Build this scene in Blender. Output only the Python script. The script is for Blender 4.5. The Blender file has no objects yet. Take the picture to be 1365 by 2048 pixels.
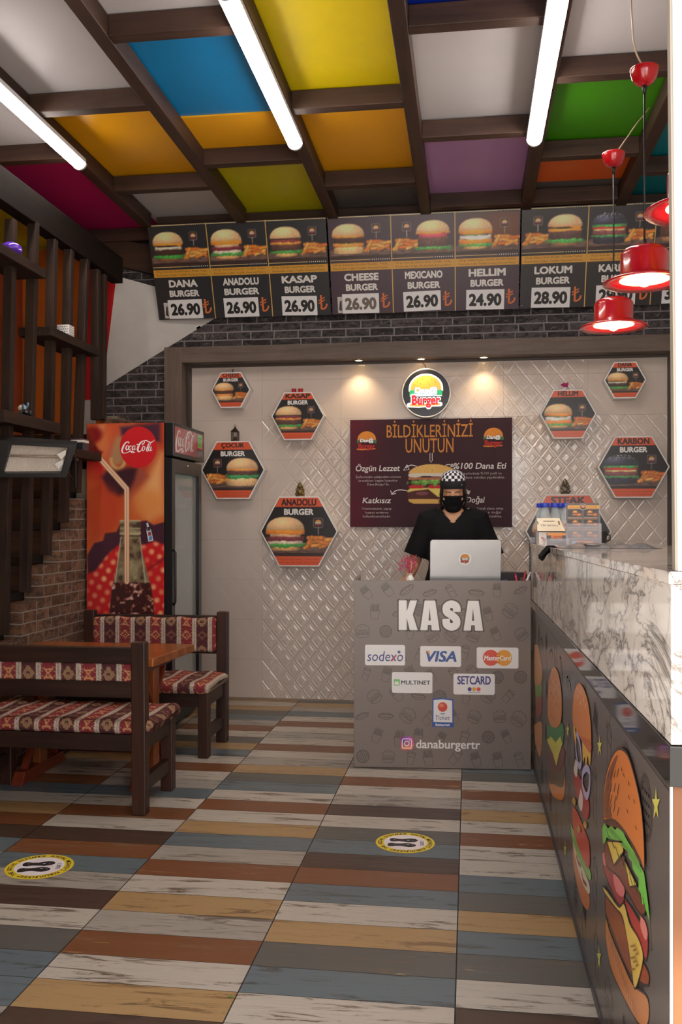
import bpy, bmesh, math, random
import numpy as np
from mathutils import Vector, Matrix
from mathutils.geometry import tessellate_polygon

SC = bpy.context.scene
COL = SC.collection
R = math.radians
random.seed(7)

# ------------------------------------------------------------------ camera, light, exposure
CAM_H = 1.32
FPX = 1850.0                       # focal length in pixels of the 1365 x 2048 frame
YAW = math.atan(256 / FPX)
cd = bpy.data.cameras.new('camera')
cam = bpy.data.objects.new('camera', cd)
COL.objects.link(cam)
cam.location = (0, 0, CAM_H)
cam.rotation_euler = (R(90), 0, YAW)
cd.sensor_width = 36
cd.lens = FPX / 2048 * 36
cd.shift_y = 21 / 2048
cd.clip_start = 0.05
SC.camera = cam

SC.view_settings.view_transform = 'Standard'
SC.view_settings.look = 'None'
SC.view_settings.exposure = 0.55
SC.view_settings.gamma = 1.0
SC.view_settings.use_curve_mapping = False
try:
    SC.cycles.use_denoising = True
    SC.cycles.max_bounces = 8
    SC.cycles.diffuse_bounces = 4
    SC.cycles.glossy_bounces = 4
    SC.cycles.transparent_max_bounces = 8
    SC.cycles.sample_clamp_indirect = 6
except Exception:
    pass

DAY = 1.8         # daylight of the street (world)
SKYL = 30.0        # open sky above the street, through the shop front
SUN = 24.0
TUBE = 27.0        # fluorescent battens
SPOT = 6.5
BULB = 12.0
w = bpy.data.worlds.new('street daylight')
SC.world = w
w.use_nodes = True
bg = w.node_tree.nodes['Background']
bg.inputs[0].default_value = (1.0, 0.975, 0.955, 1)
bg.inputs[1].default_value = DAY


def light(name, typ, loc, rot, energy, color=(1, 1, 1), **kw):
    l = bpy.data.lights.new(name, typ)
    l.energy = energy
    l.color = color
    for k, v in kw.items():
        setattr(l, k, v)
    o = bpy.data.objects.new(name, l)
    COL.objects.link(o)
    o.location = loc
    o.rotation_euler = rot
    return o


sun = light('sun', 'SUN', (2, -4, 8), (R(17), R(6), 0), SUN, (1.0, 0.96, 0.9), angle=R(1.0))
light('street_sky', 'AREA', (0.75, -0.7, 2.4), (R(64), 0, R(10)), SKYL, (1.0, 0.975, 0.955), shape='RECTANGLE', size=2.4, size_y=1.4)

# ------------------------------------------------------------------ helpers
def ray(px, py):
    a = (px - 682.5) / FPX
    b = (1045 - py) / FPX
    c, s = math.cos(YAW), math.sin(YAW)
    return (a * c - s, a * s + c, b)


def onX(px, py, x):
    r = ray(px, py); k = x / r[0]
    return Vector((x, r[1] * k, CAM_H + r[2] * k))


def onY(px, py, y):
    r = ray(px, py); k = y / r[1]
    return Vector((r[0] * k, y, CAM_H + r[2] * k))


def onZ(px, py, z):
    r = ray(px, py); k = (z - CAM_H) / r[2]
    return Vector((r[0] * k, r[1] * k, z))


def lin1(c):
    return c / 12.92 if c <= 0.04045 else ((c + 0.055) / 1.055) ** 2.4


def lin(rgb):
    return tuple(lin1(v / 255.0) for v in rgb[:3])


def nlin(a):
    a = np.clip(a, 0, 1)
    return np.where(a <= 0.04045, a / 12.92, ((a + 0.055) / 1.055) ** 2.4)


def tag(o, label=None, cat=None, group=None, kind=None):
    if label: o['label'] = label
    if cat: o['category'] = cat
    if group: o['group'] = group
    if kind: o['kind'] = kind
    return o


def thing(name, label, cat, loc=(0, 0, 0), rotz=0.0, group=None):
    o = bpy.data.objects.new(name, None)
    o.empty_display_size = 0.1
    COL.objects.link(o)
    o.location = loc
    o.rotation_euler = (0, 0, rotz)
    return tag(o, label, cat, group)


def children(o):
    return [c for c in bpy.data.objects if c.parent == o]


def copy_tree(o, parent=None):
    kids = children(o)
    c = o.copy()
    COL.objects.link(c)
    if parent: c.parent = parent
    for k in kids:
        copy_tree(k, c)
    return c


# ---- materials
class NT:
    def __init__(self, name):
        m = bpy.data.materials.new(name)
        m.use_nodes = True
        self.m = m
        self.t = m.node_tree
        self.b = self.t.nodes['Principled BSDF']

    def n(self, typ, **kw):
        nd = self.t.nodes.new(typ)
        for k, v in kw.items():
            setattr(nd, k, v)
        return nd

    def l(self, a, b):
        self.t.links.new(a, b)

    def val(self, x):
        return x

    def math(self, op, a, b=None, c=None):
        nd = self.n('ShaderNodeMath', operation=op)
        for i, x in enumerate((a, b, c)):
            if x is None: continue
            if isinstance(x, (int, float)): nd.inputs[i].default_value = x
            else: self.l(x, nd.inputs[i])
        return nd.outputs[0]

    def mix(self, f, a, b, blend='MIX'):
        nd = self.n('ShaderNodeMix', data_type='RGBA', blend_type=blend)
        for i, x in ((0, f), (6, a), (7, b)):
            if isinstance(x, (int, float)): nd.inputs[i].default_value = x
            elif isinstance(x, tuple): nd.inputs[i].default_value = (*x[:3], 1)
            else: self.l(x, nd.inputs[i])
        return nd.outputs[2]

    def ramp(self, f, stops, interp='LINEAR'):
        nd = self.n('ShaderNodeValToRGB')
        nd.color_ramp.interpolation = interp
        e = nd.color_ramp.elements
        while len(e) < len(stops): e.new(0.5)
        for el, (p, c) in zip(e, stops):
            el.position = p
            el.color = (*c[:3], 1) if isinstance(c, tuple) else (c, c, c, 1)
        self.l(f, nd.inputs[0])
        return nd.outputs[0]

    def coord(self, scale=(1, 1, 1), which='Object', rot=(0, 0, 0)):
        tc = self.n('ShaderNodeTexCoord')
        mp = self.n('ShaderNodeMapping')
        mp.inputs['Scale'].default_value = scale
        mp.inputs['Rotation'].default_value = rot
        self.l(tc.outputs[which], mp.inputs[0])
        return mp.outputs[0]

    def noise(self, vec, scale=5, detail=4, rough=0.6, dist=0.0):
        nd = self.n('ShaderNodeTexNoise')
        nd.inputs['Scale'].default_value = scale
        nd.inputs['Detail'].default_value = detail
        nd.inputs['Roughness'].default_value = rough
        nd.inputs['Distortion'].default_value = dist
        if vec is not None: self.l(vec, nd.inputs['Vector'])
        return nd.outputs[0]

    def bump(self, h, strength=0.3, dist=0.01):
        nd = self.n('ShaderNodeBump')
        nd.inputs['Strength'].default_value = strength
        nd.inputs['Distance'].default_value = dist
        self.l(h, nd.inputs['Height'])
        self.l(nd.outputs[0], self.b.inputs['Normal'])

    def base(self, x):
        if isinstance(x, tuple): self.b.inputs['Base Color'].default_value = (*x[:3], 1)
        else: self.l(x, self.b.inputs['Base Color'])

    def set(self, rough=0.5, metal=0.0, spec=0.5, coat=0.0):
        self.b.inputs['Roughness'].default_value = rough
        self.b.inputs['Metallic'].default_value = metal
        self.b.inputs['Specular IOR Level'].default_value = spec
        self.b.inputs['Coat Weight'].default_value = coat
        self.b.inputs['Coat Roughness'].default_value = 0.08


MATS = {}


def M(name, rgb=None, rough=0.5, metal=0.0, spec=0.5, vary=0.06, nscale=9.0, bump=0.0, bscale=60, coat=0.0):
    """plain material with a faint procedural mottling"""
    if name in MATS: return MATS[name]
    t = NT(name)
    c = lin(rgb)
    v = t.coord()
    f = t.noise(v, nscale, 4)
    lo = tuple(x * (1 - vary * 1.6) for x in c)
    hi = tuple(min(1, x * (1 + vary * 1.6)) for x in c)
    t.base(t.mix(f, lo, hi))
    t.set(rough, metal, spec, coat)
    if bump: t.bump(t.noise(v, bscale, 5), bump, 0.004)
    MATS[name] = t.m
    return t.m


def M_emit(name, rgb, strength):
    if name in MATS: return MATS[name]
    t = NT(name)
    t.base(lin(rgb))
    t.b.inputs['Emission Color'].default_value = (*lin(rgb), 1)
    t.b.inputs['Emission Strength'].default_value = strength
    MATS[name] = t.m
    return t.m


def M_wood(name, dark, light, axis=0, rough=0.45, scale=1.0, wear=None, spec=0.4):
    """grain stretched along one object axis"""
    if name in MATS: return MATS[name]
    t = NT(name)
    s = [22 * scale] * 3
    s[axis] = 1.4 * scale
    v = t.coord(tuple(s))
    n1 = t.noise(v, 1.0, 6, 0.65, 0.6)
    n2 = t.noise(t.coord((3, 3, 3)), 1.5, 3)
    f = t.math('ADD', t.math('MULTIPLY', n1, 0.75), t.math('MULTIPLY', n2, 0.25))
    c = t.ramp(f, [(0.32, lin(dark)), (0.68, lin(light))])
    if wear:
        wn = t.noise(t.coord((7, 7, 7)), 1.6, 8, 0.7)
        c = t.mix(t.ramp(wn, [(0.66, 0.0), (0.72, 1.0)]), c, lin(wear))
    t.base(c)
    t.set(rough, 0, spec)
    t.bump(n1, 0.12, 0.003)
    MATS[name] = t.m
    return t.m


def M_glass(name, rgb=(235, 240, 240), alpha=0.25, rough=0.03):
    if name in MATS: return MATS[name]
    t = NT(name)
    t.base(lin(rgb))
    t.set(rough, 0, 0.5)
    t.b.inputs['Alpha'].default_value = alpha
    MATS[name] = t.m
    return t.m


def M_print(name='printed_sheet', rough=0.35, coat=0.0, spec=0.5):
    """ink colours come from the sheet's own colour attribute"""
    if name in MATS: return MATS[name]
    t = NT(name)
    a = t.n('ShaderNodeAttribute', attribute_name='ink')
    f = t.noise(t.coord(), 180, 2)
    t.base(t.mix(t.math('MULTIPLY', f, 0.10), a.outputs['Color'], (0.25, 0.22, 0.2)))
    t.set(rough, 0, spec, coat)
    MATS[name] = t.m
    return t.m


def M_print_lit(name='lit_sheet', strength=1.6):
    if name in MATS: return MATS[name]
    t = NT(name)
    a = t.n('ShaderNodeAttribute', attribute_name='ink')
    t.l(a.outputs['Color'], t.b.inputs['Base Color'])
    t.l(a.outputs['Color'], t.b.inputs['Emission Color'])
    t.b.inputs['Emission Strength'].default_value = strength
    t.set(0.25)
    MATS[name] = t.m
    return t.m


# ---- mesh builder
class MB:
    def __init__(self, org=(0, 0, 0)):
        self.v = []
        self.f = []
        self.fm = []
        self.o = Vector(org)
        self.sm = []

    def add(self, verts, faces, m=0, smooth=False):
        b = len(self.v)
        self.v += [tuple(Vector(p) - self.o) for p in verts]
        for f in faces:
            self.f.append(tuple(b + i for i in f))
            self.fm.append(m)
            self.sm.append(smooth)
        return self

    def hexa(self, p, m=0):
        """8 corners: bottom ring 0-3, top ring 4-7 (counter-clockwise seen from above)"""
        return self.add(p, [(3, 2, 1, 0), (4, 5, 6, 7), (0, 1, 5, 4), (1, 2, 6, 5), (2, 3, 7, 6), (3, 0, 4, 7)], m)

    def box(self, x0, y0, z0, x1, y1, z1, m=0):
        return self.hexa([(x0, y0, z0), (x1, y0, z0), (x1, y1, z0), (x0, y1, z0),
                          (x0, y0, z1), (x1, y0, z1), (x1, y1, z1), (x0, y1, z1)], m)

    def beam(self, a, b, wx, wz, m=0, up=(0, 0, 1)):
        """bar with rectangular section between two axis points"""
        a, b = Vector(a), Vector(b)
        d = (b - a).normalized()
        upv = Vector(up)
        s = d.cross(upv)
        if s.length < 1e-4: s = d.cross(Vector((1, 0, 0)))
        s.normalize()
        u = s.cross(d).normalized()
        q = []
        for p in (a, b):
            q.append([p - s * wx / 2 - u * wz / 2, p + s * wx / 2 - u * wz / 2, p + s * wx / 2 + u * wz / 2, p - s * wx / 2 + u * wz / 2])
        vs = q[0] + q[1]
        return self.add(vs, [(0, 1, 2, 3), (7, 6, 5, 4), (0, 4, 5, 1), (1, 5, 6, 2), (2, 6, 7, 3), (3, 7, 4, 0)], m)

    def tube(self, path, r, n=10, m=0, cap=True):
        pts = [Vector(p) for p in path]
        rs = r if isinstance(r, (list, tuple)) else [r] * len(pts)
        vs, fs = [], []
        prev = None
        for i, p in enumerate(pts):
            d = (pts[min(i + 1, len(pts) - 1)] - pts[max(i - 1, 0)]).normalized()
            if prev is None:
                s = d.cross(Vector((0, 0, 1)))
                if s.length < 1e-3: s = d.cross(Vector((1, 0, 0)))
            else:
                s = prev - d * prev.dot(d)
            s.normalize()
            prev = s
            u = d.cross(s)
            for k in range(n):
                a = 2 * math.pi * k / n
                vs.append(p + (s * math.cos(a) + u * math.sin(a)) * rs[i])
        for i in range(len(pts) - 1):
            for k in range(n):
                k2 = (k + 1) % n
                fs.append((i * n + k, i * n + k2, (i + 1) * n + k2, (i + 1) * n + k))
        if cap:
            fs.append(tuple(reversed(range(n))))
            fs.append(tuple((len(pts) - 1) * n + k for k in range(n)))
        return self.add(vs, fs, m, True)

    def lathe(self, prof, c=(0, 0, 0), n=24, m=0, mat=None, cap=True):
        """prof: list of (radius, z) or (radius, z, material)"""
        c = Vector(c)
        vs = []
        for q in prof:
            for k in range(n):
                a = 2 * math.pi * k / n
                p = Vector((q[0] * math.cos(a), q[0] * math.sin(a), q[1]))
                if mat: p = mat @ p
                vs.append(c + p)
        b = len(prof)
        for i in range(b - 1):
            fs = [(i * n + k, i * n + (k + 1) % n, (i + 1) * n + (k + 1) % n, (i + 1) * n + k) for k in range(n)]
            pass
        fs = []
        fm = []
        for i in range(b - 1):
            mi = prof[i][2] if len(prof[i]) > 2 else m
            for k in range(n):
                fs.append((i * n + k, i * n + (k + 1) % n, (i + 1) * n + (k + 1) % n, (i + 1) * n + k))
                fm.append(mi)
        if cap:
            fs.append(tuple(reversed(range(n)))); fm.append(prof[0][2] if len(prof[0]) > 2 else m)
            fs.append(tuple((b - 1) * n + k for k in range(n))); fm.append(prof[-1][2] if len(prof[-1]) > 2 else m)
        s = len(self.f)
        self.add(vs, fs, m, True)
        self.fm[s:] = fm
        return self

    def ball(self, c, r, m=0, n=16, k=10, mat=None):
        rr = r if isinstance(r, (tuple, list)) else (r, r, r)
        prof = []
        vs, fs = [], []
        c = Vector(c)
        for i in range(k + 1):
            th = math.pi * i / k
            for j in range(n):
                a = 2 * math.pi * j / n
                p = Vector((rr[0] * math.sin(th) * math.cos(a), rr[1] * math.sin(th) * math.sin(a), -rr[2] * math.cos(th)))
                if mat: p = mat @ p
                vs.append(c + p)
        for i in range(k):
            for j in range(n):
                j2 = (j + 1) % n
                fs.append((i * n + j, i * n + j2, (i + 1) * n + j2, (i + 1) * n + j))
        return self.add(vs, fs, m, True)

    def prism(self, poly, depth, frame, m=0, mside=None):
        """poly: 2D points; frame = (origin, ex, ey, n); extrudes by depth along n"""
        O, ex, ey, n = (Vector(q) for q in frame)
        a = [O + ex * x + ey * y for x, y in poly]
        b = [p + n * depth for p in a]
        k = len(a)
        fs = [tuple(reversed(range(k)))]
        self.add(a + b, [], m)
        base = len(self.v) - 2 * k
        self.f.append(tuple(base + i for i in reversed(range(k)))); self.fm.append(m); self.sm.append(False)
        self.f.append(tuple(base + k + i for i in range(k))); self.fm.append(m); self.sm.append(False)
        for i in range(k):
            j = (i + 1) % k
            self.f.append((base + i, base + j, base + k + j, base + k + i)); self.fm.append(m if mside is None else mside); self.sm.append(False)
        return self

    def build(self, name, mats, parent=None, bevel=0.0, seg=2, weld=True, label=None):
        me = bpy.data.meshes.new(name)
        me.from_pydata(self.v, [], self.f)
        if not isinstance(mats, (list, tuple)): mats = [mats]
        for m in mats: me.materials.append(m)
        me.polygons.foreach_set('material_index', self.fm)
        me.polygons.foreach_set('use_smooth', self.sm)
        if weld:
            bm = bmesh.new(); bm.from_mesh(me)
            bmesh.ops.remove_doubles(bm, verts=bm.verts, dist=1e-5)
            bmesh.ops.recalc_face_normals(bm, faces=bm.faces)
            bm.to_mesh(me); bm.free()
        me.update()
        o = bpy.data.objects.new(name, me)
        COL.objects.link(o)
        if parent: o.parent = parent
        if bevel:
            md = o.modifiers.new('bevel', 'BEVEL')
            md.width = bevel
            md.segments = seg
            md.limit_method = 'ANGLE'
            md.angle_limit = R(40)
        if label: o['label'] = label
        return o


# ---- printed sheets: colour rasters and vector lettering in one flat mesh
def vnoise(u, v, scale, seed=0):
    rs = np.random.RandomState(seed)
    g = rs.rand(64, 64)
    x, y = u * scale, v * scale
    xi, yi = np.floor(x).astype(int), np.floor(y).astype(int)
    fx, fy = x - xi, y - yi
    fx = fx * fx * (3 - 2 * fx); fy = fy * fy * (3 - 2 * fy)
    a = g[xi % 64, yi % 64]; b = g[(xi + 1) % 64, yi % 64]
    c = g[xi % 64, (yi + 1) % 64]; d = g[(xi + 1) % 64, (yi + 1) % 64]
    return (a * (1 - fx) + b * fx) * (1 - fy) + (c * (1 - fx) + d * fx) * fy


def fbm(u, v, scale, seed=0, oct=3):
    s = 0; amp = 0.5; t = 0
    for i in range(oct):
        s = s + amp * vnoise(u, v, scale * 2 ** i, seed + i)
        t += amp; amp *= 0.5
    return s / t


def rgb(*c):
    return np.array(c, float) / 255.0


class Raster:
    def __init__(self, x0, y0, x1, y1, step, bg=(0, 0, 0)):
        nx = max(2, int(round((x1 - x0) / step)) + 1); ny = max(2, int(round((y1 - y0) / step)) + 1)
        self.x = np.linspace(x0, x1, nx); self.y = np.linspace(y0, y1, ny)
        self.U, self.V = np.meshgrid(self.x, self.y)
        self.C = np.zeros((ny, nx, 3)) + rgb(*bg)
        self.s = step

    def put(self, m, col):
        col = np.asarray(col, float)
        if col.ndim == 1 and col.max() > 1.5: col = col / 255.0
        self.C = self.C * (1 - m[..., None]) + col * m[..., None]

    def soft(self, d, s=None):
        s = s or self.s * 0.7
        t = np.clip(0.5 - d / (2 * s), 0, 1)
        return t * t * (3 - 2 * t)

    def ell(self, cx, cy, rx, ry, rot=0.0):
        x, y = self.U - cx, self.V - cy
        if rot:
            c, s = math.cos(rot), math.sin(rot)
            x, y = x * c + y * s, -x * s + y * c
        return (np.sqrt((x / rx) ** 2 + (y / ry) ** 2) - 1) * min(rx, ry)

    def rbox(self, cx, cy, hx, hy, rot=0.0, r=0.0):
        x, y = self.U - cx, self.V - cy
        if rot:
            c, s = math.cos(rot), math.sin(rot)
            x, y = x * c + y * s, -x * s + y * c
        qx = np.abs(x) - hx + r; qy = np.abs(y) - hy + r
        return np.hypot(np.maximum(qx, 0), np.maximum(qy, 0)) + np.minimum(np.maximum(qx, qy), 0) - r

    def line(self, pts, w):
        """distance to a polyline minus half width (w may vary per point)"""
        best = np.full(self.U.shape, 1e9)
        ws = w if isinstance(w, (list, tuple)) else [w] * len(pts)
        for (a, b, wa, wb) in zip(pts[:-1], pts[1:], ws[:-1], ws[1:]):
            dx, dy = b[0] - a[0], b[1] - a[1]
            L = dx * dx + dy * dy + 1e-12
            t = np.clip(((self.U - a[0]) * dx + (self.V - a[1]) * dy) / L, 0, 1)
            d = np.hypot(self.U - a[0] - t * dx, self.V - a[1] - t * dy) - (wa + (wb - wa) * t) / 2
            best = np.minimum(best, d)
        return best

    def poly(self, pts):
        d = np.full(self.U.shape, 1e9)
        inside = np.zeros(self.U.shape, bool)
        n = len(pts)
        for i in range(n):
            a, b = pts[i], pts[(i + 1) % n]
            dx, dy = b[0] - a[0], b[1] - a[1]
            L = dx * dx + dy * dy + 1e-12
            t = np.clip(((self.U - a[0]) * dx + (self.V - a[1]) * dy) / L, 0, 1)
            d = np.minimum(d, np.hypot(self.U - a[0] - t * dx, self.V - a[1] - t * dy))
            if dy != 0:
                cond = ((a[1] > self.V) != (b[1] > self.V)) & (self.U < dx * (self.V - a[1]) / dy + a[0])
                inside ^= cond
        return np.where(inside, -d, d)


def spline(pts, n=8):
    """Catmull-Rom through the points"""
    out = []
    P = [pts[0]] + list(pts) + [pts[-1]]
    for i in range(1, len(P) - 2):
        p0, p1, p2, p3 = (np.array(q, float) for q in P[i - 1:i + 3])
        for k in range(n):
            t = k / n
            out.append(tuple(0.5 * ((2 * p1) + (-p0 + p2) * t + (2 * p0 - 5 * p1 + 4 * p2 - p3) * t * t + (-p0 + 3 * p1 - 3 * p2 + p3) * t ** 3)))
    out.append(tuple(float(q) for q in pts[-1]))
    return out


TXT = {}


def text_mesh(s, bold=0.0, shear=0.0, space=1.0, res=3):
    key = (s, bold, shear, space, res)
    if key in TXT: return TXT[key]
    cu = bpy.data.curves.new('lettering', 'FONT')
    cu.body = s
    cu.size = 1.0
    cu.offset = bold
    cu.shear = shear
    cu.space_character = space
    cu.resolution_u = res
    cu.align_x = 'CENTER'
    ob = bpy.data.objects.new('lettering', cu)
    COL.objects.link(ob)
    dg = bpy.context.evaluated_depsgraph_get()
    me = bpy.data.meshes.new_from_object(ob.evaluated_get(dg))
    v = np.array([tuple(q.co)[:2] for q in me.vertices]).reshape(-1, 2)
    f = [tuple(p.vertices) for p in me.polygons]
    bpy.data.objects.remove(ob); bpy.data.meshes.remove(me); bpy.data.curves.remove(cu)
    TXT[key] = (v, f)
    return TXT[key]


class Print:
    """flat printed sheet in its own (x, y) metres; layers lie a fraction of a millimetre apart"""
    STEP = 0.00025

    def __init__(self):
        self.V = []; self.F = []; self.C = []; self.n = 0

    def _add(self, xy, lay, faces, col):
        xy = np.asarray(xy, float)
        k = len(xy)
        z = (np.zeros((k, 1)) + np.asarray(lay, float).reshape(-1, 1)) * self.STEP
        self.V.append(np.hstack([xy, z]))
        self.C.append(np.broadcast_to(np.asarray(col, float), (k, 3)))
        self.F += [tuple(self.n + i for i in f) for f in faces]
        self.n += k

    def raster(self, r, keep=None, lay=0):
        ny, nx = r.U.shape
        xy = np.stack([r.U.ravel(), r.V.ravel()], 1)
        idx = np.arange(nx * ny).reshape(ny, nx)
        a = idx[:-1, :-1]; b = idx[:-1, 1:]; c = idx[1:, 1:]; d = idx[1:, :-1]
        q = np.stack([a.ravel(), b.ravel(), c.ravel(), d.ravel()], 1)
        if keep is not None:
            kk = keep.ravel()
            q = q[kk[q].all(1)]
        self._add(xy, lay, q.tolist(), nlin(r.C.reshape(-1, 3)))

    def poly(self, pts, col, lay=1):
        tri = tessellate_polygon([[Vector((x, y, 0)) for x, y in pts]])
        self._add(pts, lay, [tuple(t) for t in tri], lin(col))

    def rect(self, x0, y0, x1, y1, col, lay=1):
        self._add([(x0, y0), (x1, y0), (x1, y1), (x0, y1)], lay, [(0, 1, 2, 3)], lin(col))

    def ell(self, cx, cy, rx, ry, col, lay=1, n=28, rot=0.0):
        c, s = math.cos(rot), math.sin(rot)
        p = []
        for k in range(n):
            a = 2 * math.pi * k / n
            x, y = rx * math.cos(a), ry * math.sin(a)
            p.append((cx + x * c - y * s, cy + x * s + y * c))
        self._add(p, lay, [tuple(range(n))], lin(col))

    def rrect(self, x0, y0, x1, y1, r, col, lay=1, n=5):
        p = []
        for cx, cy, a0 in ((x1 - r, y0 + r, -90), (x1 - r, y1 - r, 0), (x0 + r, y1 - r, 90), (x0 + r, y0 + r, 180)):
            for k in range(n + 1):
                a = R(a0 + 90 * k / n)
                p.append((cx + r * math.cos(a), cy + r * math.sin(a)))
        self._add(p, lay, [tuple(range(len(p)))], lin(col))

    def stroke(self, pts, wd, col, lay=1, closed=False):
        P = [np.array(p[:2], float) for p in pts]
        ws = [p[2] if len(p) > 2 else wd for p in pts]
        if closed: P.append(P[0]); ws.append(ws[0])
        L, Rr = [], []
        for i, p in enumerate(P):
            if closed and i in (0, len(P) - 1): d = P[1] - P[-2]
            else: d = P[min(i + 1, len(P) - 1)] - P[max(i - 1, 0)]
            d = d / (np.hypot(*d) + 1e-9)
            nrm = np.array([-d[1], d[0]])
            L.append(p + nrm * ws[i] / 2); Rr.append(p - nrm * ws[i] / 2)
        n = len(P)
        fs = [(i, i + n, i + 1 + n, i + 1) for i in range(n - 1)]
        self._add(L + Rr, lay, fs, lin(col))

    def ring(self, cx, cy, rx, ry, wd, col, lay=1, n=20, rot=0.0, a0=0, a1=360):
        c, s = math.cos(rot), math.sin(rot)
        p = []
        for k in range(n + 1):
            a = R(a0 + (a1 - a0) * k / n)
            x, y = rx * math.cos(a), ry * math.sin(a)
            p.append((cx + x * c - y * s, cy + x * s + y * c))
        self.stroke(p, wd, col, lay)

    def text(self, s, cx, y0, width=None, height=None, col=(255, 255, 255), lay=3, bold=0.0, shear=0.0, space=1.0, res=3, rot=0.0, size=None, align='C', ref=None):
        """fit the lettering into a box: centred on cx, resting on y0"""
        v, f = text_mesh(s, 0.0, shear, space, res)
        if len(v) == 0: return
        if bold > 0:      # heavier weight: the outline is laid down several times, slightly shifted
            dirs = [(0, 0)] + [(math.cos(R(k * 45)) * bold, math.sin(R(k * 45)) * bold) for k in range(8 if bold > .04 else 4)]
            if bold <= .04: dirs = [(0, 0)] + [(sx * bold, sy * bold * .6) for sx in (-1, 1) for sy in (-1, 1)]
            n0 = len(v)
            f = [tuple(i + n0 * k for i in q) for k in range(len(dirs)) for q in f]
            v = np.vstack([v + np.array(d) for d in dirs])
            lay = np.repeat(lay + np.arange(len(dirs)) * .11, n0)
        lo, hi = v.min(0), v.max(0)
        rv = v
        if ref is not None:
            rv = text_mesh(ref, 0.0, shear, space, res)[0] + np.array([0, 0])
        rl, rh = rv.min(0), rv.max(0)
        sy = size if size else height / (rh[1] - rl[1])
        sx = sy if width is None else width / (hi[0] - lo[0])
        q = np.empty_like(v)
        base = lo[1] if ref is None else rl[1]
        q[:, 0] = (v[:, 0] - (lo[0] + hi[0]) / 2) * sx
        q[:, 1] = (v[:, 1] - base) * sy
        if align == 'L': q[:, 0] += (hi[0] - lo[0]) / 2 * sx
        if rot:
            c, sn = math.cos(rot), math.sin(rot)
            q = np.stack([q[:, 0] * c - q[:, 1] * sn, q[:, 0] * sn + q[:, 1] * c], 1)
        q[:, 0] += cx; q[:, 1] += y0
        self._add(q, lay, f, lin(col))

    def build(self, name, parent, frame, mat, label=None):
        """frame = (origin, ex, ey, n) in the parent's space; n points at the viewer"""
        O, ex, ey, n = (np.array(tuple(q), float) for q in frame)
        V = np.vstack(self.V); C = np.vstack(self.C)
        W = O + V[:, :1] * ex + V[:, 1:2] * ey + V[:, 2:3] * n
        me = bpy.data.meshes.new(name)
        me.from_pydata(W.tolist(), [], self.F)
        at = me.color_attributes.new('ink', 'FLOAT_COLOR', 'POINT')
        at.data.foreach_set('color', np.hstack([C, np.ones((len(C), 1))]).astype(np.float32).ravel())
        me.materials.append(mat)
        me.update()
        o = bpy.data.objects.new(name, me)
        COL.objects.link(o)
        if parent: o.parent = parent
        if label: o['label'] = label
        return o


FACE = lambda x, y, z: ((x, y, z), (1, 0, 0), (0, 0, 1), (0, -1, 0))

# ------------------------------------------------------------------ structure
def M_plank(name, base, chip, amt=0.62, grain=0.10):
    amt -= 0.06
    if name in MATS: return MATS[name]
    t = NT(name)
    c = lin(tuple(v * FK for v in base))
    g = t.noise(t.coord((1.6, 34, 1)), 1.0, 7, 0.7, 0.4)
    col = t.mix(g, tuple(x * (1 - grain * 2.2) for x in c), tuple(min(1, x * (1 + grain * 1.5)) for x in c))
    big = t.noise(t.coord((1.1, 2.0, 1)), 2.2, 4, 0.6)
    col = t.mix(t.math('MULTIPLY', big, 0.25), col, tuple(x * 0.62 for x in c))
    w1 = t.noise(t.coord((3.2, 26, 1)), 1.0, 9, 0.72, 0.8)
    col = t.mix(t.ramp(w1, [(amt, 0.0), (amt + 0.06, 1.0)]), col, lin(chip))
    w2 = t.noise(t.coord((2.5, 60, 1), rot=(0, 0, 0)), 1.3, 6, 0.8)
    col = t.mix(t.ramp(w2, [(0.57, 0.0), (0.68, 0.65)]), col, (0.03, 0.025, 0.022))
    w3 = t.noise(t.coord((0.9, 9, 1)), 1.7, 8, 0.75, 1.5)
    col = t.mix(t.ramp(w3, [(0.585, 0.0), (0.63, 0.8)]), col, tuple(x * 0.45 for x in lin(chip)))
    t.base(col)
    r = t.ramp(g, [(0.3, 0.27), (0.8, 0.44)])
    t.l(r, t.b.inputs['Roughness'])
    t.b.inputs['Specular IOR Level'].default_value = 0.45
    t.bump(g, 0.08, 0.002)
    MATS[name] = t.m
    return t.m


FK = .92
PL = {
    'W': M_plank('plank_white', (196, 187, 176), (104, 90, 78), 0.62, 0.07),
    'G': M_plank('plank_pale_grey', (172, 163, 154), (104, 96, 88), 0.60, 0.12),
    'T': M_plank('plank_tan', (178, 144, 100), (120, 92, 62), 0.62, 0.07),
    'R': M_plank('plank_rust', (128, 80, 50), (172, 138, 104), 0.66, 0.10),
    'B': M_plank('plank_blue_grey', (104, 116, 124), (70, 72, 72), 0.63, 0.08),
    'S': M_plank('plank_slate', (98, 96, 92), (150, 130, 106), 0.68, 0.10),
    'D': M_plank('plank_dark_brown', (82, 62, 52), (58, 44, 38), 0.6, 0.08),
}
M_grout = M('grout', (46, 40, 37), 0.8)
PITCH = 0.1595
ROW0 = 2.376
COLS = {  # plank colours, first letter is the row that starts at ROW0
    (-2.455, -1.849): 'DBDSWDGBDRTWBRWGTDWGBSWTRBWG',
    (-1.849, -1.245): 'BBSWDGBRDWRWBGWRWBTSWRGBSTWT',
    (-1.245, -0.643): 'TWRGTWRGBTWRWBSTGWRWGWRWBGTB',
    (-0.643, -0.037): 'WBSTWBRDBSWDGWRWGTWBRWSWTBWR',
    (-0.037, 0.569): 'DWSBTSBWWRWTGRWSBTRWGBWTDWRB',
    (0.569, 1.175): 'GTWBRWDWSTGRWBWTDWGBRWTSWBRW',
    (1.175, 1.8): 'WRBWTGDWSTGRWBWTDWGBRWTSWBRW',
}
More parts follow.
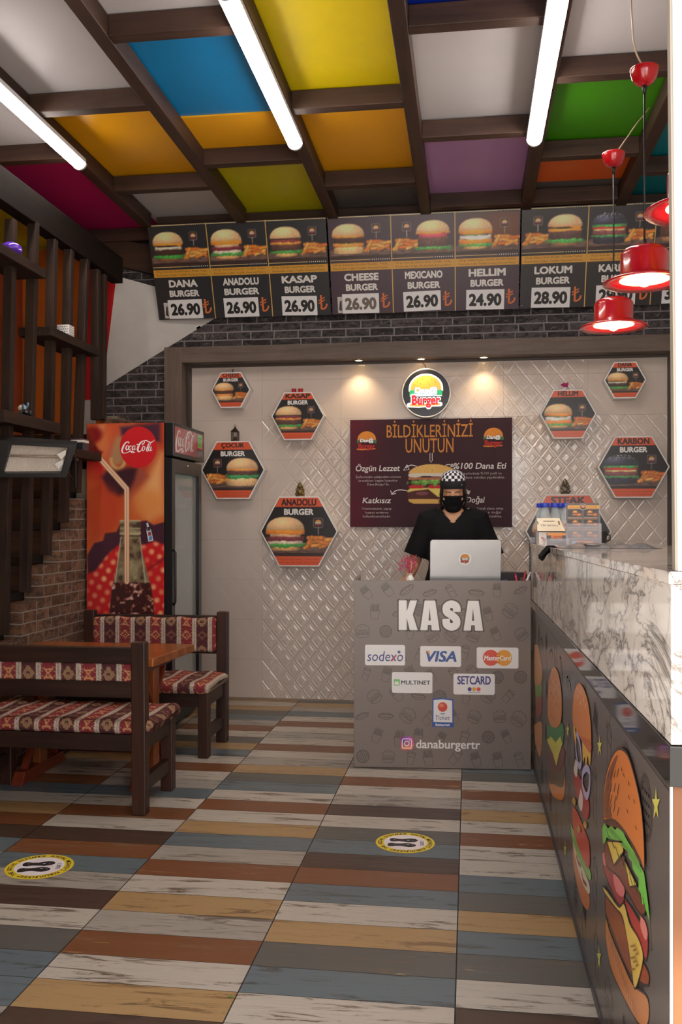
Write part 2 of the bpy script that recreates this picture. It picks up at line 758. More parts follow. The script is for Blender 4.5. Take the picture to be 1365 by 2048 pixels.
mb = MB()
keys = list(PL)
mats = [PL[k] for k in keys] + [M_grout]
rs = random.Random(3)
mb.add([(-3.7, 1.0, -0.002), (1.85, 1.0, -0.002), (1.85, 7.2, -0.002), (-3.7, 7.2, -0.002)], [(0, 1, 2, 3)], len(keys))
mb.add([(-3.7, 1.0, -0.10), (1.85, 1.0, -0.10), (1.85, 7.2, -0.10), (-3.7, 7.2, -0.10)], [(3, 2, 1, 0)], len(keys))
for (xa, xb), seq in COLS.items():
    for r in range(-9, 28):
        ch = seq[r] if r >= 0 else rs.choice('WGTRBSD')
        y0 = ROW0 + r * PITCH + 0.0012; y1 = ROW0 + (r + 1) * PITCH - 0.0012
        if y1 > 6.79: y1 = 6.79
        if y0 > 6.78: continue
        mb.add([(xa + .002, y0, 0), (xb - .002, y0, 0), (xb - .002, y1, 0), (xa + .002, y1, 0)], [(0, 1, 2, 3)], keys.index(ch))
o = mb.build('floor', mats, weld=False)
tag(o, kind='structure')
pav = MB().box(-6, -6, -0.16, 6, 1.0, -0.03).build('ground', M('pavement', (140, 136, 130), 0.8))
tag(pav, kind='structure')


def M_brick(name, ax, c1, c2, c3, mortar, bw, bh, mort=0.012, bump=0.5, off=0.5):
    t = NT(name)
    tc = t.n('ShaderNodeTexCoord')
    sp = t.n('ShaderNodeSeparateXYZ'); t.l(tc.outputs['Object'], sp.inputs[0])
    cb = t.n('ShaderNodeCombineXYZ')
    t.l(sp.outputs[ax], cb.inputs[0]); t.l(sp.outputs[2], cb.inputs[1])
    dn = t.n('ShaderNodeTexNoise'); dn.inputs['Scale'].default_value = 9; t.l(tc.outputs['Object'], dn.inputs['Vector'])
    ad = t.n('ShaderNodeVectorMath', operation='MULTIPLY_ADD'); t.l(dn.outputs[1], ad.inputs[0])
    ad.inputs[1].default_value = (0.012, 0.006, 0); t.l(cb.outputs[0], ad.inputs[2])
    bt = t.n('ShaderNodeTexBrick')
    t.l(ad.outputs[0], bt.inputs['Vector'])
    bt.offset = off; bt.squash = 0.8; bt.squash_frequency = 3
    bt.inputs['Scale'].default_value = 1
    bt.inputs['Brick Width'].default_value = bw
    bt.inputs['Row Height'].default_value = bh
    bt.inputs['Mortar Size'].default_value = mort / 2
    bt.inputs['Mortar Smooth'].default_value = 0.25
    bt.inputs['Bias'].default_value = 0.0
    bt.inputs['Color1'].default_value = (*lin(c1), 1)
    bt.inputs['Color2'].default_value = (*lin(c2), 1)
    bt.inputs['Mortar'].default_value = (*lin(mortar), 1)
    n1 = t.noise(t.coord((5, 5, 9)), 2.2, 7, 0.68, 1.2)
    col = t.mix(t.ramp(n1, [(0.44, 0.0), (0.60, 0.85)]), bt.outputs['Color'], lin(c3))
    n2 = t.noise(t.coord((4, 4, 7)), 3.0, 8, 0.7, 2.0)
    col = t.mix(t.ramp(n2, [(0.55, 0.0), (0.66, 0.55)]), col, lin(mortar))
    col = t.mix(bt.outputs['Fac'], col, lin(mortar))
    t.base(col)
    t.set(0.75, 0, 0.3)
    h = t.math('SUBTRACT', t.math('MULTIPLY', n1, 0.8), t.math('MULTIPLY', bt.outputs['Fac'], 1.1))
    t.bump(h, bump, 0.02)
    MATS[name] = t.m
    return t.m


YB = 6.8
M_bk = M_brick('grey_stone_brick', 0, (66, 60, 61), (98, 92, 93), (38, 35, 36), (150, 143, 143), 0.225, 0.060, 0.011, 0.8)
M_or = M_brick('orange_stone_brick', 1, (104, 74, 56), (138, 104, 82), (70, 54, 46), (150, 140, 132), 0.19, 0.064, 0.009, 0.8)
wb = MB().box(-2.78, YB, 0, 1.85, YB + 0.15, 3.7).build('wall_back', M_bk)
tag(wb, kind='structure')


def M_tiles():
    t = NT('cream_relief_tile')
    tc = t.n('ShaderNodeTexCoord')
    sp = t.n('ShaderNodeSeparateXYZ'); t.l(tc.outputs['Object'], sp.inputs[0])
    x, z = sp.outputs[0], sp.outputs[2]

    def tri(v):   # distance to the nearest whole number, 0..0.5
        f = t.math('FRACT', v)
        return t.math('MINIMUM', f, t.math('SUBTRACT', 1.0, f))
    u = t.math('DIVIDE', t.math('ADD', x, 1.53), 0.12)
    v = t.math('DIVIDE', t.math('SUBTRACT', z, 0.893), 0.149)
    a = tri(t.math('ADD', u, v)); b = tri(t.math('SUBTRACT', u, v))
    m = t.math('MINIMUM', a, b)
    pil = t.ramp(m, [(0.03, 0.0), (0.10, 0.75), (0.20, 0.55), (0.34, 1.0)])
    # relief is strong on some tiles and nearly flat on others
    am = t.noise(t.coord((1.0, 1.0, 1.0)), 1.25, 1, 0.4)
    low = t.ramp(z, [(0.0, 1.0), (1.0, 1.0)])
    amp = t.ramp(am, [(0.36, 0.12), (0.56, 1.0)])
    top = t.math('LESS_THAN', z, 2.085)
    edge = t.math('MULTIPLY', t.math('LESS_THAN', x, 0.82), t.math('GREATER_THAN', x, -1.53))
    amp = t.math('MULTIPLY', amp, t.math('ADD', t.math('MULTIPLY', top, 0.85), 0.15))
    amp = t.math('MULTIPLY', amp, t.math('ADD', t.math('MULTIPLY', edge, 0.8), 0.2))
    sx = tri(t.math('DIVIDE', t.math('ADD', x, 1.53), 0.5925))
    sz = tri(t.math('DIVIDE', t.math('SUBTRACT', z, 0.893), 0.298))
    seam = t.math('MAXIMUM', t.math('LESS_THAN', sx, 0.0028), t.math('LESS_THAN', sz, 0.005))
    h = t.math('SUBTRACT', t.math('MULTIPLY', pil, amp), t.math('MULTIPLY', seam, 0.8))
    t.base(t.mix(t.math('MULTIPLY', seam, 0.6), t.mix(t.noise(t.coord(), 2.0, 3), lin((198, 182, 172)), lin((212, 197, 187))), lin((168, 156, 148))))
    t.set(0.13, 0, 0.6)
    t.bump(h, 0.55, 0.012)
    return t.m


MB().box(-2.075, 6.765, 0.004, 1.385, YB, 2.485).build('tile_panel', M_tiles(), wb, label='cream relief tiles')
M_sill = M('pale_strip', (150, 130, 112), 0.6)
o = MB().box(-2.075, 6.752, 0.0, 1.385, 6.7655, 0.012).build('baseboard_back', M_sill)
tag(o, kind='structure')

# wood surround of the tile panel
M_sur = M_wood('grey_brown_laminate', (78, 62, 54), (116, 98, 88), 2, 0.5, 0.8)
M_sur_h = M_wood('grey_brown_laminate_across', (78, 62, 54), (116, 98, 88), 0, 0.5, 0.8)
M_rim = M('panel_edge_strip', (70, 56, 48), 0.5)
sr = MB()
sr.box(-2.235, 6.60, 0, -2.10, YB, 2.615, 0)
sr.box(1.41, 6.60, 0, 1.545, YB, 2.615, 0)
sr.box(-2.10, 6.60, 2.50, 1.41, YB, 2.614, 1)
sr.box(-2.10, 6.742, 0.0, -2.074, 6.799, 2.50, 2)
sr.box(1.384, 6.742, 0.0, 1.41, 6.799, 2.50, 2)
sr.box(-2.074, 6.742, 2.484, 1.384, 6.799, 2.50, 2)
o = sr.build('trim_1', [M_sur, M_sur_h, M_rim], weld=False)
tag(o, kind='structure')

# left wall under the stairs, its top edge follows the steps
GO, RI = 0.235, 0.198
SY, SZ = 4.755, 0.925
pl = [(1.0, 0), (6.8, 0)]
prof = []
for i in range(-4, 7):
    prof.append((SY + GO * i, max(0.05, SZ + RI * i - 0.05)))
pts = [(6.8, 0.0), (6.8, prof[-1][1])]
for (y, z), nxt in zip(reversed(prof), list(reversed(prof))[1:] + [None]):
    pts.append((y, z))
    if nxt: pts.append((y, nxt[1]))
pts += [(prof[0][0], 0.0)]
o = MB().prism(pts, 0.10, ((-2.52, 0, 0), (0, 1, 0), (0, 0, 1), (1, 0, 0))).build('wall_left', M_or)
tag(o, kind='structure')

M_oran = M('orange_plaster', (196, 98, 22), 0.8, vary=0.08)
M_oran_shade = M('shaded_orange_plaster', (150, 62, 18), 0.8, vary=0.08)  # same orange plaster, with the side wall's shade put into the colour
M_yel = M('ochre_plaster', (176, 150, 30), 0.8, vary=0.08)
M_redp = M('red_plaster', (190, 16, 26), 0.7)
M_white = M('white_plaster', (205, 200, 196), 0.8, bump=0.15, bscale=18)
# stair well behind the slats
sw = MB()
ya = onY(45, 520, 7.1)
p1 = onY(74, 504, 7.1); p2 = onY(98, 494, 7.1)
sl = (p2.z - p1.z) / (p2.x - p1.x)
zl = p1.z + sl * (-3.6 - p1.x); zr = p1.z + sl * (-2.3 - p1.x)
for x0, x1, z0, z1, z2, z3, m in ((-3.6, -2.3, 0, 0, zl, zr, 0), (-3.6, -2.3, zl, zr, 3.8, 3.8, 1)):
    sw.hexa([(x0, 7.1, z0), (x1, 7.1, z1), (x1, 7.2, z1), (x0, 7.2, z0), (x0, 7.1, z2), (x1, 7.1, z3), (x1, 7.2, z3), (x0, 7.2, z2)], m)
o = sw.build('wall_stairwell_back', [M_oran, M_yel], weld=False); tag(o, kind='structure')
q = onX(0, 536, -3.6); q2 = onX(45, 517, -3.6)
sl = (q2.z - q.z) / (q2.y - q.y)
za = q.z + sl * (1.0 - q.y); zb_ = q.z + sl * (7.2 - q.y)
sw = MB()
for z0, z1, z2, z3, m in ((0, 0, za, zb_, 0), (za, zb_, 3.8, 3.8, 1)):
    sw.hexa([(-3.7, 1.0, z0), (-3.6, 1.0, z0), (-3.6, 7.2, z1), (-3.7, 7.2, z1), (-3.7, 1.0, z2), (-3.6, 1.0, z2), (-3.6, 7.2, z3), (-3.7, 7.2, z3)], m)
o = sw.build('wall_stairwell_side', [M_oran_shade, M_yel], weld=False); tag(o, kind='structure')
a = onY(166, 540, 7.06); b = onY(190, 540, 7.06); c = onY(182, 800, 7.06); d = onY(168, 800, 7.06)
z0 = c.z
o = MB().box(a.x, 7.05, z0, b.x, 7.1, 3.5).build('trim_2', M_redp); tag(o, kind='structure')
o = MB().box(a.x, 7.055, 1.9, b.x - .01, 7.1, z0).build('trim_3', M_white); tag(o, kind='structure')

o = MB().box(1.8, 1.0, 0, 1.95, 6.8, 3.7).build('wall_right', M('wall_paint_grey', (190, 186, 182), 0.8)); tag(o, kind='structure')
M_fr = M('shop_front_paint', (120, 112, 106), 0.7)
fw = MB()  # unseen front; left pier and header placed to hold back daylight inside
fw.box(-3.7, 0.95, 0, -1.35, 1.15, 3.7)
fw.box(-1.35, 0.95, 2.85, 1.95, 1.15, 3.7)
fw.box(1.5, 0.95, 0, 1.95, 1.15, 2.85)
o = fw.build('wall_front', M_fr, weld=False); tag(o, kind='structure')

# ceiling: slab, coloured boards, timber lattice
ZB, ZP = 3.45, 3.55
cl = MB().box(-3.7, 1.0, 3.60, 1.95, 7.2, 3.72).build('ceiling', M('slab', (60, 55, 52), 0.8)); tag(cl, kind='structure')


def panel(nm, c, rough=0.38):
    return M('board_' + nm, c, rough, vary=0.05, nscale=2.5)


PC = {'yellow': (232, 206, 12), 'amber': (244, 172, 14), 'blue': (0, 126, 186), 'lime': (206, 198, 10), 'white': (205, 200, 202), 'grey': (92, 88, 88),
      'purple': (186, 138, 192), 'green': (66, 146, 8), 'orange': (224, 92, 24), 'magenta': (206, 24, 116), 'teal': (0, 124, 138), 'navy': (6, 38, 150)}
BX = [-2.305, -1.605, -0.945, -0.296, 0.385, 1.012]
CELL = [
    ((-3.6, -2.94), [(1.2, 7.1, 'lime')]),
    ((-2.94, BX[0]), [(1.2, 5.25, 'white'), (5.25, 6.74, 'magenta'), (6.80, 7.1, 'white')]),
    ((BX[0], BX[1]), [(1.2, 3.4, 'amber'), (3.4, 4.60, 'white'), (4.60, 5.76, 'amber'), (5.76, 5.93, 'amber'), (5.93, 6.8, 'white')]),
    ((BX[1], BX[2]), [(1.2, 2.6, 'lime'), (2.6, 3.92, 'white'), (3.92, 4.93, 'blue'), (4.93, 5.40, 'amber'), (5.40, 6.8, 'lime')]),
    ((BX[2], BX[3]), [(1.2, 3.5, 'blue'), (3.5, 4.74, 'yellow'), (4.74, 5.85, 'amber'), (5.85, 6.8, 'grey')]),
    ((BX[3], BX[4]), [(1.2, 2.8, 'orange'), (2.8, 4.03, 'navy'), (4.03, 5.19, 'white'), (5.19, 6.8, 'purple')]),
    ((BX[4], BX[5]), [(1.2, 3.4, 'purple'), (3.4, 4.58, 'white'), (4.58, 5.56, 'green'), (5.56, 6.18, 'orange'), (6.18, 6.8, 'grey')]),
    ((BX[5], 1.80), [(1.2, 3.6, 'yellow'), (3.6, 4.7, 'amber'), (4.7, 6.8, 'teal')]),
]
for (xa, xb), lst in CELL:
    for i, (ya, yb, cn) in enumerate(lst):
        dz = 0.004 * ((i * 7) % 3)
        MB().box(xa + .001, ya + .001, ZP + dz, xb - .001, yb - .001, ZP + 0.04).build('ceiling_panel', panel(cn, PC[cn]), cl, label=cn + ' ceiling board')
M_bw = M_wood('dark_beam_lengthwise', (46, 30, 24), (82, 58, 46), 1, 0.55, 0.6)
M_bx = M_wood('dark_beam_across', (46, 30, 24), (82, 58, 46), 0, 0.55, 0.6)
for x in BX:
    MB().box(x - .036, 1.15, ZB, x + .036, 6.42, ZP).build('ceiling_beam', M_bw, cl, bevel=0.004)
MB().box(-3.0, 1.15, ZB - .05, -2.93, 7.1, ZP).build('ceiling_beam', M_bw, cl, bevel=0.004)
MB().box(1.76, 1.15, ZB, 1.80, 6.72, ZP).build('ceiling_beam', M_bw, cl, bevel=0.004)
XB = [-2.93] + BX + [1.76]
CROSS = [[3.9, 5.21, 6.78], [2.4, 3.45, 4.615, 5.769], [2.6, 3.946, 5.418], [2.3, 3.55, 4.763, 5.873], [2.8, 4.05, 5.211, 6.36], [3.4, 4.603, 5.584, 6.36], [3.6, 4.7, 5.9]]
for i, ys in enumerate(CROSS):
    for y in ys:
        MB().box(XB[i] + .036, y - .07, ZB + .002, XB[i + 1] - .036, y, ZP - .001).build('ceiling_beam', M_bx, cl, bevel=0.004)
MB().box(-2.26, 6.50, ZB + .003, 1.78, 6.57, ZP - .001).build('ceiling_beam', M_bx, cl, bevel=0.004)

# white door post of the shop front, standing at the counter's near end
M_post = M('white_door_post', (238, 234, 230), 0.45)
M_post_edge = M('grey_post_edge', (150, 140, 128), 0.6)  # narrow grey strip along the post's left edge
a = onY(1339, 0, 1.655); b = onY(1350, 1130, 1.655)
tx = (a.x - b.x) / (a.z - b.z)
xt = b.x + tx * (3.54 - b.z)
po = MB()
for x0, x1, y0, y1, m in ((0.004, .17, 1.646, 1.672, 0), (0.0, 0.004, 1.649, 1.672, 1)):
    zb = 1.2375
    po.hexa([(b.x + x0, y0, zb), (b.x + x1, y0, zb), (b.x + x1, y1, zb), (b.x + x0, y1, zb), (xt + x0, y0, 3.54), (xt + x1, y0, 3.54), (xt + x1, y1, 3.54), (xt + x0, y1, 3.54)], m)
o = po.build('trim_4', [M_post, M_post_edge], weld=False); tag(o, kind='structure')

# ------------------------------------------------------------------ staircase
M_ris = M_wood('stair_riser_wood', (50, 36, 29), (84, 64, 52), 0, 0.5)
M_tre = M('black_tread', (22, 20, 20), 0.5)
st = thing('staircase', 'wooden staircase with black treads rising behind the slat screen', 'staircase', (-2.95, SY, 0))
ORG = st.location
for i in range(-4, 10):
    y, z = SY + GO * i, SZ + RI * i
    if i > 5: break
    MB(ORG).box(-3.59, y + .03, max(0.0, z - RI), -2.525, y + .055, z - .045).build('riser', M_ris, st)
    MB(ORG).box(-3.59, y, z - .045, -2.526, min(y + GO + .05, 7.09), z).build('tread', M_tre, st, bevel=.004)
# plastered underside of the upper flight and its red edge
uf = thing('stair_flight', 'white plastered underside of the upper stair flight with a red edge', 'stairs', (-2.3, 6.7, 2.3))
ORG = uf.location
A = onY(233, 552, 6.50); B = onY(206, 776, 6.79); C = onY(402, 654, 6.79); D = onY(335, 580, 6.74)
E2 = Vector((-1.75, 6.79, 2.95)); F2 = Vector((-1.9, 6.76, 3.05))
so = MB(ORG)
N = 14
grid = []
for i in range(N + 1):
    t = i / N
    for j in range(N + 1):
        s = j / N
        l = A.lerp(B, t); r_ = D.lerp(C, t)
        grid.append(l.lerp(r_, s))
fs = [(i * (N + 1) + j, i * (N + 1) + j + 1, (i + 1) * (N + 1) + j + 1, (i + 1) * (N + 1) + j) for i in range(N) for j in range(N)]
so.add(grid, fs, 0, True)
so.add([D, C, E2, F2], [(0, 1, 2, 3)], 0)
so.build('soffit', M_white, uf, weld=True, label='white plastered underside')
re = MB(ORG)
edge = []
for i in range(N + 1):
    t = i / N
    l = A.lerp(B, t)
    wd = 0.085 * (1 - t) ** 0.6 + 0.004
    edge += [l, l + Vector((-wd, 0.004, 0)), l + Vector((-wd, 0.009, 0.05)), l + Vector((0.0, 0.006, 0.05))]
fs = []
for i in range(N):
    b0, b1 = i * 4, i * 4 + 4
    fs += [(b0, b0 + 1, b1 + 1, b1), (b0 + 1, b0 + 2, b1 + 2, b1 + 1), (b0 + 2, b0 + 3, b1 + 3, b1 + 2)]
re.add(edge, fs, 0, True)
re.build('edge_band', M_redp, uf, weld=False, label='red painted edge')
la = onY(205, 520, 6.74); lb = onY(312, 566, 6.74)
MB(ORG).beam((la.x - .1, 6.76, la.z + .11), (-1.9, 6.76, lb.z + .05), .06, .20).build('landing_beam', M_bx, uf)

# ------------------------------------------------------------------ slat screen
M_sl = M_wood('slat_wood', (30, 22, 19), (60, 43, 35), 2, 0.65, spec=.2)
M_sly = M_wood('slat_wood_lengthwise', (30, 22, 19), (62, 45, 36), 1, 0.65, spec=.2)
ss = thing('slat_screen', 'dark brown timber screen of upright slats with small shelves beside the stairs', 'screen', (-2.4, 5.2, 0))
ORG = ss.location
POSTS = [((6, 1270), (22, 440)), ((50, 1185), (67, 445)), ((92, 1110), (105, 480)), ((127, 1045), (138, 500)), ((152, 985), (170, 520)), ((191, 840), (192, 540)), ((203, 840), (205, 550))]
PB = []
for (b, t) in POSTS:
    p, q = onX(*b, -2.385), onX(*t, -2.385)
    PB.append((p, q))
    MB(ORG).beam(p, q, .052, .045, up=(0, 1, 0)).build('post', M_sl, ss, bevel=.003)
for y0, y1, zlo in ((4.05, 4.05, 0.35), (4.28, 4.30, 0.55)):
    MB(ORG).beam((-2.385, y0, zlo), (-2.385, y1, 3.0), .052, .045, up=(0, 1, 0)).build('post', M_sl, ss, bevel=.003)
MB(ORG).box(-2.44, 1.2, 2.965, -2.36, 6.1, 3.14).build('top_rail', M_wood('dark_top_rail', (16, 11, 9), (34, 25, 21), 1, 0.8, spec=.1), ss, bevel=.004)  # darker copy of the slat wood; the rail's shade is in the colour
SHELF = []
for (px0, px1, py, th, cx, cy) in ((-4, 58, 490, .05, 8, 489), (104, 168, 660, .05, 130, 665), (10, 88, 828, .062, 46, 828), (140, 196, 898, .05, 168, 900)):
    p, q = onX(px0, py, -2.30), onX(px1, py, -2.40)
    z = onX(cx, cy, -2.30).z
    SHELF.append(((p.y + q.y) / 2, z))
    MB(ORG).box(-2.50, p.y, z - th, -2.30, max(q.y, p.y + .2), z).build('shelf', M_sly, ss, bevel=.003)
    SHELF[-1] = (p.y, max(q.y, p.y + .2), z)

# ------------------------------------------------------------------ printed pictures
def food_band(r, cx, w, a, b, wf, col, amp=0.0, freq=8.0, seed=0, curve=0.10, tex=0.35, tfreq=40):
    hw = w / 2 * wf
    x = (r.U - cx) / hw
    h = b - a
    u1 = (r.U - cx) / w
    top = b + amp * w * 2 * (fbm(u1 + 5, u1 * 0 + seed, freq, seed, 2) - 0.5) - curve * w * 0.35 * np.abs(x) ** 4
    bot = a + amp * w * 2 * (fbm(u1 + 9, u1 * 0 + seed + 3, freq, seed + 4, 2) - 0.5) + curve * w * 0.2 * np.abs(x) ** 4
    m = r.soft(r.V - top) * r.soft(bot - r.V) * r.soft((np.abs(x) - 1) * hw)
    k = (1 - tex / 2) + tex * fbm(r.U / w + 3, r.V / w + 3, tfreq, seed + 11, 3) * 1.1
    sh = 0.92 + 0.36 * np.clip((r.V - bot) / (h + 1e-6), 0, 1)
    sh = sh * (1.04 - 0.28 * np.abs(x) ** 2)
    r.put(m, np.clip(np.array(col)[None, None, :] / 255.0 * (k * sh)[..., None], 0, 1))


def bun_top(r, cx, w, a, h, col, seed=1, seeds=True, black=False):
    x = (r.U - cx) / (w / 2); y = (r.V - a) / h
    d = np.where(y >= 0, np.sqrt(np.abs(x) ** 2.3 + np.clip(y, 0, None) ** 2.0) - 1, np.maximum(np.abs(x) - 1, -y * 8 - 0.6))
    m = r.soft(d * h)
    lum = 0.76 + 0.44 * np.exp(-((x + 0.15) ** 2) * 1.4 - ((y - 0.62) ** 2) * 2.4)
    n = fbm(r.U / w + 1, r.V / w + 2, 46, seed, 2)
    k = lum * (0.93 + 0.16 * n)
    if black: k = 0.75 + 0.9 * np.exp(-((x + 0.35) ** 2) * 3 - ((y - 0.5) ** 2) * 7)
    r.put(m, np.clip(np.array(col)[None, None, :] / 255.0 * k[..., None], 0, 1))
    if seeds:
        sp = vnoise(r.U / w + 2, r.V / w + 7, 62, seed + 3)
        lim = 0.70 if black else 0.55
        sm = np.clip((sp - lim) * 7, 0, 1) * m * np.clip((y - (0.45 if black else 0.0)) * 5, 0, 1)
        r.put(sm * (0.9 if black else 0.5), (225, 215, 200) if black else (250, 226, 190))


def fries(r, cx, y0, w, h, seed=0):
    rs = random.Random(seed)
    for k, (fx, fy, rot, ln) in enumerate(((-.30, .28, 1.15, .42), (.05, .16, .1, .62), (.34, .36, -.75, .5), (-.05, .46, .25, .42), (.28, .18, .35, .55), (-.36, .16, .7, .4),
                                           (.10, .62, -.05, .5), (-.12, .70, .02, .56), (.42, .58, .1, .42), (-.28, .52, 1.0, .34), (.12, .36, -.25, .46))):
        c = rs.choice(((226, 134, 52), (236, 158, 72), (214, 112, 40), (240, 172, 88)))
        d = r.rbox(cx + fx * w, y0 + fy * h, ln * w / 2, h * .12, rot, h * .07)
        r.put(r.soft(d - h * .02), np.array(c) * 0.62)
        sh = 0.86 + 0.3 * fbm(r.U / w, r.V / w, 9, seed + k, 2)
        r.put(r.soft(d + h * .012), np.clip(np.array(c)[None, None] / 255.0 * sh[..., None], 0, 1))


FILL = {  # bottom to top: (thickness, width, colour, waviness, frequency)
    'dana': [(.10, .82, (120, 84, 54), 0, 5), (.13, 1.02, (62, 150, 62), .035, 14), (.22, .94, (64, 42, 36), .02, 16), (.10, .9, (214, 204, 180), .025, 7), (.05, .8, (50, 30, 24), .01, 8), (.10, 1.0, (236, 156, 62), .02, 5)],
    'anadolu': [(.10, .78, (206, 150, 96), 0, 5), (.10, 1.08, (72, 150, 70), .035, 14), (.09, .92, (226, 206, 180), .02, 8), (.12, 1.0, (120, 46, 56), .02, 14), (.07, .8, (206, 170, 136), .02, 8), (.14, 1.02, (238, 142, 50), .02, 5)],
    'kasap': [(.09, .72, (206, 158, 100), 0, 5), (.09, 1.06, (72, 150, 70), .035, 14), (.18, .96, (88, 58, 50), .02, 16), (.07, 1.0, (238, 152, 60), .02, 6), (.08, .96, (140, 60, 72), .025, 12), (.04, .9, (60, 36, 30), .01, 8)],
    'cheese': [(.18, .92, (222, 176, 122), 0, 5), (.09, .96, (238, 146, 66), .015, 6), (.14, .94, (74, 46, 40), .02, 16), (.06, 1.0, (236, 150, 70), .015, 6)],
    'mexicano': [(.05, .7, (120, 80, 50), 0, 5), (.10, 1.1, (76, 158, 76), .04, 12), (.34, .92, (92, 60, 54), .015, 16), (.12, .86, (206, 72, 92), .02, 9), (.07, 1.04, (238, 150, 60), .02, 6)],
    'hellim': [(.08, .74, (206, 158, 100), 0, 5), (.09, 1.04, (80, 160, 74), .035, 14), (.14, 1.0, (240, 140, 50), .02, 7), (.13, .94, (234, 226, 214), .03, 6), (.05, .7, (96, 120, 60), .02, 8), (.13, 1.0, (240, 146, 56), .025, 6)],
    'lokum': [(.09, .8, (150, 108, 70), 0, 5), (.11, 1.12, (76, 158, 76), .04, 13), (.24, .96, (84, 56, 52), .03, 14), (.09, .98, (238, 156, 60), .025, 5), (.07, .92, (50, 34, 30), .01, 9)],
    'karbon': [(.26, .90, (46, 44, 60), 0, 5), (.08, 1.02, (70, 150, 80), .03, 14), (.18, .96, (128, 70, 72), .02, 16), (.06, .9, (236, 214, 140), .02, 5), (.09, .98, (206, 40, 40), .01, 7), (.09, 1.0, (72, 170, 84), .03, 12)],
    'cocuk': [(.22, .98, (230, 184, 132), 0, 5), (.10, 1.06, (60, 150, 84), .045, 11), (.12, .96, (88, 56, 50), .02, 16), (.07, 1.0, (240, 150, 70), .015, 6)],
    'steak': [(.14, .86, (180, 130, 84), 0, 5), (.24, .96, (96, 60, 50), .03, 12), (.12, .98, (110, 66, 56), .03, 12), (.07, 1.0, (236, 150, 70), .015, 6)],
}


def burger(r, cx, y0, w, h, kind, seed=1):
    lay = FILL[kind]
    tot = sum(q[0] for q in lay)
    bh = 0.37 * h
    y = y0
    k = (h - bh) / tot
    for i, (t, wf, c, amp, fr) in enumerate(lay):
        food_band(r, cx, w, y - .02 * h, y + t * k + .012 * h, wf, c, amp, fr, seed + i * 3, curve=.16 if i == 0 else .05, tex=.7 if c[0] < 130 else .35)
        y += t * k
    if kind in ('dana', 'anadolu', 'lokum'):   # a corner of the cheese slice hangs down
        p = [(cx - w * .46, y - .01 * h), (cx + w * .5, y), (cx + w * .40, y - .16 * h), (cx + w * .12, y - .03 * h), (cx - w * .30, y - .05 * h)]
        r.put(r.soft(r.poly(p)), (240, 150, 56))
    bun_top(r, cx, w, y, bh, (58, 60, 78) if kind == 'karbon' else (238, 188, 134), seed, True, kind == 'karbon')


def logo_flag(r, cx, cy, s):
    d = np.abs(r.rbox(cx, cy, s, s, 0, s * .3)) - s * .07
    r.put(r.soft(r.rbox(cx, cy, s, s, 0, s * .3)), (58, 36, 38))
    r.put(r.soft(d) * .8, (150, 140, 132))
    dome = np.maximum(r.ell(cx, cy + s * .12, s * .62, s * .52), cy + s * .12 - r.V)
    r.put(r.soft(dome), (222, 156, 72))
    r.put(r.soft(r.rbox(cx, cy - s * .02, s * .62, s * .15)), (216, 210, 200))
    r.put(r.soft(r.rbox(cx, cy - s * .36, s * .6, s * .13)), (168, 60, 48))
    r.put(r.soft(r.line([(cx, cy - s), (cx, cy - s * 2.4)], s * .12)), (200, 190, 180))


def burger_photo(r, x0, y0, w, h, kind, mirror=False, bg=(22, 16, 18), seed=1, glow=None, big=1.0):
    inside = r.soft(r.rbox(x0 + w / 2, y0 + h / 2, w / 2, h / 2))
    r.put(inside, bg)
    if glow is not None:
        g = np.exp(-(((r.U - x0 - w * .8) / (w * .5)) ** 2) - (((r.V - y0 - h * .7) / (h * .5)) ** 2))
        r.put(inside * g * .7, glow)
    # wooden serving board
    tex = fbm((r.U - x0) / w * 2, (r.V - y0) / h * 16, 6, seed + 30, 3)
    col = np.array((120, 92, 82))[None, None] / 255.0 * (0.45 + 0.85 * tex[..., None])
    r.put(r.soft(r.ell(x0 + w * .5, y0 + h * .13, w * .60, h * .17)) * inside, np.clip(col, 0, 1))
    r.put(r.soft(np.maximum(r.rbox(x0 + w * .5, y0 + h * .03, w * .5, h * .05), r.V - (y0 + h * .07))) * inside, (52, 32, 30))
    bx = x0 + w * (.66 if mirror else .31); fx = x0 + w * (.21 if mirror else .77)
    fries(r, fx, y0 + h * .20, w * .40, h * .30, seed)
    logo_flag(r, fx + w * (.03 if mirror else .0), y0 + h * .74, w * .065)
    burger(r, bx, y0 + h * .13, w * .53 * big, h * .74, kind, seed)


INK_CRM = (236, 232, 228)
M_sheet = M_print('printed_sheet', 0.30)
M_sheet_m = M_print('printed_sheet_matt', 0.42)
M_rimw = M('white_edge', (226, 222, 220), 0.4)
M_back = M('board_core', (40, 38, 40), 0.6)

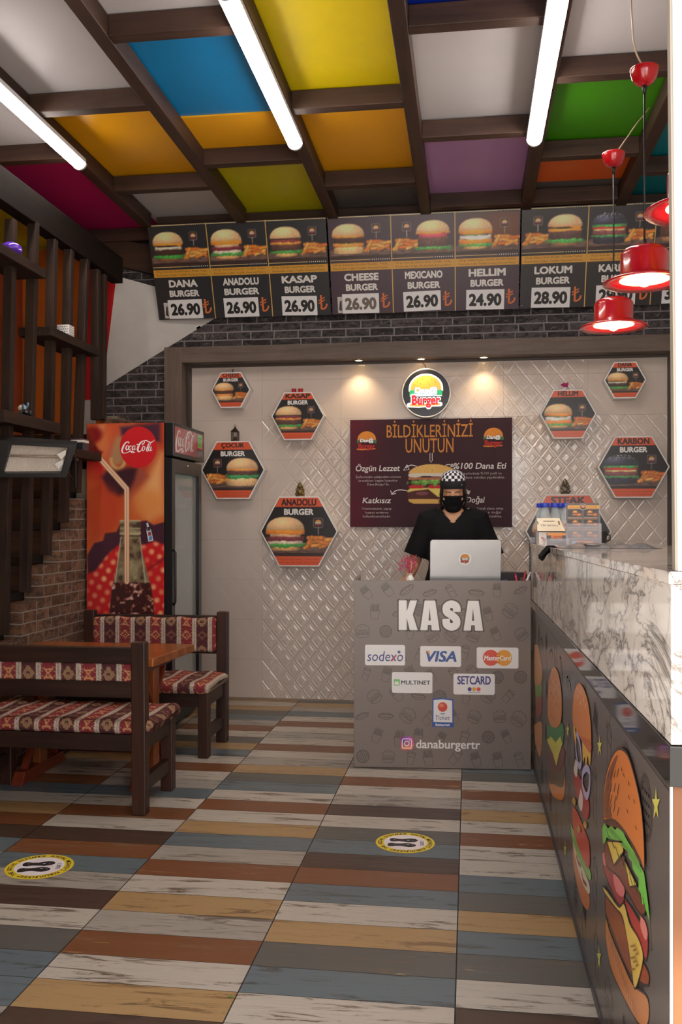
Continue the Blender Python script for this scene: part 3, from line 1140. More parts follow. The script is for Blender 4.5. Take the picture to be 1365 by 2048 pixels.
# ---- three menu boards under the ceiling
TXT_ING = {
    'dana': ('150 gr. Dana Eti, Cheddar Peyniri, Mantar, Turşu,', 'Karamelize Soğan, Yeşillik, Kızarmış Patates'),
    'anadolu': ('150 gr. Dana Eti, Pastırma, Cheddar, Turşu,', 'Karamelize Soğan, Yeşillik, Kızarmış Patates'),
    'kasap': ('150 gr. Dana Eti, Dana Füme, Cheddar Peyniri,', 'Karamelize Soğan, Yeşillik, Kızarmış Patates'),
    'cheese': ('150 gr. Dana Eti, Double Cheddar, Turşu,', 'Karamelize Soğan, Yeşillik, Kızarmış Patates'),
    'mexicano': ('150 gr. Dana Eti, Jalapeno Biber, Cheddar, Turşu,', 'Karamelize Soğan, Közlenmiş Kırmızı Biber'),
    'hellim': ('120 gr. Hellim Peyniri, Double Cheddar Peyniri,', 'Karamelize Soğan, Yeşillik, Domates, Kızarmış Patates'),
    'lokum': ('120 gr. Dana Lokum Bonfile, Cheddar Peyniri,', 'Karamelize Soğan, Yeşillik, Kızarmış Patates'),
    'karbon': ('150 gr. Dana Eti, Cheddar Peyniri, Siyah Ekmeği,', 'Karamelize Soğan, Turşu, Kızarmış Patates'),
    'steak': ('150 gr. Dana Eti, Steak, Cheddar Peyniri,', 'Karamelize Soğan, Kızarmış Patates'),
}
MENU = [  # background colours include the reflected glare, purple on the middle board
    ((-2.306, -1.000), 'black menu board with the three burgers at the left end over the brick wall', [('dana', 'DANA', '26.90', False), ('anadolu', 'ANADOLU', '26.90', False), ('kasap', 'KASAP', '26.90', False)], (36, 37, 42)),
    ((-0.988, 0.350), 'purple sheened middle menu board showing CHEESE, MEXICANO and HELLIM burgers', [('cheese', 'CHEESE', '26.90', False), ('mexicano', 'MEXICANO', '26.90', True), ('hellim', 'HELLIM', '24.90', False)], (62, 44, 58)),
    ((0.360, 1.70), 'menu board showing LOKUM and black bun burgers behind the red lamps', [('lokum', 'LOKUM', '28.90', True), ('karbon', 'KARBON', '29.90', False), ('steak', 'STEAK', '33.90', False)], (30, 28, 34)),
]
MB0, MB1 = Vector((0, 6.70, 2.842)), Vector((0, 6.43, 3.468))
up = (MB1 - MB0); LH = up.length; up.normalize()
nrm = Vector((0, -up.z, up.y))
for (xa, xb), label, items, bgc in MENU:
    t = thing('menu_board', label, 'menu board', (xa, 6.70, 2.842), 0, 'menu boards above the tiled wall')
    Wd = xb - xa
    mb = MB()
    fr = (Vector((0, 0, 0)) - nrm * .012, (1, 0, 0), up, nrm)
    mb.prism([(0, 0), (Wd, 0), (Wd, LH), (0, LH)], .012, fr)
    mb.build('backing', M_back, t)
    P = Print()
    pw = Wd / 3
    ras = Raster(0, 0, Wd, LH, .0058, bgc)
    sheen = fbm(ras.U, ras.V, 2.2, 5, 2)
    for k, (kind, nm, price, mir) in enumerate(items):
        x0 = k * pw
        burger_photo(ras, x0 + .006, LH * .575, pw - .012, LH * .40, kind, mir, bgc, seed=k + 3, glow=(130, 66, 24) if kind == 'hellim' else None)
    ras.C = np.clip(ras.C * 1.16, 0, 1)
    P.raster(ras)
    cream = (226, 190, 120)
    P.rect(0, LH * .985, Wd, LH * .995, (222, 200, 150), 2)
    for k, (kind, nm, price, mir) in enumerate(items):
        x0 = k * pw
        if k: P.rect(x0 - .0035, 0, x0 + .0035, LH, (214, 176, 96), 4)
        P.rect(x0 + .004, LH * .556, x0 + pw * .66, LH * .563, cream, 2)
        for q in range(9):
            P.rect(x0 + pw * (.68 + q * .034), LH * .554, x0 + pw * (.695 + q * .034), LH * .565, (230, 222, 205), 2)
            P.rect(x0 + pw * (.66 + q * .036), LH * .975, x0 + pw * (.677 + q * .036), LH * .99, (30, 26, 28), 3)
        P.rect(x0 + .004, LH * .452, x0 + pw - .004, LH * .532, (226, 164, 58), 2)
        a, b = TXT_ING[kind]
        P.text(a, x0 + pw / 2, LH * .497, pw * .88, LH * .026, (92, 64, 30), 3, res=1)
        P.text(b, x0 + pw / 2, LH * .461, pw * .88, LH * .026, (92, 64, 30), 3, res=1)
        wn = {'DANA': .50, 'ANADOLU': .62, 'KASAP': .60, 'CHEESE': .56, 'MEXICANO': .60, 'HELLIM': .58, 'LOKUM': .58, 'KARBON': .62, 'STEAK': .52}[nm]
        P.text(nm, x0 + pw * .5, LH * .345, pw * wn, LH * .078, INK_CRM, 3, bold=.045)
        P.text('BURGER', x0 + pw * .5, LH * .242, pw * (.52 if nm != 'ANADOLU' else .60), LH * .072, INK_CRM, 3, bold=.045)
        tx, ty, tw, th = x0 + pw * .80, LH * .055, pw * .15, LH * .155
        lira = lambda pts: [(tx + a * tw, ty + b * th) for a, b in pts]
        P.stroke(lira([(.30, 1.0), (.30, .04)]), tw * .20, (232, 122, 60), 3)
        P.stroke(lira(spline([(.26, .08), (.50, .06), (.78, .16), (.95, .40)], 5)), tw * .18, (232, 122, 60), 3)
        for dy in (0, .17): P.stroke(lira([(.0, .44 + dy), (.72, .68 + dy)]), tw * .11, (232, 122, 60), 3)
    P.build('print', t, ((0, -0.0005, 0), (1, 0, 0), up, nrm), M_sheet)
    rs = random.Random(len(label))
    for k, (kind, nm, price, mir) in enumerate(items):
        x0 = k * pw + pw * (.17 if (nm != 'DANA') else .19)
        cw, chh = pw * .60, LH * .205
        P = Print()
        P.rect(0, 0, cw, chh, (240, 238, 240), 0)
        P.text(price, cw * .5, chh * .17, cw * .86, chh * .64, (26, 22, 22) if nm != 'CHEESE' else (112, 100, 92), 1, bold=.05)
        if nm in ('DANA', 'CHEESE'):
            P.rect(-cw * .13, chh * .04, -cw * .005, chh * .86, (206, 200, 196), 0)
            P.poly([(-cw * .10, chh * .2), (-cw * .02, chh * .12), (-cw * .02, chh * .7), (-cw * .07, chh * .62)], (60, 50, 48), 1)
        rot = R(rs.uniform(-1.2, 1.2))
        exv = Vector((math.cos(rot), 0, 0)) + up * math.sin(rot); eyv = up * math.cos(rot) + Vector((-math.sin(rot), 0, 0))
        P.build('price_card', t, (Vector((x0, 0, 0)) + up * (LH * .008) + nrm * .003, exv, eyv, nrm), M_sheet_m)
    if items[0][0] == 'lokum':
        sc = MB()
        sc.lathe([(.006, 0), (.006, .004), (.003, .006)], tuple(Vector((.014, 0, 0)) + up * .02 + nrm * .001), 10, mat=Matrix.Rotation(R(66), 4, 'X') @ Matrix.Rotation(R(0), 4, 'Z'))
        sc.build('screw', M('steel', (190, 190, 190), 0.3, 1.0), t)

# ---- eight hexagonal burger signs
HEX = [
    ('cheese', 'CHEESE', (462, 780), 79, 'small hexagonal CHEESE burger sign in the upper left corner of the tiles', False, True),
    ('kasap', 'KASAP', (596, 832), 107, 'hexagonal KASAP burger sign with two red pots on top', False, True),
    ('cocuk', 'ÇOCUK', (466, 940), 128, 'hexagonal ÇOCUK burger sign beside the drinks fridge with a lantern on top', True, True),
    ('anadolu', 'ANADOLU', (598, 1063), 156, 'large hexagonal ANADOLU burger sign left of the cash desk', False, True),
    ('hellim', 'HELLIM', (1137, 828), 114, 'hexagonal HELLIM burger sign with a pink flower on top', False, False),
    ('dana', 'DANA', (1251, 760), 86, 'small hexagonal DANA burger sign in the upper right corner of the tiles', False, True),
    ('karbon', 'KARBON', (1268, 934), 145, 'hexagonal KARBON sign with a black bun burger at the right', False, True),
    ('steak', 'STEAK', (1137, 1063), 173, 'large hexagonal STEAK sign half hidden behind bottles and leaflets', False, False),
]
HEXTOP = {}
YS = 6.665
for kind, nm, (px, py), pwid, label, mir, two in HEX:
    c = onY(px, py, YS)
    w_ = onY(px + pwid / 2, py, YS).x - onY(px - pwid / 2, py, YS).x
    a = w_ / 2; hh = a * .885
    t = thing('hexagon_sign', label, 'sign', (c.x, YS, c.z), 0, 'hexagonal burger signs on the tiled wall')
    hx = [(-a, 0), (-a * .515, -hh), (a * .515, -hh), (a, 0), (a * .515, hh), (-a * .515, hh)]
    MB().prism(hx, .095, ((0, .0955, 0), (1, 0, 0), (0, 0, 1), (0, -1, 0))).build('light_box', M_rimw, t, bevel=.002)
    k = 1 - .011 / a
    hi = [(x * k, y * k) for x, y in hx]
    step = .0052 if pwid > 100 else .0048
    ras = Raster(-a, -hh, a, hh, step, (20, 14, 16))
    burger_photo(ras, -a * .92, -hh * .70, a * 1.84, hh * 1.28, kind, mir, (22, 14, 16), seed=len(nm), big=1.0)
    orange = (222, 88, 46)
    ras.put((ras.V > hh * .70).astype(float), orange)
    ras.put((ras.V < -hh * .70).astype(float), orange)
    keep = np.ones(ras.U.shape, bool)
    n6 = 6
    for i in range(6):
        p, q = hi[i], hi[(i + 1) % 6]
        keep &= ((q[0] - p[0]) * (ras.V - p[1]) - (q[1] - p[1]) * (ras.U - p[0])) >= -1e-9
    # sharp hexagon: pull the raster's border vertices onto the outline by clamping
    P = Print()
    U, V = ras.U.copy(), ras.V.copy()
    lim = np.minimum(a * k, a * k - (a * k - a * .515 * k) * np.abs(V) / (hh * k))
    ras.U = np.clip(U, -lim, lim); ras.V = np.clip(V, -hh * k, hh * k)
    P.raster(ras)
    P.text(nm, 0, hh * .735, a * {'HELLIM': .72, 'KARBON': .88, 'ANADOLU': .90, 'ÇOCUK': .72, 'KASAP': .92, 'CHEESE': .84, 'DANA': .66, 'STEAK': .80}[nm], hh * .195, (36, 16, 14), 3, bold=.04)
    if two: P.text('BURGER', 0, hh * .47, a * .76, hh * .18, INK_CRM, 3, bold=.045)
    i1, i2 = TXT_ING.get(kind, TXT_ING['cheese'])
    P.text(i1, 0, -hh * .83, a * 1.02, hh * .065, (150, 48, 26), 3, res=1)
    P.text(i2, 0, -hh * .92, a * .98, hh * .065, (150, 48, 26), 3, res=1)
    P.build('print', t, ((0, -.0004, 0), (1, 0, 0), (0, 0, 1), (0, -1, 0)), M_sheet)
    HEXTOP[nm] = Vector((c.x, YS + .05, c.z + hh))


# ---- the shop's burger emblem
def emblem(P, cx, cy, w, lay=4, lit=False, sep=1):
    u = w
    bun = (232, 166, 62) if lit else (224, 140, 56)
    white, red = (250, 250, 250), (206, 24, 40) if lit else (178, 44, 40)
    dark = (30, 22, 24)
    def dome(k, dy=0):
        p = [(cx + math.cos(R(a)) * u * .46 * k, cy + u * .08 + dy + math.sin(R(a)) * u * .40 * k) for a in range(0, 181, 9)]
        return p + [(cx - u * .46 * k, cy + u * .0), (cx + u * .46 * k, cy + u * .0)]
    if lit:
        P.poly(dome(1.10), white, lay)
        P.rect(cx - u * .47, cy - u * .15, cx + u * .47, cy + u * .06, white, lay)
        P.stroke([(cx - u * .5, cy - u * .40), (cx - u * .2, cy - u * .42), (cx + u * .1, cy - u * .39), (cx + u * .42, cy - u * .385)], u * .13, white, lay)
        P.ell(cx + u * .42, cy - u * .385, u * .065, u * .065, white, lay); P.ell(cx - u * .5, cy - u * .40, u * .065, u * .065, white, lay)
    else:
        P.poly(dome(1.05), (60, 40, 36), lay)
    P.poly(dome(.98), bun, lay + 1)
    for sx, sy in ((-.25, .26), (-.1, .33), (.04, .26), (.16, .34), (.27, .24), (-.33, .17), (.1, .19), (-.16, .2)):
        P.ell(cx + sx * u, cy + sy * u + u * .02, u * .012, u * .02, (150, 98, 30), lay + 2, 8, .4)
    for sx in (-.40, .40):
        P.rect(cx + sx * u - u * .08, cy - u * .12, cx + sx * u + u * .08, cy + u * .04, (36, 168, 96) if lit else (70, 120, 80), lay + 2)
    P.text('Dan@', cx, cy - u * .13, u * .72, u * .27, (120, 150, 160) if lit else dark, lay + 3, bold=.085, shear=.1)
    P.text('Dan@', cx, cy - u * .11, u * .66, u * .235, white, lay + 4, bold=.035, shear=.1)
    P.text('Burger', cx, cy - u * .40, u * .90, u * .30, white if lit else dark, lay + 3, bold=.07, ref='B')
    P.text('Burger', cx, cy - u * .385, u * .84, u * .26, red, lay + 5, bold=.045, ref='B')
    P.stroke([(cx - u * .48, cy - u * .40), (cx - u * .2, cy - u * .42), (cx + u * .1, cy - u * .39), (cx + u * .42, cy - u * .385)], u * .06, bun, lay + 4)


c = onY(853, 786, 6.70)
t = thing('round_light_sign', 'lit round black sign with a yellow burger emblem above the poster', 'sign', (c.x, 6.70, c.z))
rad = .178
q = MB()
Mx = Matrix.Rotation(R(90), 4, 'X')
q.lathe([(rad - .012, -.06), (rad, -.058), (rad, 0.002), (rad - .009, .002), (rad - .009, -.002), (.001, -.002)], (0, 0, 0), 48, mat=Mx, cap=False)
q.build('rim', M_rimw, t)
P = Print()
P.ell(0, 0, rad - .009, rad - .009, (24, 20, 22), 0, 48)
emblem(P, -.002, .012, .245, 2, True)
P.build('print', t, FACE(0, -.002, 0), M_print_lit('lit_sheet', 0.5), label='glowing emblem')
cb = MB(); cb.tube([(.0, .02, rad - .004), (-.01, .03, rad + .03), (-.03, .035, rad + .05), (-.035, .03, rad + .075)], .003, 6); cb.build('cable', M('brown_cable', (90, 66, 50), 0.6), t)

# ---- poster
a = onY(701, 840, 6.735); b = onY(1025, 1054, 6.735)
PW, PH = b.x - a.x, a.z - b.z
t = thing('poster_board', 'dark maroon poster board headed BİLDİKLERİNİZİ UNUTUN behind the person', 'poster', (a.x, 6.735, b.z))
MB().box(0, 0, 0, PW, .026, PH).build('board', M_back, t, bevel=.001)
ras = Raster(0, 0, PW, PH, .0075, (56, 25, 37))
g = np.exp(-((ras.U / .22) ** 2)) * (0.6 + 0.4 * fbm(ras.U, ras.V, 3, 2))
ras.put(g * .8, (104, 14, 40))
ras.put(np.clip(fbm(ras.U, ras.V, 3.5, 9, 3) - .42, 0, 1) * .8, (66, 40, 52))
P = Print(); P.raster(ras)
fx = lambda x: (x - 40) / 1268 * PW          # coordinates read off the poster itself
fz = lambda y: (872 - y) / 838 * PH
P.text('BİLDİKLERİNİZİ', fx(668), fz(176), fx(1005) - fx(330), fz(45) - fz(176), (206, 136, 62), 4, bold=.006, res=2)
P.text('UNUTUN', fx(668), fz(297), fx(856) - fx(480), fz(186) - fz(297), (206, 136, 62), 4, bold=.006, res=2)
rs = random.Random(4)
for i in range(70):   # worn letters
    x = rs.uniform(335, 1000); y = rs.choice((rs.uniform(70, 176), rs.uniform(190, 296)))
    if y > 180 and not 485 < x < 850: continue
    P.ell(fx(x), fz(y), rs.uniform(.002, .007), rs.uniform(.001, .003), (56, 30, 36), 5, 6, rs.uniform(-.5, 1.5))
emblem(P, fx(172), fz(200), .150, 3); emblem(P, fx(1165), fz(186), .150, 3)
W1 = (226, 220, 218)
P.text('Özgün Lezzet', fx(260), fz(436), fx(436) - fx(84), .042, W1, 4, bold=.012, shear=.16, ref='L')
for k, s in enumerate(('Şeflerimizin çalışmaları sonucu', 'ürettikleri özgün lezzetler', "Dana Burger'de")):
    P.text(s, fx(262), fz(490 + 29 * k), (fx(440) - fx(84)) * (1, .88, .48)[k], .017, (190, 180, 180), 4, res=1, ref='L')
P.text('Katkısız', fx(252), fz(686), fx(366) - fx(138), .040, W1, 4, bold=.012, shear=.16, ref='L')
for k, s in enumerate(('Ürünlerimizde yapay', 'lezzet arttırıcı', 'kullanılmamaktadır.')):
    P.text(s, fx(252), fz(738 + 30 * k), (fx(370) - fx(135)) * (1, .78, .94)[k], .017, (190, 180, 180), 4, res=1, ref='L')
P.text('%100 Dana Eti', fx(1060), fz(424), fx(1264) - fx(856), .042, W1, 4, bold=.012, shear=.16, ref='L')
for k, s in enumerate(('Burgerlerimiz %100 yerli ve', '%100 dana etinden yapılmakta.')):
    P.text(s, fx(1060), fz(468 + 31 * k), (fx(1250) - fx(866)) * (.88, 1)[k], .017, (190, 180, 180), 4, res=1, ref='L')
P.text('Doğal', fx(1026), fz(684), fx(1098) - fx(955), .040, W1, 4, bold=.012, shear=.16, ref='D')
for k, s in enumerate(('Ürünlerimizde kapalı alana sahip', 'fabrikamızdan çıkan doğal', 'etlerden hazırlanmakta.')):
    P.text(s, fx(1050), fz(738 + 30 * k), (fx(1240) - fx(858)) * (1, .9, .96)[k], .017, (190, 180, 180), 4, res=1, ref='L')


def arrow(pts, head, wd=.006):
    P.stroke([(fx(x), fz(y)) for x, y in pts], wd, W1, 4)
    P.stroke([(fx(x), fz(y)) for x, y in head], wd, W1, 4)


arrow(spline([(490, 590), (440, 584), (400, 592), (372, 616)]), [(362, 588), (372, 620), (404, 610)])
arrow(spline([(570, 402), (530, 392), (500, 400), (484, 415)]), [(492, 390), (464, 432), (510, 426), (492, 390)])
arrow(spline([(780, 404), (810, 390), (835, 394), (850, 408)]), [(845, 384), (870, 424), (832, 418), (845, 384)])
arrow([(672, 300), (672, 350)], [(668, 350), (681, 372), (694, 350), (690, 350), (690, 300)], .004)
arrow(spline([(870, 590), (930, 580), (965, 592), (975, 615)]), [(955, 600), (975, 620), (984, 592)])
# drawn burger of the poster
rb = Raster(fx(470), fz(700), fx(900), fz(375), .0048, (56, 25, 37))
F = lambda *q: [(fx(x), fz(y)) for x, y in q]
rb.put(rb.soft(rb.poly(F((500, 655), (870, 650), (880, 672), (850, 692), (540, 692), (505, 676)))), (222, 178, 98))
rb.put(rb.soft(rb.poly(F((490, 600), (520, 585), (870, 585), (885, 640), (840, 660), (500, 650)))), (82, 40, 36))
rb.put(rb.soft(rb.ell(fx(610), fz(612), .045, .014)), (128, 74, 84))
rb.put(rb.soft(rb.poly(F((488, 592), (520, 570), (880, 566), (890, 580), (770, 640), (735, 640), (660, 580), (560, 590), (500, 602)))), (222, 206, 110))
for q in (540, 590, 690, 740, 820):
    rb.put(rb.soft(rb.ell(fx(q), fz(560), .034, .013)), (196, 36, 50))
food_band(rb, fx(690), fx(890) - fx(485), fz(548), fz(505), 1.0, (92, 130, 60), .05, 16, 4, tex=.8)
rb.put(rb.soft(rb.rbox(fx(690), fz(497), fx(690) - fx(500), .009, 0, .006)), (176, 110, 80))
rb.put(rb.soft(rb.poly(F((498, 465), (540, 445), (840, 445), (880, 462), (880, 480), (840, 486), (620, 478), (560, 490), (505, 484)))), (216, 208, 196))
rb.put(rb.soft(np.maximum(rb.ell(fx(690), fz(468), fx(690) - fx(500), fz(384) - fz(468)), fz(455) - rb.V)), (228, 182, 104))
kp = np.sum(np.abs(rb.C - rgb(56, 25, 37)), axis=2) > .03
P.raster(rb, kp, 5)
for i in range(16):
    P.ell(fx(rs.uniform(560, 820)), fz(rs.uniform(395, 440)), .003, .0016, (120, 80, 40), 6, 6, rs.uniform(0, 2))
P.build('print', t, FACE(0, -.0006, 0), M_print('poster_paper', .55, spec=.15))
# spotlights under the surround
for px in (718, 843, 968):
    p = onY(px, 718, 6.67)
    t = thing('downlight', {718: 'left', 843: 'middle', 968: 'right'}[px] + ' of the three glowing spotlights under the wooden surround', 'spotlight', (p.x, 6.67, 2.4995), 0, 'spotlights in the wooden surround')
    MB().lathe([(.034, 0), (.036, -.004), (.026, -.006), (.024, -.001)], (0, 0, 0), 20, cap=False).build('ring', M('chrome', (210, 205, 195), 0.2, 1.0), t)
    MB().lathe([(.0005, -.0035), (.0245, -.0035)], (0, 0, 0), 20, cap=False).build('lens', M_emit('warm_lens', (255, 214, 140), 14), t)
    s = light('spot_beam', 'SPOT', (p.x, 6.672, 2.485), (R(-2), 0, 0), SPOT, (1.0, 0.74, 0.44), spot_size=R(110), spot_blend=0.9, shadow_soft_size=.02)

# ------------------------------------------------------------------ ceiling lights
M_tube = M_emit('tube_diffuser', (255, 246, 238), TUBE)
M_cap = M('grey_end_cap', (196, 192, 192), 0.4)
for (x, y0, y1, lab) in ((-2.267, 3.68, 5.18, 'left'), (-0.958, 3.56, 5.07, 'middle'), (0.357, 3.70, 5.20, 'right')):
    t = thing('tube_light', {'left': 'long white tube light under the leftmost ceiling beam, above the pink board', 'middle': 'long white tube light between the blue and the yellow ceiling boards', 'right': 'long white tube light beside the white and green ceiling boards'}[lab], 'ceiling light', (x, y0, ZB - .001), 0, 'tube lights under the ceiling beams')
    q = MB()
    pr = [(math.cos(R(a)) * .042, -.012 - math.sin(R(a)) * .045) for a in range(15, 166, 15)]
    q.prism(pr, y1 - y0 - .03, ((0, .015, 0), (1, 0, 0), (0, 0, 1), (0, 1, 0)))
    q.build('diffuser', M_tube, t)
    q = MB(); q.box(-.043, .015, -.0232, .043, y1 - y0 - .015, 0); hou = q.build('housing', M_cap, t)
    for yy in (0, y1 - y0 - .016):
        pr2 = [(x_ * 1.06, z_ * 1.04 if z_ < -.013 else z_ + .011) for x_, z_ in pr]
        MB().prism(pr2, .016, ((0, yy, 0), (1, 0, 0), (0, 0, 1), (0, 1, 0))).build('end_cap', M_cap, hou)

M_red = M('red_lacquer', (176, 14, 26), 0.22, coat=0.6)
M_inw = M('warm_inside', (250, 226, 196), 0.4)
M_blk = M('black_plastic', (20, 20, 22), 0.4)
M_bulb = M_emit('bulb', (255, 226, 178), BULB)
M_wire = M('white_wire', (190, 166, 140), 0.5)
M_cord = M('black_cord', (24, 22, 26), 0.5)
PEND = [((0.662, 4.40), 'farthest red hat shaped pendant lamp, hanging lowest in front of the stone wall'), ((0.653, 3.594), 'middle red hat shaped pendant lamp with a large glowing bulb'), ((0.657, 2.78), 'nearest red hat shaped pendant lamp, cut by the white door post')]
proto = None
for i, ((x, y), lab) in enumerate(PEND):
    if proto is None:
        t = thing('pendant_lamp', lab, 'lamp', (x, y, 2.23), 0, 'red pendant lamps over the counter'); proto = t
        q = MB()
        q.lathe([(.010, .128), (.055, .124), (.078, .112), (.086, .100), (.088, .092), (.088, .020), (.092, .016), (.125, .006), (.150, -.006), (.153, -.009), (.150, -.013), (.12, -.004), (.092, .0)], (0, 0, 0), 40, cap=False)
        shd = q.build('lamp_shade', M_red, t)
        q = MB(); q.lathe([(.092, .0), (.083, .004), (.083, .098), (.05, .112), (.012, .116)], (0, 0, 0), 40, cap=False); q.build('shade_lining', M_inw, shd)
        q = MB(); q.lathe([(.012, .112), (.018, .11), (.018, .07), (.014, .066)], (0, 0, 0), 16); q.build('socket', M_blk, t)
        q = MB(); q.lathe([(.012, .068), (.022, .050), (.031, .025), (.033, .010), (.027, -.010), (.014, -.022), (.002, -.026)], (0, 0, 0), 20); q.build('bulb', M_bulb, t)
        q = MB(); q.tube([(0, 0, .120), (0, 0, .735)], .0038, 8); q.tube([(0, 0, .126), (0, 0, .15)], .008, 10); q.tube([(0, 0, .700), (0, 0, .735)], [.006, .010], 10); q.build('cord', M_cord, t)
        q = MB(); q.lathe([(.004, .728), (.018, .730), (.034, .740), (.045, .756), (.051, .776), (.053, .788), (.053, .792), (.050, .794), (.002, .795)], (0, 0, 0), 28); q.build('ceiling_cap', M_red, t)
    else:
        t = copy_tree(proto); t.location = (x, y, 2.23); t['label'] = lab
for i, t_ in enumerate([o for o in bpy.data.objects if o.get('category') == 'lamp']):
    x, y = t_.location[:2]
    if y > 4:
        pts = [(.01, 0, .793), (.06, .1, .88), (.16, .32, 1.06), (.22, .46, 1.16), (.262, .55, 1.235)]
    elif y > 3:
        pts = [(.0, .0, .793), (-.035, -.01, .86), (-.045, .0, .98), (-.04, .04, 1.10), (.0, .1, 1.20), (.12, .02, 1.28), (.26, -.05, 1.30), (.32, -.04, 1.315)]
    else:
        pts = [(.0, .0, .793), (.03, .05, 1.0), (.02, .1, 1.30)]
    q = MB(); q.tube(spline([Vector(p) for p in pts], 5) if False else [Vector(p) for p in spline(pts, 5)], .0032, 6); q.build('supply_cable', M_wire, t_)
    lt = light('bulb_light', 'POINT', (x, y, 2.20), (0, 0, 0), 2.0, (1.0, .78, .5), shadow_soft_size=.03)

# ------------------------------------------------------------------ benches and table
def kilim(u, v):
    """woven bands: white zigzag strips between maroon and red fields with stepped figures"""
    PR = .0965
    n = np.floor(u / PR); f = u - n * PR
    out = np.zeros(u.shape + (3,))
    mar, red, tan, wht = rgb(78, 36, 42), rgb(128, 44, 50), rgb(146, 112, 84), rgb(188, 172, 156)
    p = (f - .026) / (PR - .026)
    odd = (n.astype(int) % 2)[..., None] == 1
    out[:] = np.where(odd, red, mar)
    VP = .176
    q = np.mod(v, VP) / VP
    st = lambda a, k: (np.floor(a * k) + .5) / k
    ps = st(np.abs(p - .5), 16); qs = st(q, 22)
    d1 = ps * 1.0 + np.abs(qs - .28) * 2.2
    d2 = ps * 1.0 + np.abs(qs - .80) * 2.6
    m1 = ((d1 < .46) & (d1 > .16)) | (d1 < .07)
    m2 = ((d2 < .40) & (d2 > .22))
    m3 = (np.abs(np.mod(ps * 1.0 + qs * 2.2, .5) - .25) < .05) & (ps > .36)
    out = np.where((m1 & ~odd[..., 0])[..., None], tan, out)
    out = np.where(((m2 | m3) & ~odd[..., 0])[..., None], rgb(122, 80, 62), out)
    s1 = (ps < .30) & (np.abs(np.abs(qs - .28) - ps * .55) < .035) | ((np.abs(np.abs(qs - .28) - .12) < .018) & (ps < .3))
    s2 = (d2 < .44) & (d2 > .28) | (d2 < .1)
    out = np.where(((s1 | s2) & odd[..., 0])[..., None], rgb(190, 134, 92), out)
    dots = (np.mod(q * 9, 1) < .16) & (np.abs(np.abs(p - .5) - .42) < .03)
    out = np.where((dots & odd[..., 0])[..., None], rgb(196, 160, 140), out)
    zz = .0022 * np.abs(np.mod(v / .006, 2) - 1)
    band = (f > zz) & (f < .026 - zz)
    out = np.where(band[..., None], wht, out)
    z2 = np.abs(f - .013 - .003 * (np.abs(np.mod(v / .007, 2) - 1) - .5) * 2) < .0017
    out = np.where((z2 & band)[..., None], rgb(124, 106, 92), out)
    nn = .86 + .24 * vnoise(u, v, 420, 3)
    return np.clip(out * nn[..., None], 0, 1)


def pad(name, parent, x0, x1, yc, zc, hy, hz, rad, vtop, mat, u0=0.0, step=.0042):
    """upholstered slab: rounded section swept along x, ends rounded in"""
    n = 9
    sec = []
    for cy, cz, a0 in ((hy - rad, -hz + rad, -90), (hy - rad, hz - rad, 0), (-hy + rad, hz - rad, 90), (-hy + rad, -hz + rad, 180)):
        for k in range(n + 1):
            a = R(a0 + 90 * k / n)
            sec.append((cy + rad * math.cos(a), cz + rad * math.sin(a)))
    sec.append(sec[0])
    sec = np.array(sec)
    # resample evenly
    dl = np.hypot(*np.diff(sec, axis=0).T); cum = np.concatenate([[0], np.cumsum(dl)])
    m = int(cum[-1] / step)
    tt = np.linspace(0, cum[-1], m)
    sy = np.interp(tt, cum, sec[:, 0]); sz = np.interp(tt, cum, sec[:, 1])
    xs = np.concatenate([[x0, x0 + rad * .04, x0 + rad * .15, x0 + rad * .4], np.arange(x0 + rad, x1 - rad, step), [x1 - rad, x1 - rad * .4, x1 - rad * .15, x1 - rad * .04, x1]])
    e = np.minimum(xs - x0, x1 - xs) / rad
    k = np.sqrt(np.clip(1 - (1 - np.clip(e, 0, 1)) ** 2, 0, 1))
    inset = (1 - k) * rad
    X = np.repeat(xs[:, None], m, 1)
    Y = yc + np.sign(sy)[None] * np.maximum(np.abs(sy)[None] - inset[:, None], 0)
    Z = zc + np.sign(sz)[None] * np.maximum(np.abs(sz)[None] - inset[:, None], 0)
    puff = .004 * np.sin(X * 31) * np.sin(Y * 17 + 1)
    Z = Z + np.where(sz[None] > 0, puff, 0)
    V = np.stack([X, Y, Z], -1).reshape(-1, 3)
    C = nlin(kilim(X - u0, np.repeat((tt + vtop)[None], len(xs), 0)).reshape(-1, 3))
    idx = np.arange(len(xs) * m).reshape(len(xs), m)
    q = np.stack([idx[:-1, :-1].ravel(), idx[1:, :-1].ravel(), idx[1:, 1:].ravel(), idx[:-1, 1:].ravel()], 1).tolist()
    q.append(tuple(int(v) for v in idx[0, ::-1])); q.append(tuple(int(v) for v in idx[-1]))
    me = bpy.data.meshes.new(name)
    me.from_pydata(V.tolist(), [], q)
    at = me.color_attributes.new('ink', 'FLOAT_COLOR', 'POINT')
    at.data.foreach_set('color', np.hstack([C, np.ones((len(C), 1))]).astype(np.float32).ravel())
    me.materials.append(mat)
    me.polygons.foreach_set('use_smooth', [True] * len(me.polygons))
    me.update()
    o = bpy.data.objects.new(name, me); COL.objects.link(o); o.parent = parent
    return o


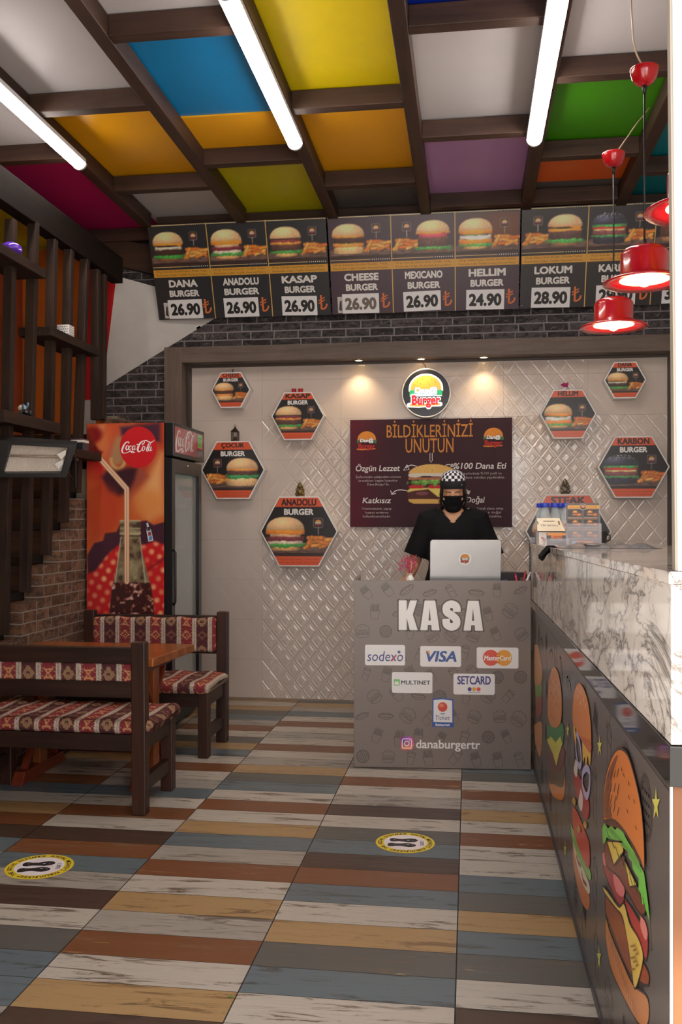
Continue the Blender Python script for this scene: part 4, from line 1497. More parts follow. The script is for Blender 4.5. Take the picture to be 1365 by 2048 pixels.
M_kil = M_print('kilim_weave', 0.9, spec=0.1)
M_bench_z = M_wood('worn_dark_bench_upright', (34, 20, 16), (72, 40, 28), 2, 0.42, 1.0, wear=(126, 66, 42))
M_bench_x = M_wood('worn_dark_bench_across', (30, 18, 15), (58, 36, 28), 0, 0.42, 1.0, wear=(84, 50, 36))
M_bench_y = M_wood('worn_dark_bench_deep', (30, 18, 15), (58, 36, 28), 1, 0.42, 1.0, wear=(84, 50, 36))
BW = 0.905
bench = thing('bench', 'dark wooden bench with kilim upholstery seen from behind, nearest the door', 'bench', (-1.44 - BW / 2, 3.995, 0), 0, 'kilim benches at the table')
hw = BW / 2
for sx in (-1, 1):
    x0, x1 = (sx * hw - (.066 if sx > 0 else 0), sx * hw + (0 if sx > 0 else .066))
    q = MB(); q.hexa([(x0, 0, 0), (x1, 0, 0), (x1, .062, 0), (x0, .062, 0), (x0, -.012, .782), (x1, -.012, .782), (x1, .044, .782), (x0, .044, .782)])
    q.build('leg', M_bench_z, bench, bevel=.006)
    MB().box(x0 + .003, .385, 0, x1 - .003, .445, .362).build('leg', M_bench_z, bench, bevel=.005)
    MB().box(x0 + .014, .05, .285, x1 - .014, .39, .36).build('side_rail', M_bench_y, bench, bevel=.003)
    MB().box(x0 + .016, .055, .095, x1 - .016, .39, .16).build('stretcher', M_bench_y, bench, bevel=.003)
MB().box(-hw + .06, -.006, .682, hw - .06, .028, .757).build('top_rail', M_bench_x, bench, bevel=.006)
MB().box(-hw + .06, .000, .528, hw - .06, .034, .602).build('lower_rail', M_bench_x, bench, bevel=.006)
MB().box(-hw + .06, .012, .285, hw - .06, .046, .36).build('rear_rail', M_bench_x, bench, bevel=.003)
MB().box(-hw + .06, .397, .285, hw - .06, .43, .36).build('front_rail', M_bench_x, bench, bevel=.003)
pad('seat', bench, -hw - .005, hw + .022, .235, .391, .228, .031, .026, .05, M_kil, .013)
pad('backrest', bench, -hw + .067, hw - .067, .042, .644, .028, .102, .018, .03, M_kil, .02)
bench2 = copy_tree(bench)
bench2.location = (-1.44 - BW / 2, 5.455, 0); bench2.rotation_euler = (0, 0, math.pi)
bench2['label'] = 'dark wooden bench with kilim upholstery facing the door in front of the drinks fridge'

M_tab_x = M_wood('orange_varnished_table', (110, 54, 20), (166, 94, 40), 0, 0.26, 0.6, spec=0.5)
M_tab_z = M_wood('orange_varnished_leg', (108, 52, 20), (150, 82, 36), 2, 0.3, 0.6)
tb = thing('table', 'orange varnished wooden trestle table between the two benches', 'table', (-1.935, 4.63, 0))
tp = MB(); tp.hexa([(-.445, -.276, .612), (.404, -.276, .612), (.444, .276, .612), (-.445, .276, .612), (-.445, -.276, .655), (.404, -.276, .655), (.444, .276, .655), (-.445, .276, .655)])
tp.build('table_top', M_tab_x, tb, bevel=.005)
M_tab_r = M_wood('red_brown_trestle', (96, 34, 18), (132, 54, 28), 1, 0.4, 0.8)
for x in (.305, -.315):
    MB().box(x - .022, -.042, .055, x + .022, .042, .57).build('leg', M_tab_z, tb, bevel=.003)
    MB().hexa([(x - .03, -.26, 0), (x + .03, -.26, 0), (x + .03, .26, 0), (x - .03, .26, 0), (x - .03, -.22, .06), (x + .03, -.22, .06), (x + .03, .22, .06), (x - .03, .22, .06)]).build('foot', M_tab_r, tb, bevel=.003)
    MB().box(x - .028, -.22, .565, x + .028, .22, .612).build('cross_bearer', M_tab_r, tb, bevel=.003)
    for s in (-1, 1):
        MB().beam((x, s * .03, .40), (x, s * .17, .56), .03, .03).build('brace', M_tab_r, tb, bevel=.002)
        MB().beam((x, s * .18, .06), (x, s * .035, .22), .03, .03).build('brace', M_tab_r, tb, bevel=.002)
MB().box(-.30, -.02, .20, .29, .02, .27).build('stretcher', M_tab_x, tb, bevel=.003)

# ------------------------------------------------------------------ drinks fridge
M_fb = M('fridge_black', (22, 21, 23), 0.35)
M_fi = M('fridge_lining', (196, 200, 198), 0.5)
FX0, FX1, FY0, FY1 = -2.40, -1.888, 5.58, 6.23
fr = thing('drinks_fridge', 'tall black drinks fridge with a red bottle advert on its side', 'fridge', ((FX0 + FX1) / 2, (FY0 + FY1) / 2, 0))
ORG = fr.location
q = MB(ORG)
q.box(FX0, FY0, .02, FX1, FY0 + .03, 1.945); q.box(FX0, FY1 - .03, .02, FX1, FY1, 1.945)
q.box(FX0, FY0 + .03, .02, FX0 + .03, FY1 - .03, 1.945); q.box(FX0 + .03, FY0 + .03, 1.72, FX1, FY1 - .03, 1.945); q.box(FX0 + .03, FY0 + .03, .02, FX1, FY1 - .03, .20)
q.build('cabinet', M_fb, fr, weld=False)
q = MB(ORG)
q.box(FX0 + .031, FY0 + .031, .201, FX0 + .036, FY1 - .031, 1.719); q.box(FX0 + .03, FY0 + .031, .201, FX1 - .01, FY0 + .036, 1.719); q.box(FX0 + .03, FY1 - .036, .201, FX1 - .01, FY1 - .031, 1.719)
q.build('lining', M_fi, fr, weld=False)
for z in (.52, .84, 1.14, 1.42):
    q = MB(ORG)
    for k in range(12):
        y = FY0 + .06 + k * .048
        q.box(FX0 + .05, y, z, FX1 - .05, y + .006, z + .006)
    q.box(FX1 - .056, FY0 + .04, z, FX1 - .05, FY1 - .04, z + .028); q.box(FX0 + .045, FY0 + .04, z, FX0 + .05, FY1 - .04, z + .01)
    q.build('shelf', M('shelf_wire', (206, 206, 204), 0.4), fr, weld=False)
hd = MB(ORG).box(FX1, FY0 + .002, 1.735, FX1 + .06, FY1 + .02, 1.95).build('header', M_fb, fr, bevel=.006)
dr = MB(ORG)
dx0, dx1 = FX1 + .002, FX1 + .048
dy0, dy1, dz0, dz1 = FY0 + .004, FY1 - .004, .17, 1.722
dr.box(dx0, dy0, dz0, dx1, dy0 + .062, dz1); dr.box(dx0, dy1 - .062, dz0, dx1, dy1, dz1); dr.box(dx0, dy0 + .062, dz0, dx1, dy1 - .062, dz0 + .07); dr.box(dx0, dy0 + .062, dz1 - .085, dx1, dy1 - .062, dz1)
dr = dr.build('door', M_fb, fr, weld=False)
MB(ORG).box(dx0 + .02, dy0 + .062, dz0 + .07, dx0 + .026, dy1 - .062, dz1 - .085).build('glass', M_glass('fridge_glass', (200, 204, 204), .38, .03), dr)
q = MB(ORG); q.tube([(dx1 + .001, dy0 + .028, .80), (dx1 + .013, dy0 + .028, .82), (dx1 + .013, dy0 + .028, 1.13), (dx1 + .001, dy0 + .028, 1.15)], .007, 8); q.build('handle', M_fb, dr)
MB(ORG).ball((dx1 + .001, (dy0 + dy1) / 2, dz1 - .03), .008).build('lock', M('chrome', (210, 205, 195), 0.2, 1.0), dr)
for y in (FY0 + .07, FY1 - .07):
    for x in (FX0 + .07, FX1 - .07):
        MB(ORG).lathe([(.02, 0), (.02, .022)], (x, y, 0), 12).build('foot', M_blk, fr)
MB(ORG).box(FX1, FY0 + .02, .03, FX1 + .012, FY1 - .02, .165).build('plinth_grille', M('dark_grille', (34, 32, 34), 0.5), fr, bevel=.003)


def script_logo(P, cx, cy, wd, col, lay):
    """flowing white script, drawn as brush strokes in a unit box"""
    S = wd / 375.0
    X = lambda x: cx + (x - 637) * S
    Y = lambda y: cy + (283 - y) * S

    def st(pts, n=8):
        q = spline([(X(a), Y(b), w_ * S) for a, b, w_ in pts], n)
        P.stroke(q, 1, col, lay)
    st([(528, 250, 3), (534, 236, 9), (520, 228, 9), (494, 240, 13), (470, 276, 19), (456, 316, 20), (460, 344, 14), (480, 352, 8), (512, 346, 8), (545, 334, 10), (572, 332, 12), (590, 341, 8), (606, 344, 3)])
    st([(570, 333, 10), (562, 340, 10), (568, 348, 8), (590, 348, 6), (604, 342, 2)])
    for ex, ey in ((514, 294), (700, 304)):
        st([(ex + 14, ey - 22, 4), (ex - 4, ey - 22, 9), (ex - 15, ey + 6, 14), (ex - 6, ey + 24, 9), (ex + 8, ey + 14, 7), (ex + 17, ey - 10, 10), (ex + 14, ey - 22, 5)])
    st([(562, 282, 9), (556, 272, 6), (541, 280, 10), (532, 304, 14), (540, 318, 8), (560, 306, 4)])
    for ax, ay in ((588, 292), (772, 306)):
        st([(ax + 10, ay - 20, 5), (ax - 6, ay - 16, 9), (ax - 16, ay + 10, 13), (ax - 6, ay + 24, 8), (ax + 8, ay + 4, 6), (ax + 16, ay - 22, 8)])
        st([(ax + 18, ay - 22, 8), (ax + 10, ay + 4, 13), (ax + 8, ay + 22, 10), (ax + 18, ay + 22, 5), (ax + 28, ay + 8, 2)])
    P.ell(X(630), Y(258), 9 * S, 6 * S, col, lay, 10, .3)
    st([(690, 262, 8), (704, 246, 9), (712, 228, 7), (700, 220, 8), (672, 234, 13), (648, 268, 19), (634, 308, 20), (640, 334, 15), (660, 334, 9), (684, 312, 4)])
    st([(692, 264, 6), (684, 252, 6), (690, 240, 5)])
    st([(704, 221, 5), (730, 216, 8), (756, 228, 11), (780, 238, 11), (806, 228, 8), (824, 212, 3)])
    st([(772, 232, 6), (762, 250, 10), (744, 292, 14), (736, 322, 13), (744, 334, 8), (758, 318, 3)])
    st([(772, 232, 5), (786, 240, 6), (776, 262, 6), (752, 300, 4)])


# side advert, painted as a soft colour picture; coordinates were read off the advert itself
AW, AH = FX1 - FX0 - .004, 1.925
SCL = 535.0 / AW
ax = lambda x: (x - 537) / SCL
az = lambda y: AH - (y - 205) / SCL
ras = Raster(0, 0, AW, AH, .0052, (176, 62, 30))
U, V = ras.U, ras.V
px_ = U * SCL + 537; py_ = (AH - V) * SCL + 205
T = lambda a, lo, hi: np.clip((a - lo) / (hi - lo), 0, 1)
def blob(x, y, rx, ry, col, rot=0.0, s=.016, k=1.0):
    ras.put(ras.soft(ras.ell(ax(x), az(y), rx / SCL, ry / SCL, rot), s) * k, col)
def shape(pts, col, s=.012, k=1.0):
    ras.put(ras.soft(ras.poly([(ax(x), az(y)) for x, y in pts]), s) * k, col)
ras.put(T(py_, 600, 900) * .8, (206, 106, 44))
shape([(537, 205), (760, 205), (700, 400), (660, 560), (600, 640), (537, 660)], (200, 78, 40), .03)
blob(640, 330, 60, 120, (206, 112, 62), 0, .05)
shape([(620, 215), (660, 215), (650, 250), (600, 300), (560, 280)], (220, 170, 110), .02, .5)
blob(570, 285, 75, 55, (140, 16, 26), .3, .02)
shape([(537, 260), (620, 380), (650, 395), (600, 440), (537, 450)], (110, 10, 24), .012)
blob(590, 500, 80, 80, (190, 34, 30), 0, .02)
blob(585, 560, 60, 45, (196, 66, 34), 0, .03, .7)
shape([(770, 205), (870, 205), (800, 300), (720, 420), (660, 560), (690, 380)], (196, 92, 60), .03)
shape([(770, 230), (1045, 205), (1045, 330), (830, 330), (780, 300)], (66, 30, 52), .02)
shape([(740, 300), (800, 290), (790, 470), (730, 490), (700, 440)], (168, 124, 84), .02)
ras.put(ras.soft(np.abs(ras.ell(ax(755), az(445), 48 / SCL, 62 / SCL)) - .010, .008) * (V < az(430)), (204, 158, 96))
shape([(640, 560), (690, 500), (740, 520), (830, 500), (895, 500), (880, 580), (830, 660), (760, 690), (690, 660)], (54, 18, 32), .022)
shape([(1045, 400), (1070, 400), (1070, 800), (960, 850), (880, 700), (960, 560)], (222, 160, 100), .05)
shape([(880, 640), (960, 560), (900, 480), (860, 620), (820, 720)], (150, 72, 56), .03)
blob(650, 800, 110, 160, (182, 48, 28), 0, .06, .8)
shape([(537, 660), (640, 640), (760, 720), (700, 900), (537, 1060)], (188, 66, 32), .06, .8)
blob(960, 740, 110, 90, (216, 132, 66), 0, .05, .8)
shape([(540, 1080), (590, 1000), (650, 985), (665, 935), (745, 925), (765, 880), (830, 870), (950, 850), (1000, 880), (1075, 860), (1075, 1010), (960, 1010), (700, 1060), (600, 1190), (545, 1230)], (62, 24, 44), .007)
# red checked cloth
mm = ras.soft(ras.poly([(ax(x), az(y)) for x, y in ((537, 1210), (600, 1180), (680, 1080), (760, 1010), (940, 1010), (1000, 985), (1080, 1010), (1080, 2300), (530, 2300))]), .012)
ras.put(mm, (196, 22, 28))
gu = (px_ * .86 + py_ * .5) / 64; gv = (-px_ * .5 + py_ * .86) / 64
chk = np.clip(1.5 - np.hypot(np.mod(gu, 1) - .5, np.mod(gv, 1) - .5) * 3.6, 0, 1) * np.clip(.35 + 1.1 * fbm(U, V, 9, 31, 2), 0, 1)
ras.put(mm * chk * .95 * (.6 + .5 * vnoise(U, V, 16, 4)), (240, 186, 124))
shape([(960, 1160), (1080, 1080), (1080, 1110), (950, 1190)], (140, 14, 26), .01, .8)
# bottle
lft = [(768, 850), (764, 880), (772, 900), (764, 936), (776, 950), (764, 1060), (746, 1150), (728, 1240), (712, 1300), (702, 1400), (690, 1560), (684, 2000)]
rgt = [(908, 850), (912, 880), (904, 900), (914, 936), (904, 950), (920, 1060), (944, 1150), (968, 1240), (986, 1300), (1000, 1400), (1010, 1560), (1016, 2000)]
bot = lft + rgt[::-1]
shape(bot, (122, 104, 78), .005)
for k in (.0,):
    wob = fbm(U, V, 22, 8, 3)
    inb = ras.soft(ras.poly([(ax(x), az(y)) for x, y in bot]), .004)
    ras.put(inb * np.clip((wob - .5) * 4, 0, 1) * .7, (176, 168, 130))
    ras.put(inb * np.clip((.42 - wob) * 5, 0, 1) * .8, (60, 42, 34))
    fill = inb * T(py_, 1255, 1268)
    ras.put(fill, (58, 20, 22))
    w2 = fbm(U, V, 44, 18, 3)
    ras.put(fill * np.clip((w2 - .56) * 7, 0, 1), (150, 84, 62))
    ras.put(fill * np.clip((w2 - .68) * 9, 0, 1), (214, 176, 170))
for y, c_ in ((852, (196, 190, 150)), (880, (60, 52, 40)), (902, (170, 160, 120)), (936, (188, 180, 140)), (952, (70, 58, 44))):
    ras.put(ras.soft(ras.line([(ax(772), az(y)), (ax(906), az(y))], 10 / SCL), .003) * .85, c_)
for xx in (775, 905):
    ras.put(ras.soft(ras.line([(ax(xx), az(960)), (ax(xx + (840 - xx) * -.6), az(1260))], 8 / SCL), .003) * .7, (206, 200, 168))
# straw
sp = [(612, 420), (815, 640), (816, 1255)]
for wd_, c_ in ((36, (160, 96, 70)), (30, (236, 200, 164)), (4, (150, 84, 60))):
    ras.put(ras.soft(ras.line([(ax(x), az(y)) for x, y in sp], wd_ / SCL), .003), c_)
P = Print(); P.raster(ras)
P.ell(ax(895), az(365), 128 / SCL, 137 / SCL, (200, 22, 32), 2, 48)
script_logo(P, ax(893), az(362), 226 / SCL, (250, 240, 238), 4)
bt = [(-.006, .062), (.006, .062), (.007, .035), (.016, .01), (.017, -.055), (-.017, -.055), (-.016, .01), (-.007, .035)]
cr, sr_ = math.cos(R(12)), math.sin(R(12))
P.poly([(ax(970) + x * cr - y * sr_, az(930) + x * sr_ + y * cr) for x, y in bt], (190, 206, 216), 2)
for (y0_, y1_, c_) in ((.012, .036, (72, 30, 44)), (-.02, .004, (150, 60, 66)), (-.048, -.024, (90, 130, 190))):
    P.poly([(ax(970) + x * cr - y * sr_, az(930) + x * sr_ + y * cr) for x, y in ((-.010, y0_), (.010, y0_), (.012, y1_), (-.006, y1_))], c_, 3)
P.build('side_advert', fr, (Vector((FX0 + .002, FY0 - .0006, .02)) - ORG, (1, 0, 0), (0, 0, 1), (0, -1, 0)), M_print('glossy_advert', .22, coat=.3))
P = Print()
hw_, hh_ = FY1 - FY0 - .03, .165
P.rect(0, 0, hw_, hh_, (176, 24, 30), 0)
script_logo(P, hw_ * .36, hh_ * .52, hw_ * .66, (246, 236, 234), 2)
P.rect(hw_ * .80, hh_ * .42, hw_ * .95, hh_ * .97, (86, 208, 60), 2)
for k in range(4): P.rect(hw_ * .83, hh_ * (.5 + k * .1), hw_ * .92, hh_ * (.53 + k * .1), (40, 130, 40), 3)
P.rect(hw_ * .77, hh_ * .02, hw_ * .99, hh_ * .36, (30, 28, 30), 2)
P.rect(hw_ * .82, hh_ * .08, hw_ * .94, hh_ * .28, (110, 34, 26), 3)
P.build('header_sign', fr, (Vector((FX1 + .0605, FY0 + .02, 1.76)) - ORG, (0, 1, 0), (0, 0, 1), (1, 0, 0)), M_print('glossy_advert', .22), label='red header sign with white script')
# what stands on its shelves
M_gr = M('green_drink', (120, 140, 30), 0.25); M_co = M('cola_drink', (44, 18, 16), 0.2); M_capr = M('red_cap', (190, 24, 30), 0.4); M_capg = M('yellow_cap', (214, 180, 40), 0.4)
def drink(x, y, z, m, mc, lab, grp):
    t = thing('drink_bottle', lab, 'bottle', (x, y, z), 0, grp)
    MB().lathe([(.026, 0), (.03, .006), (.03, .10), (.024, .135), (.012, .165), (.012, .185)], (0, 0, 0), 16).build('body', m, t)
    MB().lathe([(.0135, .183), (.0135, .205)], (0, 0, 0), 14).build('cap', mc, t)
for k in range(3):
    drink(FX1 - .10, FY0 + .12 + k * .075, 1.1465, M_gr, M_capg, 'yellow green drink bottle on the upper shelf inside the fridge', 'green drinks in the fridge')
for k in range(3):
    drink(FX1 - .10, FY0 + .12 + k * .075, .8465, M_co, M_capr, 'dark cola bottle on the middle shelf inside the fridge', 'cola bottles in the fridge')

# ------------------------------------------------------------------ patio heater on the slats
def plane_pt(px, py, O, N):
    r = Vector(ray(px, py)); C0 = Vector((0, 0, CAM_H))
    return C0 + r * ((O - C0).dot(N) / r.dot(N))
O = onY(70, 918, 4.42)
N = Vector((.30, -.90, -.32)).normalized()
tl, tr, br, bl = (plane_pt(*q, O, N) for q in ((22, 890), (136, 896), (122, 946), (6, 947)))
htr = thing('heater', 'black infrared wall heater with a ribbed silver reflector on the slat screen', 'heater', tuple((tl + br) / 2))
ORG = htr.location
ex = ((tr - tl) + (br - bl)).normalized(); ey = ((tl - bl) + (tr - br)).normalized(); nn = ex.cross(ey).normalized()
if nn.dot(N) < 0: nn = -nn
bk = -nn * .085
e1, e2 = ex, ey
q = MB(ORG)
outer = [tl - e1 * .16 + e2 * .030, tr + e1 * .035 + e2 * .018, br + e1 * .030 - e2 * .020, bl - e1 * .15 - e2 * .020]
inner = [tl, tr, br, bl]
vs = outer + inner + [p + bk for p in outer] + [p - nn * .045 for p in inner]
fsx = []
for i in range(4):
    j = (i + 1) % 4
    fsx += [(i, j, 4 + j, 4 + i), (8 + j, 8 + i, i, j), (4 + i, 4 + j, 12 + j, 12 + i)]
fsx += [(8, 9, 10, 11)]
q.add(vs, fsx)
q.build('housing', M_fb, htr, weld=False, bevel=.003)
q = MB(ORG)
NR = 44
ins = [p - nn * .040 for p in inner]
for k in range(NR):
    s0, s1, s2 = k / NR, (k + .5) / NR, (k + 1) / NR
    row = []
    for s_, dpt in ((s0, 0), (s1, .004), (s2, 0)):
        T0 = ins[0].lerp(ins[1], s_); B0 = ins[3].lerp(ins[2], s_)
        Mi = T0.lerp(B0, .5) - nn * .012
        row.append([T0 + nn * dpt, T0.lerp(B0, .25) - nn * (.009 - dpt), Mi + nn * dpt, T0.lerp(B0, .75) - nn * (.009 - dpt), B0 + nn * dpt])
    b_ = [p for r_ in row for p in r_]
    q.add(b_, [(i * 5 + j, i * 5 + j + 1, (i + 1) * 5 + j + 1, (i + 1) * 5 + j) for i in range(2) for j in range(4)])
q.build('reflector', M('ribbed_silver', (226, 216, 206), 0.3, 0.25), htr, weld=False)
q = MB(ORG)
a_, b_ = ins[0].lerp(ins[3], .42) + nn * .012, ins[1].lerp(ins[2], .42) + nn * .012
q.tube([a_, b_], .006, 8); q.build('heating_tube', M('quartz_tube', (170, 150, 130), 0.15), htr)
for s_ in (.30, .68):
    c_ = ins[1].lerp(ins[2], s_) - ex * .028 + nn * .02
    q = MB(ORG)
    q.add([c_ + ex * .02 + ey * .026, c_ - ex * .018, c_ + ex * .012 - ey * .03, c_ + ex * .026], [(0, 1, 2, 3)])
    q.build('end_reflector', M('bright_plate', (240, 236, 232), 0.2, 0.2), htr, weld=False)
MB(ORG).prism([(-.02, -.045), (.02, -.045), (.025, .02), (-.01, .045)], .02, (tl - ex * .115 + nn * .001, ex, ey, nn)).build('side_bracket', M('dark_blue_bracket', (30, 32, 48), 0.4), htr)
pA = onX(150, 915, -2.33); pB = onX(150, 975, -2.33); pH = tr + ex * .03 - ey * .03 - nn * .03
q = MB(ORG)
q.beam(pA, pB, .012, .012); q.beam(pH, pA.lerp(pB, .1), .012, .012); q.box(pA.x - .03, pA.y - .03, pA.z - .02, pA.x + .01, pA.y + .03, pA.z + .05)
q.build('arm', M_blk, htr, weld=False)
q = MB(ORG); q.tube(spline([tuple(br + ex * .02 - nn * .05), tuple(onX(146, 958, -2.32)), tuple(onX(152, 980, -2.35)), tuple(onX(163, 985, -2.36))], 5), .0035, 6); q.build('cable', M_cord, htr)

# ------------------------------------------------------------------ things on the little shelves
(b0, b1, bz), (c0, c1, cz), (d0, d1, dz_), (e0, e1_, ez) = SHELF
p = onX(22, 478, -2.36)
t = thing('ball', 'small glossy purple ball on the highest shelf of the slat screen', 'ball', (-2.36, onX(24, 490, -2.36).y, bz))
q = MB(); q.ball((0, 0, .036), (.052, .062, .036), 0, 20, 12); q.build('body', M('purple_gloss', (84, 40, 160), 0.2), t)
q = MB(); q.prism([(-.012, -.004), (.012, -.004), (.008, .006), (-.008, .006)], .002, ((.0485, -.012, .030), (.3, .95, 0), (-.3, 0, .95), (.95, -.2, .3))); q.build('sticker', M('pale_lilac', (190, 170, 214), 0.4), t)

# white pierced lantern cube
p = onX(133, 660, -2.38)
t = thing('lattice_box', 'small white cube lantern with a pierced leaf pattern on a slat shelf', 'box', (-2.385, p.y, cz))
s_ = .038
ang = .35
q = MB(); q.box(-s_, -s_, 0, s_, s_, .082); bx = q.build('body', M('white_ceramic', (226, 222, 220), 0.4), t, bevel=.003)
bx.rotation_euler = (0, 0, 0)
rs = random.Random(11)
for (O_, ex_, n_) in (((0, -s_ - .0004, .041), (1, 0, 0), (0, -1, 0)), ((s_ + .0004, 0, .041), (0, 1, 0), (1, 0, 0))):
    P = Print()
    for i in range(5):
        for j in range(5):
            x, y = (i - 2) * .0142 + (.003 if j % 2 else -.003), (j - 2) * .0142
            P.ell(x, y, .0052, .0026, (44, 42, 44), 0, 8, .8 if (i + j) % 2 else -.8)
    P.build('pierced_pattern', t, (O_, ex_, (0, 0, 1), n_), M_sheet_m)

# toy
p = onX(48, 820, -2.37)
t = thing('toy', 'small black toy racer with a white helmeted rider and blue wings on a slat shelf', 'toy', (-2.37, p.y, dz_), R(-55))
M_tb, M_tw, M_tl = M('toy_black', (24, 24, 28), 0.3), M('toy_white', (228, 226, 224), 0.35), M('toy_blue', (104, 150, 190), 0.4)
q = MB(); q.ball((.01, 0, .026), (.062, .026, .018), 0, 18, 10); q.ball((.055, 0, .018), (.03, .022, .014), 0, 14, 8)
q.build('body', M_tb, t)
for x in (-.045, .055):
    for y in (-.024, .024):
        MB().lathe([(.006, -.006), (.015, -.006), (.016, 0), (.015, .006), (.006, .006)], (x, y, .016), 16, mat=Matrix.Rotation(R(90), 4, 'X')).build('wheel', M_tb, t)
MB().ball((-.03, -.004, .052), (.030, .024, .020), 0, 18, 10).build('helmet', M_tw, t)
MB().box(-.056, -.016, .046, -.036, .012, .056).build('visor', M_tb, t, bevel=.002)
MB().ball((-.045, -.01, .026), (.022, .016, .010), 0, 14, 8).build('fairing', M_tw, t)
for s in (0, 1):
    MB().prism([(0, 0), (.036, .004 + .01 * s), (.040, .020), (.022, .026 + .006 * s), (.004, .020)], .006, ((-.004 + .012 * s, -.012 + .022 * s, .045), (1, .1, 0), (0, 0, 1), (0, 1, 0))).build('wing', M_tl, t)

p = onX(160, 892, -2.36)
t = thing('small_box', 'small black box with a white stripe on the lowest slat shelf above the fridge', 'box', (-2.365, onX(158, 890, -2.365).y, ez))
bw_ = .042
q = MB(); q.box(-.045, -bw_, 0, .045, bw_, .050); q.build('body', M('box_black', (30, 34, 44), 0.4), t, bevel=.002)
q = MB(); q.box(-.0456, -bw_ - .0006, .050, .0456, bw_ + .0006, .064); q.build('white_stripe', M('box_white', (236, 228, 222), 0.4), t)
q = MB(); q.box(-.045, -bw_, .064, .045, bw_, .072); q.build('lid', M('box_grey', (96, 84, 96), 0.4), t, bevel=.002)

# ------------------------------------------------------------------ ornaments standing on the hexagon signs
def at_top(nm, dx, dy=0.0):
    q = HEXTOP[nm]
    return (q.x + dx, q.y + dy, q.z)
M_br = M('antique_bronze', (74, 60, 44), 0.4, 0.6)
t = thing('lantern', 'tiny dark metal lantern standing on the ÇOCUK sign', 'lantern', at_top('ÇOCUK', .005))
q = MB(); q.box(-.026, -.026, 0, .026, .026, .012); q.build('base', M_br, t, bevel=.002)
for x in (-.022, .022):
    for y in (-.022, .022): MB().box(x - .003, y - .003, .012, x + .003, y + .003, .072).build('corner_bar', M_br, t)
q = MB(); q.lathe([(.040, .070), (.036, .076), (.016, .094), (.010, .098), (.010, .104), (.003, .110)], (0, 0, 0), 4, mat=Matrix.Rotation(R(45), 4, 'Z')); q.build('roof', M_br, t)
q = MB(); q.tube([(math.cos(R(a)) * .008, 0, .116 + math.sin(R(a)) * .008) for a in range(0, 361, 30)], .0015, 6); q.build('ring', M_br, t)
q = MB(); q.lathe([(.012, .012), (.012, .034), (.004, .036)], (0, 0, 0), 12); q.build('candle', M('dark_wax', (70, 56, 46), 0.5), t)
for dx, l in ((-.038, 'left'), (.012, 'right')):
    t = thing('small_pot', l + ' one of the two little red pots on the KASAP sign', 'pot', at_top('KASAP', dx), 0, 'red pots on the KASAP sign')
    MB().lathe([(.015, 0), (.017, .004), (.018, .022), (.019, .030), (.016, .030), (.015, .024)], (0, 0, 0), 18).build('body', M('red_pot', (178, 18, 28), 0.35), t)
M_bud = M('gilded_bronze', (120, 98, 58), 0.38, 0.7, bump=.3, bscale=90)
def figurine(lab, pos, k, m):
    t = thing('figurine', lab, 'figurine', pos)
    q = MB()
    q.lathe([(.030, 0), (.032, .006), (.028, .012)], (0, 0, 0), 18)
    q.ball((0, 0, .032), (.030, .024, .024), 0, 18, 10); q.ball((-.022, -.012, .02), (.016, .014, .011), 0, 12, 8); q.ball((.022, -.012, .02), (.016, .014, .011), 0, 12, 8)
    q.ball((-.024, 0, .048), (.010, .010, .018), 0, 12, 8); q.ball((.024, 0, .048), (.010, .010, .018), 0, 12, 8)
    q.build('body', m, t, weld=False)
    q = MB(); q.ball((0, -.002, .076), (.018, .018, .021), 0, 16, 10); q.ball((-.019, 0, .074), (.005, .004, .010), 0, 8, 6); q.ball((.019, 0, .074), (.005, .004, .010), 0, 8, 6); q.build('head', m, t, weld=False)
    q = MB(); q.ball((0, .001, .090), (.017, .017, .012), 0, 14, 8); q.ball((0, .001, .103), (.007, .007, .007), 0, 10, 6); q.build('headdress', m, t, weld=False)
    t.scale = (k, k, k)
figurine('gilded seated figurine on the ANADOLU sign', at_top('ANADOLU', .0), .98, M_bud)
figurine('dark silver seated figurine on the STEAK sign', at_top('STEAK', -.015), 1.02, M('aged_silver', (120, 112, 100), 0.35, 0.7, bump=.3, bscale=90))
t = thing('flower_pot', 'little pink flower in a clear pot on the HELLIM sign', 'flower pot', at_top('HELLIM', -.02))
MB().lathe([(.014, 0), (.018, .022), (.016, .022), (.012, .003)], (0, 0, 0), 14).build('pot', M('pale_pot', (226, 206, 212), 0.3), t)
q = MB(); rs = random.Random(2)
for i in range(16):
    q.ball((rs.uniform(-.02, .02), rs.uniform(-.012, .012), rs.uniform(.026, .052)), rs.uniform(.006, .010), 0, 8, 6)
q.build('blossom', M('magenta_blossom', (190, 50, 116), 0.6), t, weld=False)
t = thing('hook', 'small dark hook above the CHEESE sign', 'hook', at_top('CHEESE', .002))
MB().box(-.006, -.006, 0, .006, .006, .014).build('stem', M_br, t, bevel=.001)
q = MB(); q.tube([(0, 0, .013), (0, -.006, .022), (.004, -.008, .028), (.008, -.004, .024)], .003, 6); q.build('tip', M_br, t)

